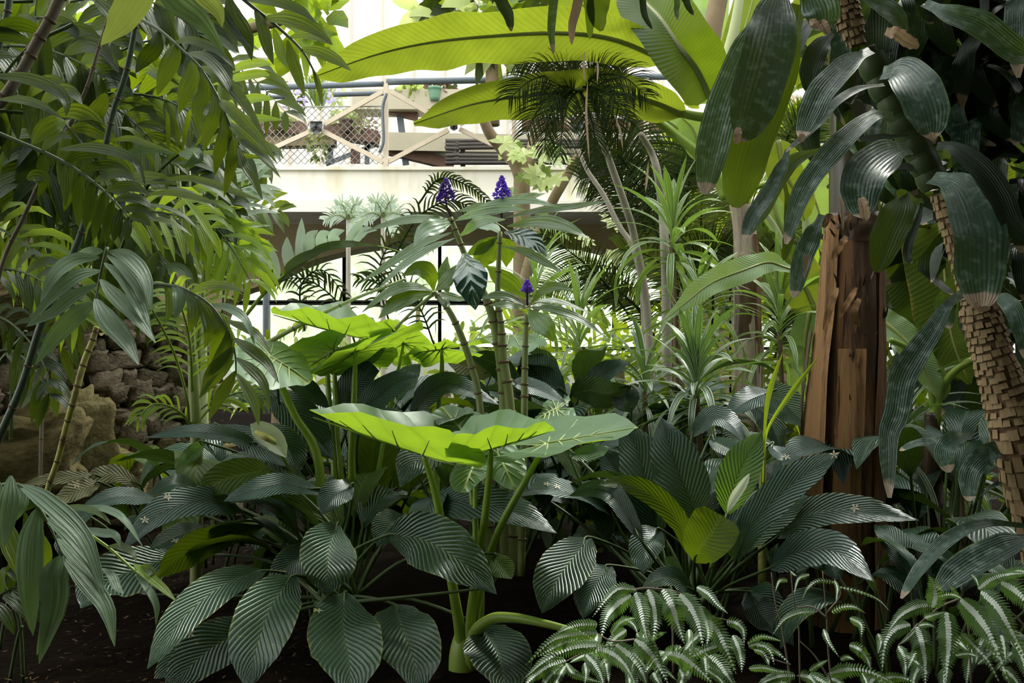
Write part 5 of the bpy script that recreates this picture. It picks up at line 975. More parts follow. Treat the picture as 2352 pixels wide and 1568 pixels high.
for k, (pts, W, m_, lb) in enumerate([
    ([(110, -90, 2.4), (150, 20, 2.4), (190, 100, 2.4), (208, 200, 2.4)], 85, 'corn_dark', 'small dark leaf tip hanging at the top edge, leftmost above the large banana leaf'),
    ([(490, -90, 2.4), (475, 60, 2.4), (465, 200, 2.4), (480, 345, 2.4)], 60, 'corn', 'narrow twisted green leaf tip hanging over the large banana leaf'),
    ([(650, -90, 2.35), (630, 40, 2.35), (600, 160, 2.35), (597, 285, 2.35)], 65, 'dry', 'dried brown leaf tip hanging at the top edge above the palm crown'),
    ([(690, -90, 2.4), (710, 40, 2.4), (715, 140, 2.4), (712, 250, 2.4)], 70, 'corn_olive', 'olive green leaf tip hanging beside the dried brown one'),
    ([(770, -120, 2.4), (770, 0, 2.4), (760, 90, 2.4), (790, 200, 2.4)], 160, 'corn_olive', 'wide olive leaf tip hanging at the top edge, brown at its end'),
    ([(1050, -90, 2.3), (1055, 30, 2.3), (1070, 110, 2.3), (1115, 188, 2.3)], 45, 'corn_dark', 'thin dark leaf tip hanging over the folded banana leaf'),
    ([(1270, -60, 2.4), (1275, 20, 2.4), (1270, 70, 2.4), (1280, 130, 2.4)], 40, 'corn', 'thin leaf tip at the top edge, between two banana leaves'),
    ([(1300, -60, 2.4), (1330, 0, 2.4), (1350, 50, 2.4), (1382, 98, 2.4)], 45, 'corn_dark', 'short curved dark leaf tip at the top edge, left of the pale banana stems')]):
    p0 = pts[0]; LF(cp2, 'C', [(p0[0] + (10 if k % 2 else -10), -470, 2.42), (p0[0], -270, 2.42)] + pts, W, 'corn', m_, 5, 14, .05, .03, nl=14, nw=4)
dl = thing('dried_leaf', 'crumpled dried tan leaf caught among the dark corn plant leaves, top right', 'leaf', Q('D', 1460, 250, 2.2))
LF(dl, 'D', [(1350, 205, 2.2), (1420, 215, 2.18), (1490, 265, 2.2), (1565, 300, 2.2)], 85, 'blunt', 'dry', 15, 20, .1, .12, 5, nl=22, nw=8)
for (pts, W) in (([(940, 130, 2.03), (960, 175, 2.02), (985, 220, 2.02)], 60), ([(400, 820, 2.02), (400, 870, 2.01), (385, 925, 2.01)], 55), ([(1190, 1270, 2.13), (1210, 1330, 2.12), (1225, 1420, 2.12)], 70), ([(1060, 1270, 2.14), (1070, 1320, 2.14), (1075, 1480, 2.14)], 25), ([(1640, 850, 2.14), (1650, 880, 2.14), (1660, 905, 2.14)], 45), ([(815, 860, 2.16), (810, 885, 2.16), (800, 915, 2.16)], 45), ([(860, 150, 2.04), (890, 145, 2.03), (925, 185, 2.03)], 50)):
    LF(cp, 'D', pts, W, 'blunt', 'dry', 5, 20, .08, .12, 4, nl=12, nw=6, name='withered_tip', label='withered tan leaf tip')
LF(cp, 'H', [(860, 230, 2.25), (840, 280, 2.24), (825, 390, 2.24)], 40, 'palm', 'dry', 5, 20, .08, .1, 4, nl=10, nw=4, name='withered_tip', label='withered tan leaf edge')
LF(cp, 'Z', [(2240, 695, 2.14), (2250, 710, 2.14), (2275, 706, 2.14)], 14, 'blunt', 'dry', 5, 20, .08, .1, 4, nl=10, nw=4, name='withered_tip', label='withered tan leaf tip')
# ------------------------------------------------------------------ banana plants
bn = thing('banana_plant', 'large banana plant with a thick brown peeling trunk right of centre', 'banana plant', P(1930, 1300, 3.6).xy.to_3d())
def sheath(pl, pts, r, mat, seed, n=28, a0=0, a1=6.2832, name='trunk', nl=60, lump=.10, fin=0):
    """trunk or peeling sheath: lengthwise ridges and torn lumps"""
    p3 = [Q(*p) if isinstance(p[0], str) else P(*p) for p in pts]; r = [float(x) for x in r]; mb = MB(); v = []; full = a1 - a0 > 6.2
    m_ = n if full else n + 1
    for i in range(nl + 1):
        t = i / nl; c = cr(p3, t); rr = cr(r, t)
        for j in range(m_):
            a = a0 + (a1 - a0) * j / n
            k = 1 + lump * noise.noise(Vector((math.cos(a) * 1.9 + seed, math.sin(a) * 1.9, t * 2.2))) + lump * .5 * noise.noise(Vector((math.cos(a) * 6 + seed, math.sin(a) * 6, t * 3.5)))
            if fin and not full and (j in (0, n)): k += fin * (1 + .8 * noise.noise(Vector((t * 14, seed, j))))
            v.append(c + Vector((math.cos(a), math.sin(a), 0)) * rr * k)
    f = [(i * m_ + j, i * m_ + (j + 1) % m_, (i + 1) * m_ + (j + 1) % m_, (i + 1) * m_ + j) for i in range(nl) for j in range(n if not full else m_)]
    mb.add(v, f); return mb.build(name, mat, pl)
base = [(1935, 1500, 3.6), (1938, 1140, 3.6), (1948, 850, 3.6), (1957, 620, 3.6), (1962, 505, 3.6)]
tr1 = sheath(bn, base, [.138, .126, .116, .104, .092], 'b_brown', 3)
sheath(bn, [(1962, 530, 3.6), (1957, 350, 3.6), (1950, 190, 3.6), (1940, 40, 3.6), (1935, -120, 3.6)], [.085, .078, .070, .062, .055], 'b_green', 8, lump=.05)
# peeling sheaths clothed round the trunk (angles: -90 deg faces the camera)
D_ = math.radians
for (pts, r, mat, sd, a0, a1) in [
    ([(1925, 1160, 3.6), (1935, 900, 3.6), (1950, 700, 3.6), (1958, 500, 3.6)], [.136, .127, .117, .103], 'b_tan', 11, D_(-178), D_(-132)),
    ([(1935, 1500, 3.6), (1940, 1140, 3.6), (1950, 900, 3.6), (1952, 800, 3.6)], [.146, .133, .124, .116], 'b_tan', 15, D_(-128), D_(-84)),
    ([(1935, 1500, 3.6), (1941, 1140, 3.6), (1950, 850, 3.6), (1965, 570, 3.6)], [.144, .131, .121, .110], 'b_brown', 19, D_(-62), D_(-10)),
    ([(1950, 900, 3.6), (1957, 700, 3.6), (1963, 520, 3.6)], [.120, .113, .102], 'b_dark', 23, D_(-122), D_(-66)),
    ([(1962, 560, 3.6), (1964, 520, 3.6), (1965, 492, 3.6)], [.106, .112, .104], 'b_dark', 27, D_(-170), D_(-20)),
    ([(1915, 1160, 3.6), (1925, 980, 3.6), (1940, 760, 3.6)], [.139, .131, .120], 'b_dark', 31, D_(-200), D_(-172))]:
    sheath(bn, pts, r, mat, sd, 14, a0, a1, 'sheath', 40, .13, .035)
random.seed(12)
for i in range(40):       # torn fibres and flakes
    y = random.choice((random.uniform(640, 800), random.uniform(500, 560), random.uniform(560, 1130))); a = D_(random.uniform(-160, -20)); x0 = 1945
    t = (1500 - y) / 1000; rr = .122 - .03 * t + .012; c = P(x0 + 8, y, 3.6); c.x += math.cos(a) * rr; c.y += math.sin(a) * rr * 1.02
    o_ = Vector((math.cos(a), math.sin(a), 0)); l = random.uniform(.02, .09); mb = MB()
    blade(mb, [c - o_ * .01, c + o_ * .012 + Vector((0, 0, l * .5)), c + o_ * .02 + Vector((random.uniform(-.01, .01), 0, l))], random.uniform(.004, .012), 'grass', random.uniform(-30, 30), 15, 0, .25, 3, 6, 2)
    mb.build('bark_flake', random.choice(('b_tan', 'b_brown', 'b_dark', 'b_brown')), tr1)
for (pts, W) in (([(1100, 120, 3.43), (1060, 180, 3.42), (1000, 270, 3.43)], 50), ([(1165, 450, 3.44), (1110, 540, 3.42), (1055, 640, 3.44)], 40), ([(1180, 520, 3.44), (1150, 600, 3.42), (1180, 700, 3.44)], 50), ([(950, 60, 3.5), (960, 20, 3.48), (1010, -20, 3.47)], 60), ([(1040, 450, 3.45), (1000, 560, 3.43), (950, 720, 3.44)], 45)):
    LF(tr1, 'H', pts, W, 'blunt', 'b_tan', 5, 20, .1, .15, 3, nl=10, nw=4, name='bark_flake')
def bleaf(pl, reg, pts, W, mat, roll, fold=10, curl=.06, wave=.02, nl=46, prof='banana', rb=.010, wf=4):
    o = LF(pl, reg, pts, W, prof, mat, roll, fold, curl, wave, wf, nl=nl, nw=10)
    s = MB(); p3 = [Q(reg, *p) for p in pts]; tube(s, p3, [rb * 1.3, rb, rb * .6, rb * .2], 6, 26); s.build('midrib', 'rib_' + ('dk' if mat == 'banana_dark' else 'lt'), o); return o
M['rib_lt'] = solid('banana_midrib', (.27, .33, .08), .5, .4, .3, 10); M['rib_dk'] = solid('banana_midrib_pale', (.42, .46, .26), .5, .4, .3, 10)
bn3 = thing('banana_plant', 'banana plant in the middle distance whose two long leaves cross in front of the walkway', 'banana plant', P(1660, 1150, 6.2).xy.to_3d())
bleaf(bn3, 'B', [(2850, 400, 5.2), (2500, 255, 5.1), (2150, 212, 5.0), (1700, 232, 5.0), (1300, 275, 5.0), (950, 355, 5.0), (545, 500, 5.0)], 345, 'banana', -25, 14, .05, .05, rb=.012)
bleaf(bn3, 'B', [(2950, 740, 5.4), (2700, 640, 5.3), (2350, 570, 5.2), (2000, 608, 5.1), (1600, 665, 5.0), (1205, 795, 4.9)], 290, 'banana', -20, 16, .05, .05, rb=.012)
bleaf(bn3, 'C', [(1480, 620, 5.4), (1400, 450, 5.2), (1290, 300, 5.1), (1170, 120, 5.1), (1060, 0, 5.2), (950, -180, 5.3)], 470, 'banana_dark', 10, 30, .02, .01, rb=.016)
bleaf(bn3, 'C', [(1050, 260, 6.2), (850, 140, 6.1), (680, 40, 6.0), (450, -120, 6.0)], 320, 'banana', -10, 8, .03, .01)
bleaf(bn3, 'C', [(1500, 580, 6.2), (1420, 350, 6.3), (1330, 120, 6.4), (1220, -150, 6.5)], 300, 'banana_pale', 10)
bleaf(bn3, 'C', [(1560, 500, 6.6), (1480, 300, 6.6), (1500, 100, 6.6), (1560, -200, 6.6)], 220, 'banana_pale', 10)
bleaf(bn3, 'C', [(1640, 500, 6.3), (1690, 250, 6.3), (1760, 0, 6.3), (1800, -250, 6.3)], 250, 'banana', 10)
bleaf(bn3, 'C', [(1480, 1010, 5.6), (1420, 930, 5.6), (1370, 820, 5.6), (1290, 745, 5.6)], 190, 'banana_pale', -15)
bleaf(bn3, 'C', [(1350, 870, 5.7), (1280, 820, 5.7), (1220, 780, 5.7), (1145, 745, 5.7)], 100, 'banana_pale', 20)
for pts, r, m_ in (([(1600, 1270, 5.6), (1530, 1130, 5.6), (1380, 960, 5.6), (1240, 850, 5.6), (1100, 740, 5.5)], [.045, .034, .028, .022], 'stalk'), ([(1605, 1250, 5.7), (1560, 900, 5.7), (1570, 500, 5.7), (1640, 200, 5.7), (1690, -100, 5.7)], [.05, .04, .034, .024], 'stalk_pale'),
                   ([(1500, 760, 5.4), (1330, 730, 5.4), (1150, 660, 5.4), (1050, 620, 5.3), (980, 600, 5.3)], [.03, .026, .02, .016], 'stalk'), ([(1470, 420, 6.0), (1500, 200, 6.0), (1540, 0, 6.0), (1580, -150, 6.0)], [.06, .06, .05], 'bark'), ([(1600, 900, 5.9), (1500, 560, 5.9), (1300, 200, 5.9), (1200, 140, 5.9)], [.04, .028, .02], 'stalk_pale'),
                   ([(1640, 1250, 5.5), (1850, 1180, 5.5), (2000, 1150, 5.5)], [.02, .016, .012], 'stalk')):
    s = MB(); tube(s, [Q('C', *p) for p in pts], r, 10); s.build('leaf_stalk', m_, bn3)
sheath(bn3, [(1716, 1180, 5.4), (1716, 850, 5.4), (1716, 700, 5.4), (1712, 540, 5.4), (1700, 470, 5.4)], [.085, .078, .07, .062, .055], 'b_grey', 41)
sheath(bn3, [(1716, 1180, 5.4), (1716, 700, 5.4), (1712, 540, 5.4)], [.089, .074, .066], 'b_brown', 45, 12, D_(-70), D_(0), 'sheath', 40, .12, .03)
sheath(bn3, [(1716, 780, 5.4), (1714, 700, 5.4), (1712, 615, 5.4)], [.078, .077, .07], 'b_dark', 49, 12, D_(-160), D_(-60), 'sheath', 20, .12, .03)
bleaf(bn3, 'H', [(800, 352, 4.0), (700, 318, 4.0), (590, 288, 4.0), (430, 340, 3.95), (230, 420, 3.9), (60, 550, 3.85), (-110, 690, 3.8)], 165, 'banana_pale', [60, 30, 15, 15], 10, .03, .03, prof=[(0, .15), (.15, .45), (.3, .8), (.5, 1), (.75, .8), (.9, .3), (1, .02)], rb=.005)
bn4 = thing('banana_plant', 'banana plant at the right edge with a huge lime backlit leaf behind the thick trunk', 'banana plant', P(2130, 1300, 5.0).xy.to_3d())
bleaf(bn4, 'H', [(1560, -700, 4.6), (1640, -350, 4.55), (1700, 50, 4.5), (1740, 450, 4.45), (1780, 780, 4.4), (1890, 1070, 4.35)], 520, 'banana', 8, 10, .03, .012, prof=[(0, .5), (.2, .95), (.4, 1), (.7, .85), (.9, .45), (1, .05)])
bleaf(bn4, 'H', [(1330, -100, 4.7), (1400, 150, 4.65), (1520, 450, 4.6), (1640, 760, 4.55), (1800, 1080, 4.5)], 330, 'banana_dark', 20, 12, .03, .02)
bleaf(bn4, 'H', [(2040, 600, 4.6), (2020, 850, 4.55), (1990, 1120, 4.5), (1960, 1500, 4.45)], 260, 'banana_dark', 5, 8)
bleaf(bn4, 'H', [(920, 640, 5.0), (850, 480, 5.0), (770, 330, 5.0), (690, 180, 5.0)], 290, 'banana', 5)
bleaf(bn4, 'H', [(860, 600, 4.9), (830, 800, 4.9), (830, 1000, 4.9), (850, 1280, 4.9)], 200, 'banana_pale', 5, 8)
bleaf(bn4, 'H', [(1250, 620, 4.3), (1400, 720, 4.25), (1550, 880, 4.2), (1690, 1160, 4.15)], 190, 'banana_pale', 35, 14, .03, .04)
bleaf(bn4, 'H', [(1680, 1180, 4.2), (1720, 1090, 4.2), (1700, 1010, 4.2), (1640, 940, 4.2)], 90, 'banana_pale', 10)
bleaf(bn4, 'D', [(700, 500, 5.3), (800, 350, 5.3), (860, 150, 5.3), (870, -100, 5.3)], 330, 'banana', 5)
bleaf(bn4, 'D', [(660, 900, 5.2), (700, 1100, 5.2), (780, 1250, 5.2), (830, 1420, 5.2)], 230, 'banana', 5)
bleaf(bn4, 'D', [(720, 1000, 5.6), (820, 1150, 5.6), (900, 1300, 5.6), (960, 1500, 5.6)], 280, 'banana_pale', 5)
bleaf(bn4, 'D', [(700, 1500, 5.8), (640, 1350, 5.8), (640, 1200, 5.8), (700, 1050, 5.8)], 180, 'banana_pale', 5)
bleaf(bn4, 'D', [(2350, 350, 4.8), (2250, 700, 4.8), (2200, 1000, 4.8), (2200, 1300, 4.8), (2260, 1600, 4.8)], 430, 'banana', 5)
bleaf(bn4, 'H', [(2240, 100, 5.0), (2150, 300, 5.0), (2090, 500, 5.0)], 300, 'banana', 5)
for pts, r, m_ in (([(1650, 1568, 4.2), (1660, 1300, 4.2), (1700, 1120, 4.2), (1800, 980, 4.15), (1960, 890, 4.1), (2100, 840, 4.1)], [.035, .022, .016, .012], 'stalk'), ([(1660, 1400, 4.2), (1650, 1150, 4.2), (1590, 950, 4.2), (1500, 840, 4.2), (1380, 780, 4.2)], [.018, .013, .009], 'stalk'),
                   ([(1640, 1700, 4.2), (1650, 1450, 4.2), (1640, 1250, 4.2)], [.045, .04, .025], 'b_dark'), ([(1660, 1420, 4.1), (1740, 1360, 4.1), (1850, 1270, 4.1)], [.012, .009, .006], 'cane_yellow'), ([(1640, 2500, 4.3), (1640, 1700, 4.2)], [.06, .05], 'b_dark')):
    s = MB(); tube(s, [Q('H', *p) for p in pts], r, 10); s.build('leaf_stalk', m_, bn4)
for pts, r, m_ in (([(500, 900, 5.4), (640, 1000, 5.4), (760, 1150, 5.4), (830, 1350, 5.4), (840, 1600, 5.4)], [.014, .018, .022], 'stalk_pale'), ([(560, 1350, 5.0), (620, 1430, 5.0), (680, 1540, 5.0), (700, 1600, 5.0)], [.012, .016], 'stalk_pale')):
    s = MB(); tube(s, [Q('D', *p) for p in pts], r, 8); s.build('leaf_stalk', m_, bn4)
gs = thing('leaf_shoot', 'two pale green pointed shoots rising left of the thick banana trunk', 'shoot', P(1755, 1300, 3.3).xy.to_3d())
for pts in ([(560, 1700, 3.2), (570, 1400, 3.2), (600, 1130, 3.2), (690, 860, 3.2)], [(565, 1500, 3.25), (600, 1340, 3.22), (740, 1130, 3.2), (920, 890, 3.2)]):
    LF(gs, 'H', pts[:], 46, [(0, .3), (.4, .5), (.7, 1), (.9, .5), (1, .03)], 'palm_lime', 0, 35, .0, 0, nw=4)
s = MB(); tube(s, [Q('H', 555, 2350, 3.3), Q('H', 555, 1900, 3.3), Q('H', 565, 1450, 3.25)], [.014, .012, .008], 8); s.build('stem', 'cane_yellow', gs)

# ------------------------------------------------------------------ feather palms (dark crown in the middle)
fp = thing('feather_palm', 'feather palm with thin grey trunks and a dark drooping crown at the centre top', 'palm', P(1460, 1050, 5.6).xy.to_3d())
for pts, r in (([(640, 560, 5.2), (700, 720, 5.2), (800, 930, 5.25), (870, 1120, 5.3), (950, 1350, 5.4), (1000, 1530, 5.5), (1080, 2000, 5.6), (1120, 2900, 5.6)], [.014, .018, .02, .022, .026]),
               ([(1040, 860, 5.2), (1110, 980, 5.3), (1150, 1120, 5.3), (1180, 1350, 5.4), (1195, 1600, 5.4), (1205, 1900, 5.5), (1210, 2900, 5.6)], [.016, .022, .026, .03]),
               ([(640, 960, 5.6), (700, 1100, 5.6), (800, 1250, 5.6), (900, 1450, 5.6), (1000, 1620, 5.6), (1060, 2000, 5.7), (1060, 2900, 5.7)], [.010, .014, .016, .018])):
    s = MB(); tube(s, [Q('C', *p) for p in pts], r, 8, 40); s.build('trunk', 'trunk_thin', fp)
random.seed(3)
crown = [([(640, 570, 5.2), (500, 480, 5.1), (330, 520, 5.0), (190, 640, 4.95)], 230), ([(640, 570, 5.2), (520, 560, 5.1), (400, 680, 5.0), (300, 860, 4.95)], 230), ([(640, 580, 5.2), (580, 650, 5.1), (540, 800, 5.0), (520, 1000, 4.95)], 210),
         ([(650, 560, 5.2), (740, 560, 5.1), (850, 620, 5.0), (960, 760, 4.95)], 220), ([(650, 550, 5.2), (780, 480, 5.1), (940, 500, 5.0), (1080, 620, 4.95)], 220), ([(640, 540, 5.2), (620, 430, 5.2), (600, 350, 5.2), (560, 280, 5.2)], 160),
         ([(640, 560, 5.2), (520, 420, 5.2), (380, 390, 5.15), (230, 420, 5.1)], 190), ([(650, 580, 5.2), (700, 700, 5.1), (740, 850, 5.05), (740, 1050, 5.0)], 190), ([(640, 580, 5.2), (560, 600, 5.1), (450, 760, 5.1), (420, 980, 5.1)], 200),
         ([(650, 560, 5.2), (760, 600, 5.2), (860, 740, 5.2), (900, 960, 5.2)], 200), ([(640, 560, 5.25), (560, 480, 5.25), (450, 540, 5.2), (330, 700, 5.2)], 220), ([(650, 540, 5.2), (720, 430, 5.2), (820, 390, 5.2), (930, 420, 5.2)], 170)]
for pts, ll in crown: frond(fp, 'C', pts, 44, ll * 1.1, 8, 'cycad', 58, .42, False, roll=random.uniform(-30, 30), rr=.005, sm='cycad', prof='grass')
for pts in ([(700, 520, 4.9), (690, 700, 4.9), (700, 900, 4.9), (712, 1050, 4.9)], [(880, 760, 4.9), (910, 850, 4.9), (925, 960, 4.9)], [(1090, 1040, 4.8), (1080, 1150, 4.8), (1070, 1240, 4.8)], [(680, 330, 5), (675, 420, 5), (680, 520, 5)], [(760, 380, 5), (765, 450, 5), (760, 540, 5)]):
    LF(fp, 'C', pts, 16, 'palm', 'dry', 0, 20, 0, .05, nl=8, nw=2, name='dead_leaflet')
fp2 = thing('feather_palm', 'fine-leaved feather palm with long arching fronds behind the centre', 'palm', P(1560, 1000, 6.4).xy.to_3d())
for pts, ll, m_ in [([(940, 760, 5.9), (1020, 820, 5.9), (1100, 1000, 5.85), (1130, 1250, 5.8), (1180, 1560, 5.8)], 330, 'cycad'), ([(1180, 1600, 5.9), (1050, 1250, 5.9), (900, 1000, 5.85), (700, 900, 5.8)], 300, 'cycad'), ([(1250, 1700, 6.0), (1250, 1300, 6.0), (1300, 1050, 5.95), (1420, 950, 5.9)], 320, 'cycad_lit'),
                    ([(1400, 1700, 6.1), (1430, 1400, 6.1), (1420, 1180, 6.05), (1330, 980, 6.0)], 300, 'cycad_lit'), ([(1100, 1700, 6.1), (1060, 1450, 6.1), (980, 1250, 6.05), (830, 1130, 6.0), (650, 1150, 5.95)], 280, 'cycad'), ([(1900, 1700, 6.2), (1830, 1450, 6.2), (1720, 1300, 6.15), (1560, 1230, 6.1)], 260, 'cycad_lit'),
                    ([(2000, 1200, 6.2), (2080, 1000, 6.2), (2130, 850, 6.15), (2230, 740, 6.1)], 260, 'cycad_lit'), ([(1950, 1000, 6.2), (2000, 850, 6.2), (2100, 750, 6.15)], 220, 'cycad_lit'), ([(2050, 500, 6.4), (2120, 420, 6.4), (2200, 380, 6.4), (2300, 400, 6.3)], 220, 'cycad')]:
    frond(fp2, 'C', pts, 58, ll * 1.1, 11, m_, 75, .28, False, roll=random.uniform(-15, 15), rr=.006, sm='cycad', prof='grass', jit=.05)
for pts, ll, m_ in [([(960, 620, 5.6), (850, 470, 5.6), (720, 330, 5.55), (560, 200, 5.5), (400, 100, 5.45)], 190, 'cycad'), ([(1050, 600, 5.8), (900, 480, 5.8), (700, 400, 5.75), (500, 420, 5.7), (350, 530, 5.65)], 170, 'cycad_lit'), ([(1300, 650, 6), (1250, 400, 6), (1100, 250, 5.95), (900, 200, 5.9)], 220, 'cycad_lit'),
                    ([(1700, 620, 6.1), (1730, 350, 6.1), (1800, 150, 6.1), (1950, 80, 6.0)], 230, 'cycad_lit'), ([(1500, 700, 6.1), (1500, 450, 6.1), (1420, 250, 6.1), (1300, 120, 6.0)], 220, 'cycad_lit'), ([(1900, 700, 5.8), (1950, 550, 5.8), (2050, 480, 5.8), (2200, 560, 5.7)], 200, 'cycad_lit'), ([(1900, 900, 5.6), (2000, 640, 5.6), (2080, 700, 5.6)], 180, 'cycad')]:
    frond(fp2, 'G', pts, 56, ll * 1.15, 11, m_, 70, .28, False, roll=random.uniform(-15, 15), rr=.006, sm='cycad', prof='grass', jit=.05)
s = MB(); tube(s, [P(1560, 1000, 6.4), P(1540, 700, 6.2), P(1530, 560, 6.0)], [.06, .05, .04], 8); s.build('trunk', 'bark', fp2)
# ------------------------------------------------------------------ striped dracaenas
def drac(name_lb, x, y, Y, n, L, W, mat, zs, g=None, el=(-.2, 1.5), ph=(0, 6.283), stemr=.012, dr=(.5, 1.3)):
    c = P(x, y, Y); d = thing('striped_dracaena', name_lb, 'plant', (c.x, c.y, 0), g)
    s = MB(); tube(s, [Vector((c.x, c.y, 0)), Vector((c.x + .02, c.y, c.z * .5)), c], [stemr * 1.2, stemr], 8); s.build('stem', 'bark', d)
    for i in range(n):
        t = i / n; mb = MB(); e = el[0] + (el[1] - el[0]) * t
        gen_leaf(mb, c + Vector((0, 0, (t - .5) * zs)), i * 2.4 + random.uniform(-.3, .3) if ph[1] > 6 else random.uniform(*ph), e + random.uniform(-.15, .15), L * random.uniform(.75, 1.1), W * random.uniform(.8, 1.15), 'strap', random.uniform(*dr) * (1.1 - .7 * t), 16, .03, .01, 12, 6, random.uniform(-20, 20))
        mb.build('leaf', mat, d)
    return d
random.seed(9)
drac('striped dracaena with white-edged narrow leaves, in front of the slimmer banana trunk', 1600, 905, 4.0, 58, .36, .032, 'stripe', .16)
drac('upright striped dracaena between the two thin grey palm trunks', 1545, 560, 5.0, 34, .42, .04, 'stripe_bg', .2)
drac('striped dracaena at the right of the fine feather palm, below the long pale leaf', 1600, 720, 5.0, 40, .38, .032, 'stripe_bg', .2)
drac('striped dracaena behind the third ginger stem', 1330, 800, 4.6, 44, .40, .026, 'stripe_bg', .25)
drac('striped dracaena right of the slimmer banana trunk, narrow leaves in shade', 1790, 760, 5.0, 44, .42, .03, 'stripe_bg', .3)
drac('small striped dracaena left of the slimmer banana trunk, low down', 1480, 900, 4.5, 36, .34, .026, 'stripe', .15)
drac('striped dracaena behind the ginger stems at mid-height', 1230, 690, 5.2, 36, .45, .03, 'stripe_bg', .3)
drac('striped dracaena low at the right of the thick banana trunk', 2070, 1000, 4.3, 40, .40, .03, 'stripe', .2)
drac('tall striped dracaena in shade at the far right behind the ringed trunk', 2200, 1080, 4.6, 34, .4, .03, 'stripe', .2)
# ------------------------------------------------------------------ forked tree before the walkway
ft = thing('forked_tree', 'small forked tree with lobed pale leaves in front of the walkway', 'tree', P(1200, 900, 8.0).xy.to_3d())
for pts, r in (([(1900, 2900, 8), (1900, 1250, 8), (1890, 1120, 8), (1850, 1030, 8), (1770, 950, 8), (1680, 830, 7.9), (1600, 600, 7.8)], [.08, .066, .062, .055, .045, .035]), ([(1910, 1150, 8), (1950, 1020, 8), (1985, 850, 8), (2000, 600, 8)], [.055, .05, .04, .035]),
               ([(1850, 2100, 7.6), (1960, 1650, 7.6), (2080, 1330, 7.6), (2180, 1150, 7.6), (2260, 1000, 7.6)], [.05, .042, .038, .03])):
    s = MB(); tube(s, [Q('B', *p) for p in pts], r, 10, 40); s.build('branch' if pts[0][1] != 2900 else 'trunk', 'bark', ft)
def palmate(pl, c, s_, mat, face, lobes=7, name='leaf'):
    mb = MB(); n = Vector(face).normalized(); u = n.orthogonal().normalized(); v_ = n.cross(u); a0 = random.random() * 6.28
    for k in range(lobes):
        a = a0 + (k - lobes / 2) / lobes * 5.2; d = u * math.cos(a) + v_ * math.sin(a); l = s_ * (1 - .25 * abs(k - lobes / 2) / lobes)
        w0 = d.cross(n) * s_ * .17; v = [c, c + d * l * .35 + w0 * .9, c + d * l * .62 + w0 * 1.25, c + d * l - n * s_ * .12, c + d * l * .62 - w0 * 1.25, c + d * l * .35 - w0 * .9]
        mb.add(v, [(0, 1, 2, 3), (0, 3, 4, 5)], [(.5, 0), (0, .3), (0, .6), (.5, 1), (1, .6), (1, .3)])
    return mb.build(name, mat, pl)
random.seed(14)
for i in range(34):
    x, y = random.choice(((random.uniform(1140, 1330), random.uniform(270, 480)), (random.uniform(1230, 1480), random.uniform(380, 600)), (random.uniform(1170, 1300), random.uniform(330, 430))))
    Y = random.uniform(7.2, 8.3); palmate(ft, P(x, y, Y), random.uniform(.08, .15), random.choice(('shrub_pale', 'shrub_pale', 'shrub')), (random.uniform(-.5, .5), -.6, random.uniform(.2, 1)))
# ------------------------------------------------------------------ background foliage
def bush(name, lb, cat, c, rad, n, L, W, mat, prof='ging', g=None, tx=0, trunk_=None, up=.2, nl=4):
    d = thing(name, lb, cat, (c[0], c[1], c[2] - rad[2]) if trunk_ is None else (c[0] + tx, c[1], trunk_), g); mb = MB(); mats = mat if isinstance(mat, tuple) else (mat,)
    for i in range(n):
        v = Vector((random.gauss(0, 1), random.gauss(0, 1), random.gauss(0, 1))).normalized() * random.random() ** .45
        p = Vector(c) + Vector((v.x * rad[0], v.y * rad[1], v.z * rad[2])); dr_ = (v + Vector((random.uniform(-.6, .6), random.uniform(-.6, .6), random.uniform(-.3, .5) + up))).normalized(); l = L * random.uniform(.6, 1.2)
        pts = [p, p + dr_ * l * .5, p + dr_ * l + Vector((0, 0, -l * .3))]
        blade(mb, pts, W * random.uniform(.7, 1.2), prof, random.uniform(-40, 60), 12, 0, 0, 2, nl, 2, mi=random.randrange(len(mats)))
    tag(mb.build('foliage', list(mats), d), kind='stuff')
    if trunk_ is not None:
        s = MB(); tube(s, [Vector((c[0] + tx, c[1], trunk_)), Vector((c[0] + tx * .95, c[1], (trunk_ + c[2]) / 2)), Vector((c[0] + tx * .6, c[1], c[2] * .9 + trunk_ * .1)), Vector(c)], [.07, .05, .03], 8); s.build('trunk', 'bark', d)
    return d
random.seed(31)
def pb(x, y, Y): return tuple(P(x, y, Y))
bush('leafy_tree', 'tree with wavy yellow-green leaves above the left end of the railing', 'tree', pb(680, 35, 6.5), (.30, .35, .26), 80, .22, .13, ('shrub', 'palm_lime'), trunk_=0, tx=-1.1)
bush('leafy_tree', 'tree crown of yellow-green leaves above the long banana leaf', 'tree', pb(1130, 30, 9), (.75, .5, .36), 300, .26, .14, ('shrub', 'shrub_pale', 'shrub_dark'), trunk_=2.95)
bush('leafy_shrub', 'bright leafy shrub behind the corn plant at the upper right', 'shrub', pb(1800, 300, 8), (1.0, .6, .9), 240, .30, .09, ('shrub', 'palm_lime'), trunk_=0)
bush('leafy_shrub', 'tall green tree behind the dark palms, upper left corner', 'tree', pb(60, 180, 6.5), (1.0, .6, .8), 600, .24, .08, ('shrub', 'shrub_dark', 'palm_lime'), trunk_=0)
bush('leafy_shrub', 'green shrub between the rock wall and the walkway', 'shrub', pb(260, 480, 7.5), (1.0, .6, .8), 340, .24, .07, ('shrub', 'shrub_pale', 'palm'), trunk_=0)
bush('leafy_shrub', 'low sunlit undergrowth in front of the left window', 'shrub', pb(640, 850, 7.5), (1.1, .6, .30), 200, .16, .035, ('shrub_pale', 'palm_lime', 'palm'), trunk_=0)
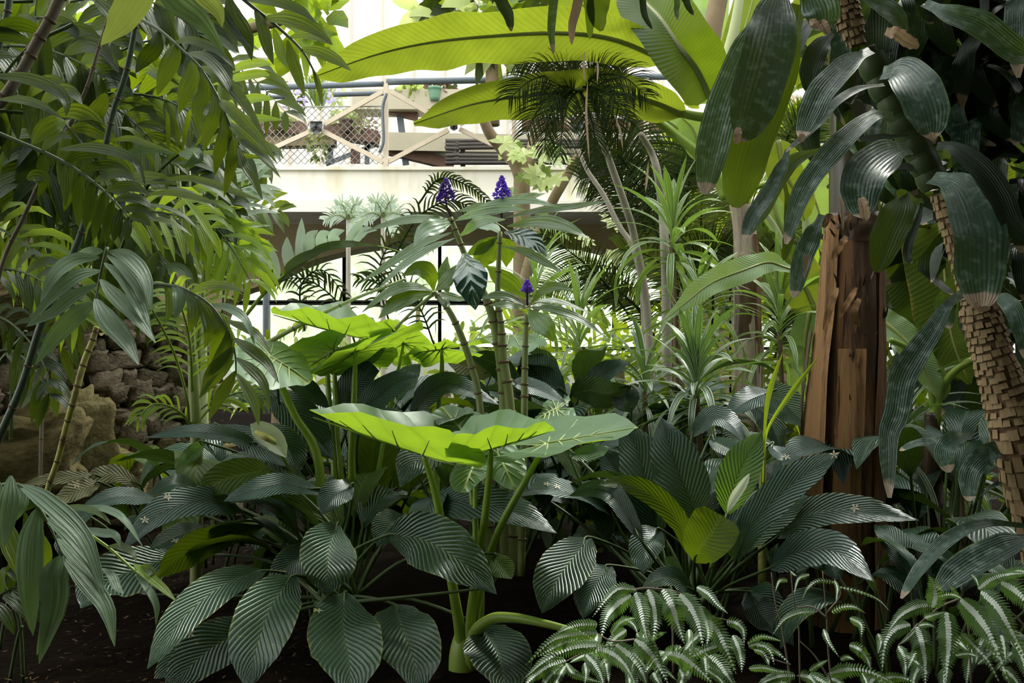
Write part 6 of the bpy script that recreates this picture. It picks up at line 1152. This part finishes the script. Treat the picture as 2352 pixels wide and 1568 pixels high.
bush('leafy_shrub', 'low sunlit undergrowth behind the ginger stems', 'shrub', pb(1020, 850, 7.2), (1.0, .6, .32), 220, .18, .04, ('shrub_pale', 'palm_lime', 'shrub'), trunk_=0)
bush('leafy_shrub', 'undergrowth of narrow leaves below the feather palms', 'shrub', pb(1420, 820, 6.8), (1.0, .6, .38), 360, .24, .03, ('palm', 'shrub', 'palm_lime'), prof='grass', trunk_=0)
bush('leafy_shrub', 'undergrowth of narrow leaves behind the slimmer banana trunk', 'shrub', pb(1740, 760, 6.8), (.8, .6, .6), 420, .26, .035, ('palm', 'shrub', 'palm_dark'), prof='grass', trunk_=0)
bush('leafy_shrub', 'dark undergrowth behind the thick banana trunk at right', 'shrub', pb(2100, 1050, 5.6), (.9, .5, .6), 560, .26, .05, ('palm', 'shrub_dark', 'palm_dark'), trunk_=0)
bush('leafy_shrub', 'dark leafy mass behind the corn plant at the right edge', 'shrub', pb(2420, 420, 4.6), (.65, .4, 1.0), 420, .4, .09, ('corn_dark', 'shrub_dark'), prof='corn', trunk_=0)
bush('leafy_shrub', 'dark undergrowth beneath the peace lilies at the centre', 'shrub', pb(1250, 1060, 5.2), (1.3, .5, .38), 560, .22, .06, ('shrub_dark', 'palm_dark'), trunk_=0)
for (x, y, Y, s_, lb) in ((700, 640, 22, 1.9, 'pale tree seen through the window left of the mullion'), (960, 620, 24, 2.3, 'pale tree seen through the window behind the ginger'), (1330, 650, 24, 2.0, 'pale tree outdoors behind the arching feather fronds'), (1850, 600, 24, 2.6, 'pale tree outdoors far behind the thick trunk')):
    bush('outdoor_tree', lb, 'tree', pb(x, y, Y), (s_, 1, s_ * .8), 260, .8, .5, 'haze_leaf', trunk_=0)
# planting on the walkway
def petals(pl, c, rad, n, mat, s_=.02):
    mb = MB()
    for i in range(n):
        p = Vector(c) + Vector((random.uniform(-1, 1) * rad[0], random.uniform(-1, 1) * rad[1] - .05, random.uniform(-1, 1) * rad[2])); a = random.random() * 6.28; u = Vector((math.cos(a), random.uniform(-.4, .4), math.sin(a))) * s_; v_ = Vector((-math.sin(a), random.uniform(-.4, .4), math.cos(a))) * s_
        mb.add([p + u, p + v_, p - u, p - v_], [(0, 1, 2, 3)])
    tag(mb.build('blossom', mat, pl), kind='stuff')
def deck(x, y, w_, h_, n, L, W, mat, lb, Y=11.1, fl=None, prof='ging', up=.2):
    c = Q('B', x, y, Y); d = bush('deck_plant', lb, 'plant', tuple(c), (pw('B', w_, Y) / 2, .15, pw('B', h_, Y) / 2), n, L, W, mat, prof, up=up, nl=3)
    if fl: petals(d, c, (pw('B', w_, Y) / 2, .15, pw('B', h_, Y) / 2), fl[0], fl[1])
    return d
deck(440, 640, 130, 180, 80, .07, .03, ('shrub', 'shrub_dark'), 'trailing plant with tiny pale violet flowers left of the grassy clump', fl=(60, 'petal_pink'))
deck(700, 600, 90, 130, 50, .07, .03, ('shrub_pale',), 'thin plant with tiny pale flowers right of the grassy clump', fl=(40, 'petal_pink'))
deck(590, 650, 110, 130, 90, .34, .02, ('stripe', 'shrub'), 'upright grassy blue-green clump above the grey shield plate', prof='grass', up=2.0)
deck(330, 760, 230, 90, 130, .08, .05, ('shrub_pale',), 'pale creeping plant in the trough left of the shield plate')
deck(760, 770, 190, 80, 120, .08, .05, ('shrub_pale',), 'pale creeping plant in the trough right of the shield plate')
deck(590, 920, 110, 180, 110, .08, .04, ('shrub_pale', 'shrub'), 'pale trailing plant hanging below the shield plate')
deck(880, 810, 150, 100, 90, .06, .04, ('dry', 'shrub_pale'), 'reddish brown plant at the end of the sloping trough')
deck(1190, 590, 180, 80, 110, .08, .06, ('shrub', 'shrub_pale'), 'green leafy plant in the grey planter box')
deck(1380, 560, 190, 60, 90, .06, .05, ('rust', 'shrub_dark'), 'dark red leafy plant right of the green one in the planter')
deck(1350, 120, 150, 160, 90, .08, .05, ('shrub_dark', 'rust'), 'dark sprigs with red berries hanging above the long banana leaf', Y=9.0)
deck(-250, 760, 420, 160, 170, .10, .05, ('shrub_pale', 'shrub'), 'pale creeping plants on the walkway at the far left')
deck(-900, 700, 500, 260, 200, .12, .06, ('shrub', 'shrub_dark'), 'green plants on the walkway, left of all others')
deck(2300, 700, 500, 100, 120, .12, .04, ('shrub', 'shrub_dark'), 'green plants on the walkway behind the dark palm crown')
for (x, y, mat, lb) in ((1340, 607, 'pot_green', 'small green flower pot on the grey planter box'), (340, 805, 'terracotta', 'small dark pot in the left trough'), (770, 815, 'terracotta', 'small dark pot in the sloping trough')):
    c = Q('B', x, y, 11.0); mb = MB(); tube(mb, [c - Vector((0, 0, .07)), c, c + Vector((0, 0, .045)), c + Vector((0, 0, .06)), c + Vector((0, 0, .08))], [.05, .062, .068, .08, .08], 14, 8); tag(mb.build('flower_pot', mat, None), lb, 'pot')
# pale palms before the walkway soffit
wp = thing('pale_palm', 'pale blue-green palm whose broad blunt leaflets arch before the window', 'palm', P(560, 1100, 5.0).xy.to_3d())
leaflets(wp, 'F', [(100, 660, 4.3), (230, 500, 4.3), (350, 390, 4.3), (500, 280, 4.3), (700, 190, 4.35), (950, 180, 4.4), (1150, 230, 4.4)], [
    ([(280, 450, 4.3), (240, 340, 4.3), (200, 250, 4.3), (195, 175, 4.3)], 75, 0, None), ([(335, 410, 4.3), (310, 320, 4.3), (280, 220, 4.3), (265, 140, 4.3)], 78, 0, None), ([(395, 350, 4.3), (400, 280, 4.3), (390, 200, 4.3), (390, 122, 4.3)], 80, 0, None), ([(450, 310, 4.3), (470, 220, 4.3), (480, 100, 4.3), (485, 0, 4.3)], 66, 0, None),
    ([(530, 270, 4.3), (530, 200, 4.3), (540, 120, 4.25), (590, 80, 4.22)], 80, 0, None), ([(610, 230, 4.3), (610, 170, 4.3), (620, 110, 4.25), (670, 90, 4.2)], 80, 0, None), ([(690, 200, 4.3), (690, 150, 4.3), (700, 100, 4.25), (760, 80, 4.2)], 80, 0, None), ([(760, 190, 4.35), (800, 120, 4.3), (850, 50, 4.25), (895, 0, 4.2)], 55, 0, None),
    ([(820, 180, 4.35), (850, 120, 4.3), (900, 80, 4.25), (970, 80, 4.2)], 60, 10, None), ([(355, 395, 4.3), (420, 300, 4.28), (550, 230, 4.26), (680, 200, 4.25)], 60, 30, 'palm'), ([(500, 280, 4.3), (600, 200, 4.28), (780, 170, 4.26), (980, 180, 4.25)], 55, 35, 'palm'), ([(230, 500, 4.3), (240, 430, 4.28), (270, 380, 4.26), (300, 330, 4.25)], 75, 0, 'palm')], 'palm_pale', sm='stalk', rr=.007)
for l_ in wp.children[0].children: pass
frond(wp, 'F', [(-30, 640, 4.5), (-10, 400, 4.5), (20, 200, 4.5), (40, -60, 4.5)], 5, 300, 26, 'palm_pale', 60, .3, lroll=(20, 50))
frond(wp, 'Z', [(455, 560, 4.6), (480, 480, 4.6), (510, 400, 4.6), (540, 350, 4.6)], 12, 130, 14, 'palm_pale', 62, .2, lroll=(0, 40))
frond(wp, 'Z', [(520, 700, 4.6), (530, 520, 4.6), (545, 440, 4.6), (590, 420, 4.6)], 9, 110, 12, 'palm_pale', 62, .3, lroll=(0, 40))
for (x, y, Y, lb) in ((800, 505, 8.6, 'small pale fan palm left of the ginger flowers, against the walkway'), (880, 500, 8.4, 'small pale fern-like palm beside the walkway edge, nearer the ginger')):
    c = P(x, y, Y); q = thing('fan_palm', lb, 'palm', (c.x, c.y, 0)); s = MB(); tube(s, [Vector((c.x, c.y, 0)), c], [.03, .02], 6); s.build('trunk', 'trunk_thin', q)
    for k in range(5):
        a = R(-60 + 60 * k); frond(q, 'Z', [(x, y, Y), (x + 25 * math.cos(a), y - 25 * math.sin(a) - 12, Y - .1), (x + 55 * math.cos(a), y - 40 * math.sin(a), Y - .2)], 11, 34, 5, 'palm_pale', 60, .2, False, sm='stalk_pale', rr=.006, prof='grass')
for (pts, ll, n) in (([(960, 470, 6.5), (1010, 410, 6.5), (1080, 430, 6.5), (1150, 490, 6.5)], 26, 26), ([(900, 600, 6.5), (960, 500, 6.5), (1040, 460, 6.5), (1110, 500, 6.5)], 50, 24), ([(700, 760, 6.5), (690, 660, 6.5), (740, 620, 6.5), (800, 690, 6.5)], 45, 16), ([(820, 800, 6.5), (780, 700, 6.5), (700, 640, 6.5), (620, 650, 6.5)], 45, 18), ([(900, 760, 6.6), (870, 640, 6.6), (900, 560, 6.6), (990, 560, 6.6)], 60, 18), ([(1000, 800, 6.6), (960, 700, 6.6), (900, 650, 6.6), (820, 640, 6.6)], 60, 20)):
    frond(fp2, 'Z', pts, n, ll, 6, 'cycad', 60, .5, False, rr=.006, sm='cycad', prof='grass')
# ------------------------------------------------------------------ silver ferns (bottom right)
def pinna(pl, reg, pts, W, dr=0, mat=('fern', 'fern_mid')):
    """one fern pinna: toothed green sides, silver middle"""
    p3 = [Q(reg, *p) for p in pts]; Ym = p3[len(p3) // 2].y; Wm = pw(reg, W, Ym) * 1.22; L = sum((a - b).length for a, b in zip(p3, p3[1:]))
    n = max(10, min(42, int(L / (.0072 * Ym / 2.2)))); mb = MB(); r_ = random.uniform(-8, 22)
    for i in range(n):
        t = (i + .6) / n; c = cr(p3, t); T = (cr(p3, min(1, t + .02)) - cr(p3, max(0, t - .02))).normalized(); V = (c - Vector((0, 0, CZ))).normalized(); S = T.cross(V).normalized(); N = S.cross(T).normalized()
        if N.dot(V) > 0: N = -N
        S = S * math.cos(R(r_)) + N * math.sin(R(r_)); k = (1 - t ** 2.2) * min(1, .55 + t * 3) ; l = Wm * .5 * k * random.uniform(.9, 1.08); w2 = L / n * .40
        for sg in (1, -1):
            d = (S * sg + T * .32).normalized(); dn = -N * l * .22 + Vector((0, 0, -l * .12)); st = .17
            q = [c - T * w2, c + T * w2, c + d * l * st + T * w2 * 1.05, c + d * l * st - T * w2 * 1.05]
            tips = [c + d * l * .62 + T * w2 * 1.0 + dn * .4, c + d * l * .62 - T * w2 * .95 + dn * .4, c + d * l * .9 + T * w2 * .75 + dn * .8, c + d * l * .9 - T * w2 * .2 + dn * .8, c + d * l + T * w2 * .4 + dn]
            mb.add(q, [(0, 1, 2, 3)], [(.5, .5)] * 4, 1)
            jag = d * l * random.uniform(.05, .17)
            mb.add([q[3], q[2], c + d * l * st * 1.0 + jag + N * .0006] , [(0, 1, 2)], None, 1)
            mb.add([q[3], q[2]] + tips, [(0, 1, 2, 3), (3, 2, 4, 5), (5, 4, 6)], [(.3, .3)] * 7, 0)
    mb2 = mb.build('pinna', list(mat), pl, False); return mb2
def fern(lb, root, pin, reg, Y, stalks, fill=0, box_=None, W0=70):
    c = P(*root, Y + .25); f = thing('silver_fern', lb, 'fern', (c.x, c.y, 0))
    for p, W in pin:
        n = len(p); pinna(f, reg, [(x, y, Y + .06 - .10 * i / (n - 1) + random.uniform(-.02, .02)) for i, (x, y) in enumerate(p)], W)
    for st in stalks:
        s = MB(); tube(s, [Q(reg, x, y, Y + .1) for x, y in st], [.003, .0022, .0015], 5); s.build('stipe', 'cane_brown', f)
    for i in range(fill):
        x, y = random.uniform(box_[0], box_[2]), random.uniform(box_[1], box_[3]); a = R(random.uniform(20, 160)); L = random.uniform(120, 250)
        pts = [(x, y), (x + math.cos(a) * L * .5, y + math.sin(a) * L * .35), (x + math.cos(a) * L, y + math.sin(a) * L)]
        pinna(f, reg, [(u, v, Y + .22 - .06 * k) for k, (u, v) in enumerate(pts)], W0 * random.uniform(.8, 1.2))
    return f
random.seed(17)
fern('large silver-striped fern at the bottom, right of centre', (1500, 1560), [
    ([(1010, 965), (900, 960), (820, 1030), (730, 1145)], 70), ([(980, 1000), (880, 1070), (820, 1150), (785, 1280)], 120), ([(1005, 985), (1035, 1080), (1055, 1180), (1085, 1300)], 135), ([(1085, 965), (1120, 1060), (1135, 1170), (1120, 1290)], 125),
    ([(1180, 965), (1235, 1060), (1275, 1180), (1322, 1315)], 150), ([(1290, 995), (1360, 1080), (1410, 1190), (1440, 1330)], 150), ([(1420, 1070), (1455, 1160), (1475, 1240), (1465, 1330)], 90), ([(1440, 1130), (1530, 1230), (1590, 1350), (1655, 1510)], 140),
    ([(765, 1190), (660, 1190), (570, 1215), (505, 1250)], 75), ([(765, 1245), (600, 1255), (460, 1300), (300, 1455)], 90), ([(780, 1320), (600, 1340), (430, 1420), (290, 1540)], 105), ([(700, 1340), (820, 1360), (930, 1440), (1005, 1568)], 120), ([(680, 1380), (740, 1440), (780, 1510), (805, 1590)], 100),
    ([(880, 1320), (970, 1390), (1040, 1480), (1085, 1590)], 125), ([(1000, 1285), (1080, 1350), (1150, 1450), (1215, 1568)], 130), ([(1195, 1375), (1290, 1390), (1400, 1470), (1510, 1575)], 140), ([(1380, 1395), (1470, 1350), (1560, 1330), (1645, 1345)], 80), ([(1480, 1390), (1540, 1440), (1590, 1510), (1645, 1590)], 120),
    ([(1590, 1175), (1650, 1180), (1700, 1230), (1705, 1330)], 70), ([(1630, 1260), (1665, 1330), (1685, 1410), (1690, 1500)], 85), ([(1735, 1330), (1800, 1320), (1870, 1360), (1900, 1450)], 60), ([(560, 1420), (460, 1450), (360, 1520), (280, 1600)], 95), ([(540, 1450), (480, 1500), (430, 1560), (410, 1620)], 75),
    ([(560, 1450), (530, 1500), (500, 1560), (480, 1620)], 60), ([(560, 1440), (600, 1500), (700, 1540), (800, 1568)], 60), ([(1400, 950), (1470, 990), (1530, 1060), (1600, 1120)], 70), ([(1100, 1300), (1130, 1270), (1170, 1250), (1210, 1240)], 40), ([(900, 1180), (950, 1160), (1000, 1200), (1020, 1250)], 60), ([(850, 1250), (900, 1190), (950, 1160), (1010, 1150)], 60),
    ([(640, 1280), (560, 1300), (480, 1340), (380, 1400)], 80), ([(1290, 1480), (1310, 1520), (1300, 1560), (1290, 1600)], 80), ([(1120, 1500), (1140, 1540), (1180, 1600)], 70), ([(960, 1510), (970, 1560), (960, 1610)], 60), ([(680, 1440), (690, 1500), (680, 1580)], 60)], 'K', 2.15,
     [[(1200, 1500), (1050, 1100), (1010, 965)], [(1250, 1500), (1240, 1150), (1180, 960)], [(900, 1330), (760, 1340), (640, 1390), (540, 1440)], [(1000, 1290), (860, 1300), (760, 1250)], [(1010, 965), (1100, 960), (1290, 990), (1440, 1120), (1620, 1170)], [(1740, 1330), (1850, 1400), (2000, 1450)]], 26, (700, 1200, 1500, 1500))
fern('silver-striped fern in the bottom right corner, below the ringed trunk', (2250, 1560), [
    ([(1945, 965), (2030, 900), (2130, 870), (2260, 862)], 95), ([(1960, 980), (2060, 1070), (2150, 1220), (2260, 1430)], 150), ([(1830, 1030), (1940, 1140), (2040, 1300), (2145, 1575)], 165), ([(1740, 1110), (1755, 1250), (1750, 1400), (1738, 1580)], 145), ([(1650, 1065), (1540, 1080), (1440, 1140), (1365, 1240)], 100),
    ([(1510, 1190), (1410, 1220), (1345, 1320), (1328, 1490)], 120), ([(1548, 1205), (1580, 1300), (1602, 1430), (1606, 1590)], 130), ([(1430, 1330), (1465, 1390), (1478, 1460), (1475, 1530)], 75), ([(1650, 1085), (1668, 1020), (1660, 940), (1625, 875)], 110), ([(1825, 1025), (1800, 995), (1780, 960), (1755, 940)], 40),
    ([(2090, 920), (2180, 970), (2260, 1050), (2330, 1150)], 140), ([(1840, 1250), (1920, 1330), (2010, 1430), (2090, 1580)], 70), ([(1640, 1060), (1700, 1010), (1780, 1000), (1850, 1030)], 60), ([(2180, 1300), (2230, 1400), (2270, 1568)], 120), ([(2120, 880), (2200, 850), (2300, 860)], 80), ([(1900, 870), (1930, 900), (1950, 950)], 30), ([(1560, 1200), (1620, 1190), (1670, 1210)], 40),
    ([(1540, 1230), (1490, 1280), (1440, 1320)], 40), ([(1800, 1390), (1880, 1380), (1950, 1400)], 50), ([(1600, 1150), (1660, 1130), (1740, 1110)], 60), ([(1300, 1250), (1320, 1300), (1300, 1380)], 60)], 'M', 2.1,
     [[(1900, 1568), (1880, 1200), (1820, 1030)], [(2350, 1568), (2240, 1200), (1960, 975)], [(1820, 1030), (1700, 1080), (1560, 1190)], [(1960, 970), (2080, 930), (2240, 900)], [(1560, 1190), (1480, 1280), (1430, 1330)]], 16, (1450, 1250, 2200, 1500), 80)
fern('low silver-striped fern along the bottom edge between the two larger ferns', (1900, 1568), [
    ([(990, 1505), (1110, 1480), (1260, 1500), (1440, 1590)], 95), ([(770, 1520), (680, 1520), (590, 1550), (490, 1610)], 75), ([(800, 1520), (860, 1530), (920, 1600)], 80), ([(470, 1475), (560, 1470), (650, 1490), (740, 1500)], 50), ([(1115, 1325), (1180, 1350), (1230, 1410), (1255, 1480)], 80), ([(1060, 1420), (1100, 1400), (1150, 1420)], 40),
    ([(860, 1490), (920, 1450), (980, 1420)], 40), ([(460, 1320), (540, 1270), (620, 1280), (680, 1300)], 40), ([(480, 1330), (580, 1330), (650, 1370), (740, 1450)], 50), ([(500, 1350), (560, 1370), (590, 1420), (600, 1450)], 50), ([(1000, 1540), (1050, 1560), (1100, 1610)], 80), ([(1300, 1560), (1380, 1530), (1480, 1540), (1600, 1600)], 70)], 'M', 2.15,
     [[(900, 1700), (880, 1560), (780, 1520)], [(1000, 1700), (1000, 1560), (980, 1505)]], 8, (600, 1500, 1500, 1560))
fn = fern('sparse thin fern with bare brown stems under the broad drooping lily leaf', (1880, 1500), [
    ([(895, 1110), (800, 1115), (700, 1160), (618, 1265)], 50), ([(1000, 1115), (1070, 1080), (1150, 1080), (1222, 1120)], 45), ([(1120, 1150), (1190, 1190), (1195, 1270)], 60), ([(860, 870), (790, 900), (760, 1000)], 30), ([(1020, 920), (920, 910), (850, 960), (810, 1040)], 35), ([(1020, 910), (1040, 960), (1030, 1060)], 30), ([(1050, 950), (1180, 980), (1300, 1030), (1380, 1110)], 25),
    ([(720, 910), (670, 910), (640, 980)], 30), ([(740, 850), (760, 870), (780, 880)], 20), ([(950, 1220), (980, 1300), (1050, 1400)], 40)], 'M', 2.5,
     [[(1000, 1568), (980, 1350), (970, 1150), (945, 850)], [(800, 1568), (795, 1350), (790, 1210), (760, 1050), (740, 850)], [(740, 1568), (680, 1200), (640, 1050), (615, 860)], [(970, 1150), (880, 1080), (780, 1080)], [(1000, 1568), (900, 1400), (800, 1300)], [(970, 1120), (1060, 1000), (1020, 900)]])
# ------------------------------------------------------------------ small fallen star flowers lying on the leaves
bpy.context.view_layer.update(); dg = bpy.context.evaluated_depsgraph_get()
def star(reg, x, y, lb, s_=.016):
    d = (Q(reg, x, y, 3) - Vector((0, 0, CZ))).normalized(); ok, loc, nor, i, ob, _ = SC.ray_cast(dg, Vector((0, 0, CZ)), d)
    if not ok: return
    if nor.dot(d) > 0: nor = -nor
    n = nor.normalized(); u = n.orthogonal().normalized(); v_ = n.cross(u); loc = loc + n * .003; o = thing('fallen_flower', lb, 'flower', loc, 'small star flowers fallen on the leaves'); a0 = random.random() * 6
    for k in range(5):
        a = a0 + k * 1.2566; e = u * math.cos(a) + v_ * math.sin(a); w_ = n.cross(e) * s_ * .16; m_ = MB()
        m_.add([loc, loc + e * s_ * .5 + w_ + n * .002, loc + e * s_ * random.uniform(.85, 1.1) + n * .001, loc + e * s_ * .5 - w_ + n * .002], [(0, 1, 2, 3)]); m_.build('petal', 'petal', o)
for a in [('I', 495, 300, 'white star flower on the faded calathea leaf'), ('I', 930, 525, 'white star flower on the long leaf above the drooping ones at left'), ('I', 1220, 1255, 'white star flower near the edge of the leftmost drooping ribbed leaf'), ('I', 2045, 1110, 'white star flower on the big bottom-centre lily leaf'),
          ('I', 1130, 660, 'small star flower on a dark leaf in shade, left'), ('I', 1595, 675, 'small star flower on the dark olive leaf, left of centre'), ('E', 1430, 1305, 'star flower just above the white spathe at left'), ('K', 435, 295, 'star flower beside the right elephant ear stalk'), ('M', 1020, 100, 'star flower at the tip of the long slanting lily leaf'),
          ('M', 710, 120, 'star flower left of the thick banana trunk foot'), ('M', 1155, 445, 'brownish star flower on the leaf below the thick banana trunk'), ('K', 500, 1270 - 960, 'tiny star flower in shade right of the elephant ear stalks'), ('I', 1075, 375, 'tiny star flower on the dark leaf at the foot of the rocks')]: star(*a)
for (x, y, Y, n, lb) in ((1900, 1470, 3.3, 9, 'dark peace lily at the foot of the thick banana trunk'), (2150, 1420, 2.9, 16, 'dark peace lily in shade behind the corner fern')):
    k = P(x, y, Y); p_ = thing('peace_lily', lb, 'plant', (k.x, k.y, 0)); lily_fill(p_, Vector((k.x, k.y, .03)), n, .30, ('lily',), zmax=.27, rad=.12)
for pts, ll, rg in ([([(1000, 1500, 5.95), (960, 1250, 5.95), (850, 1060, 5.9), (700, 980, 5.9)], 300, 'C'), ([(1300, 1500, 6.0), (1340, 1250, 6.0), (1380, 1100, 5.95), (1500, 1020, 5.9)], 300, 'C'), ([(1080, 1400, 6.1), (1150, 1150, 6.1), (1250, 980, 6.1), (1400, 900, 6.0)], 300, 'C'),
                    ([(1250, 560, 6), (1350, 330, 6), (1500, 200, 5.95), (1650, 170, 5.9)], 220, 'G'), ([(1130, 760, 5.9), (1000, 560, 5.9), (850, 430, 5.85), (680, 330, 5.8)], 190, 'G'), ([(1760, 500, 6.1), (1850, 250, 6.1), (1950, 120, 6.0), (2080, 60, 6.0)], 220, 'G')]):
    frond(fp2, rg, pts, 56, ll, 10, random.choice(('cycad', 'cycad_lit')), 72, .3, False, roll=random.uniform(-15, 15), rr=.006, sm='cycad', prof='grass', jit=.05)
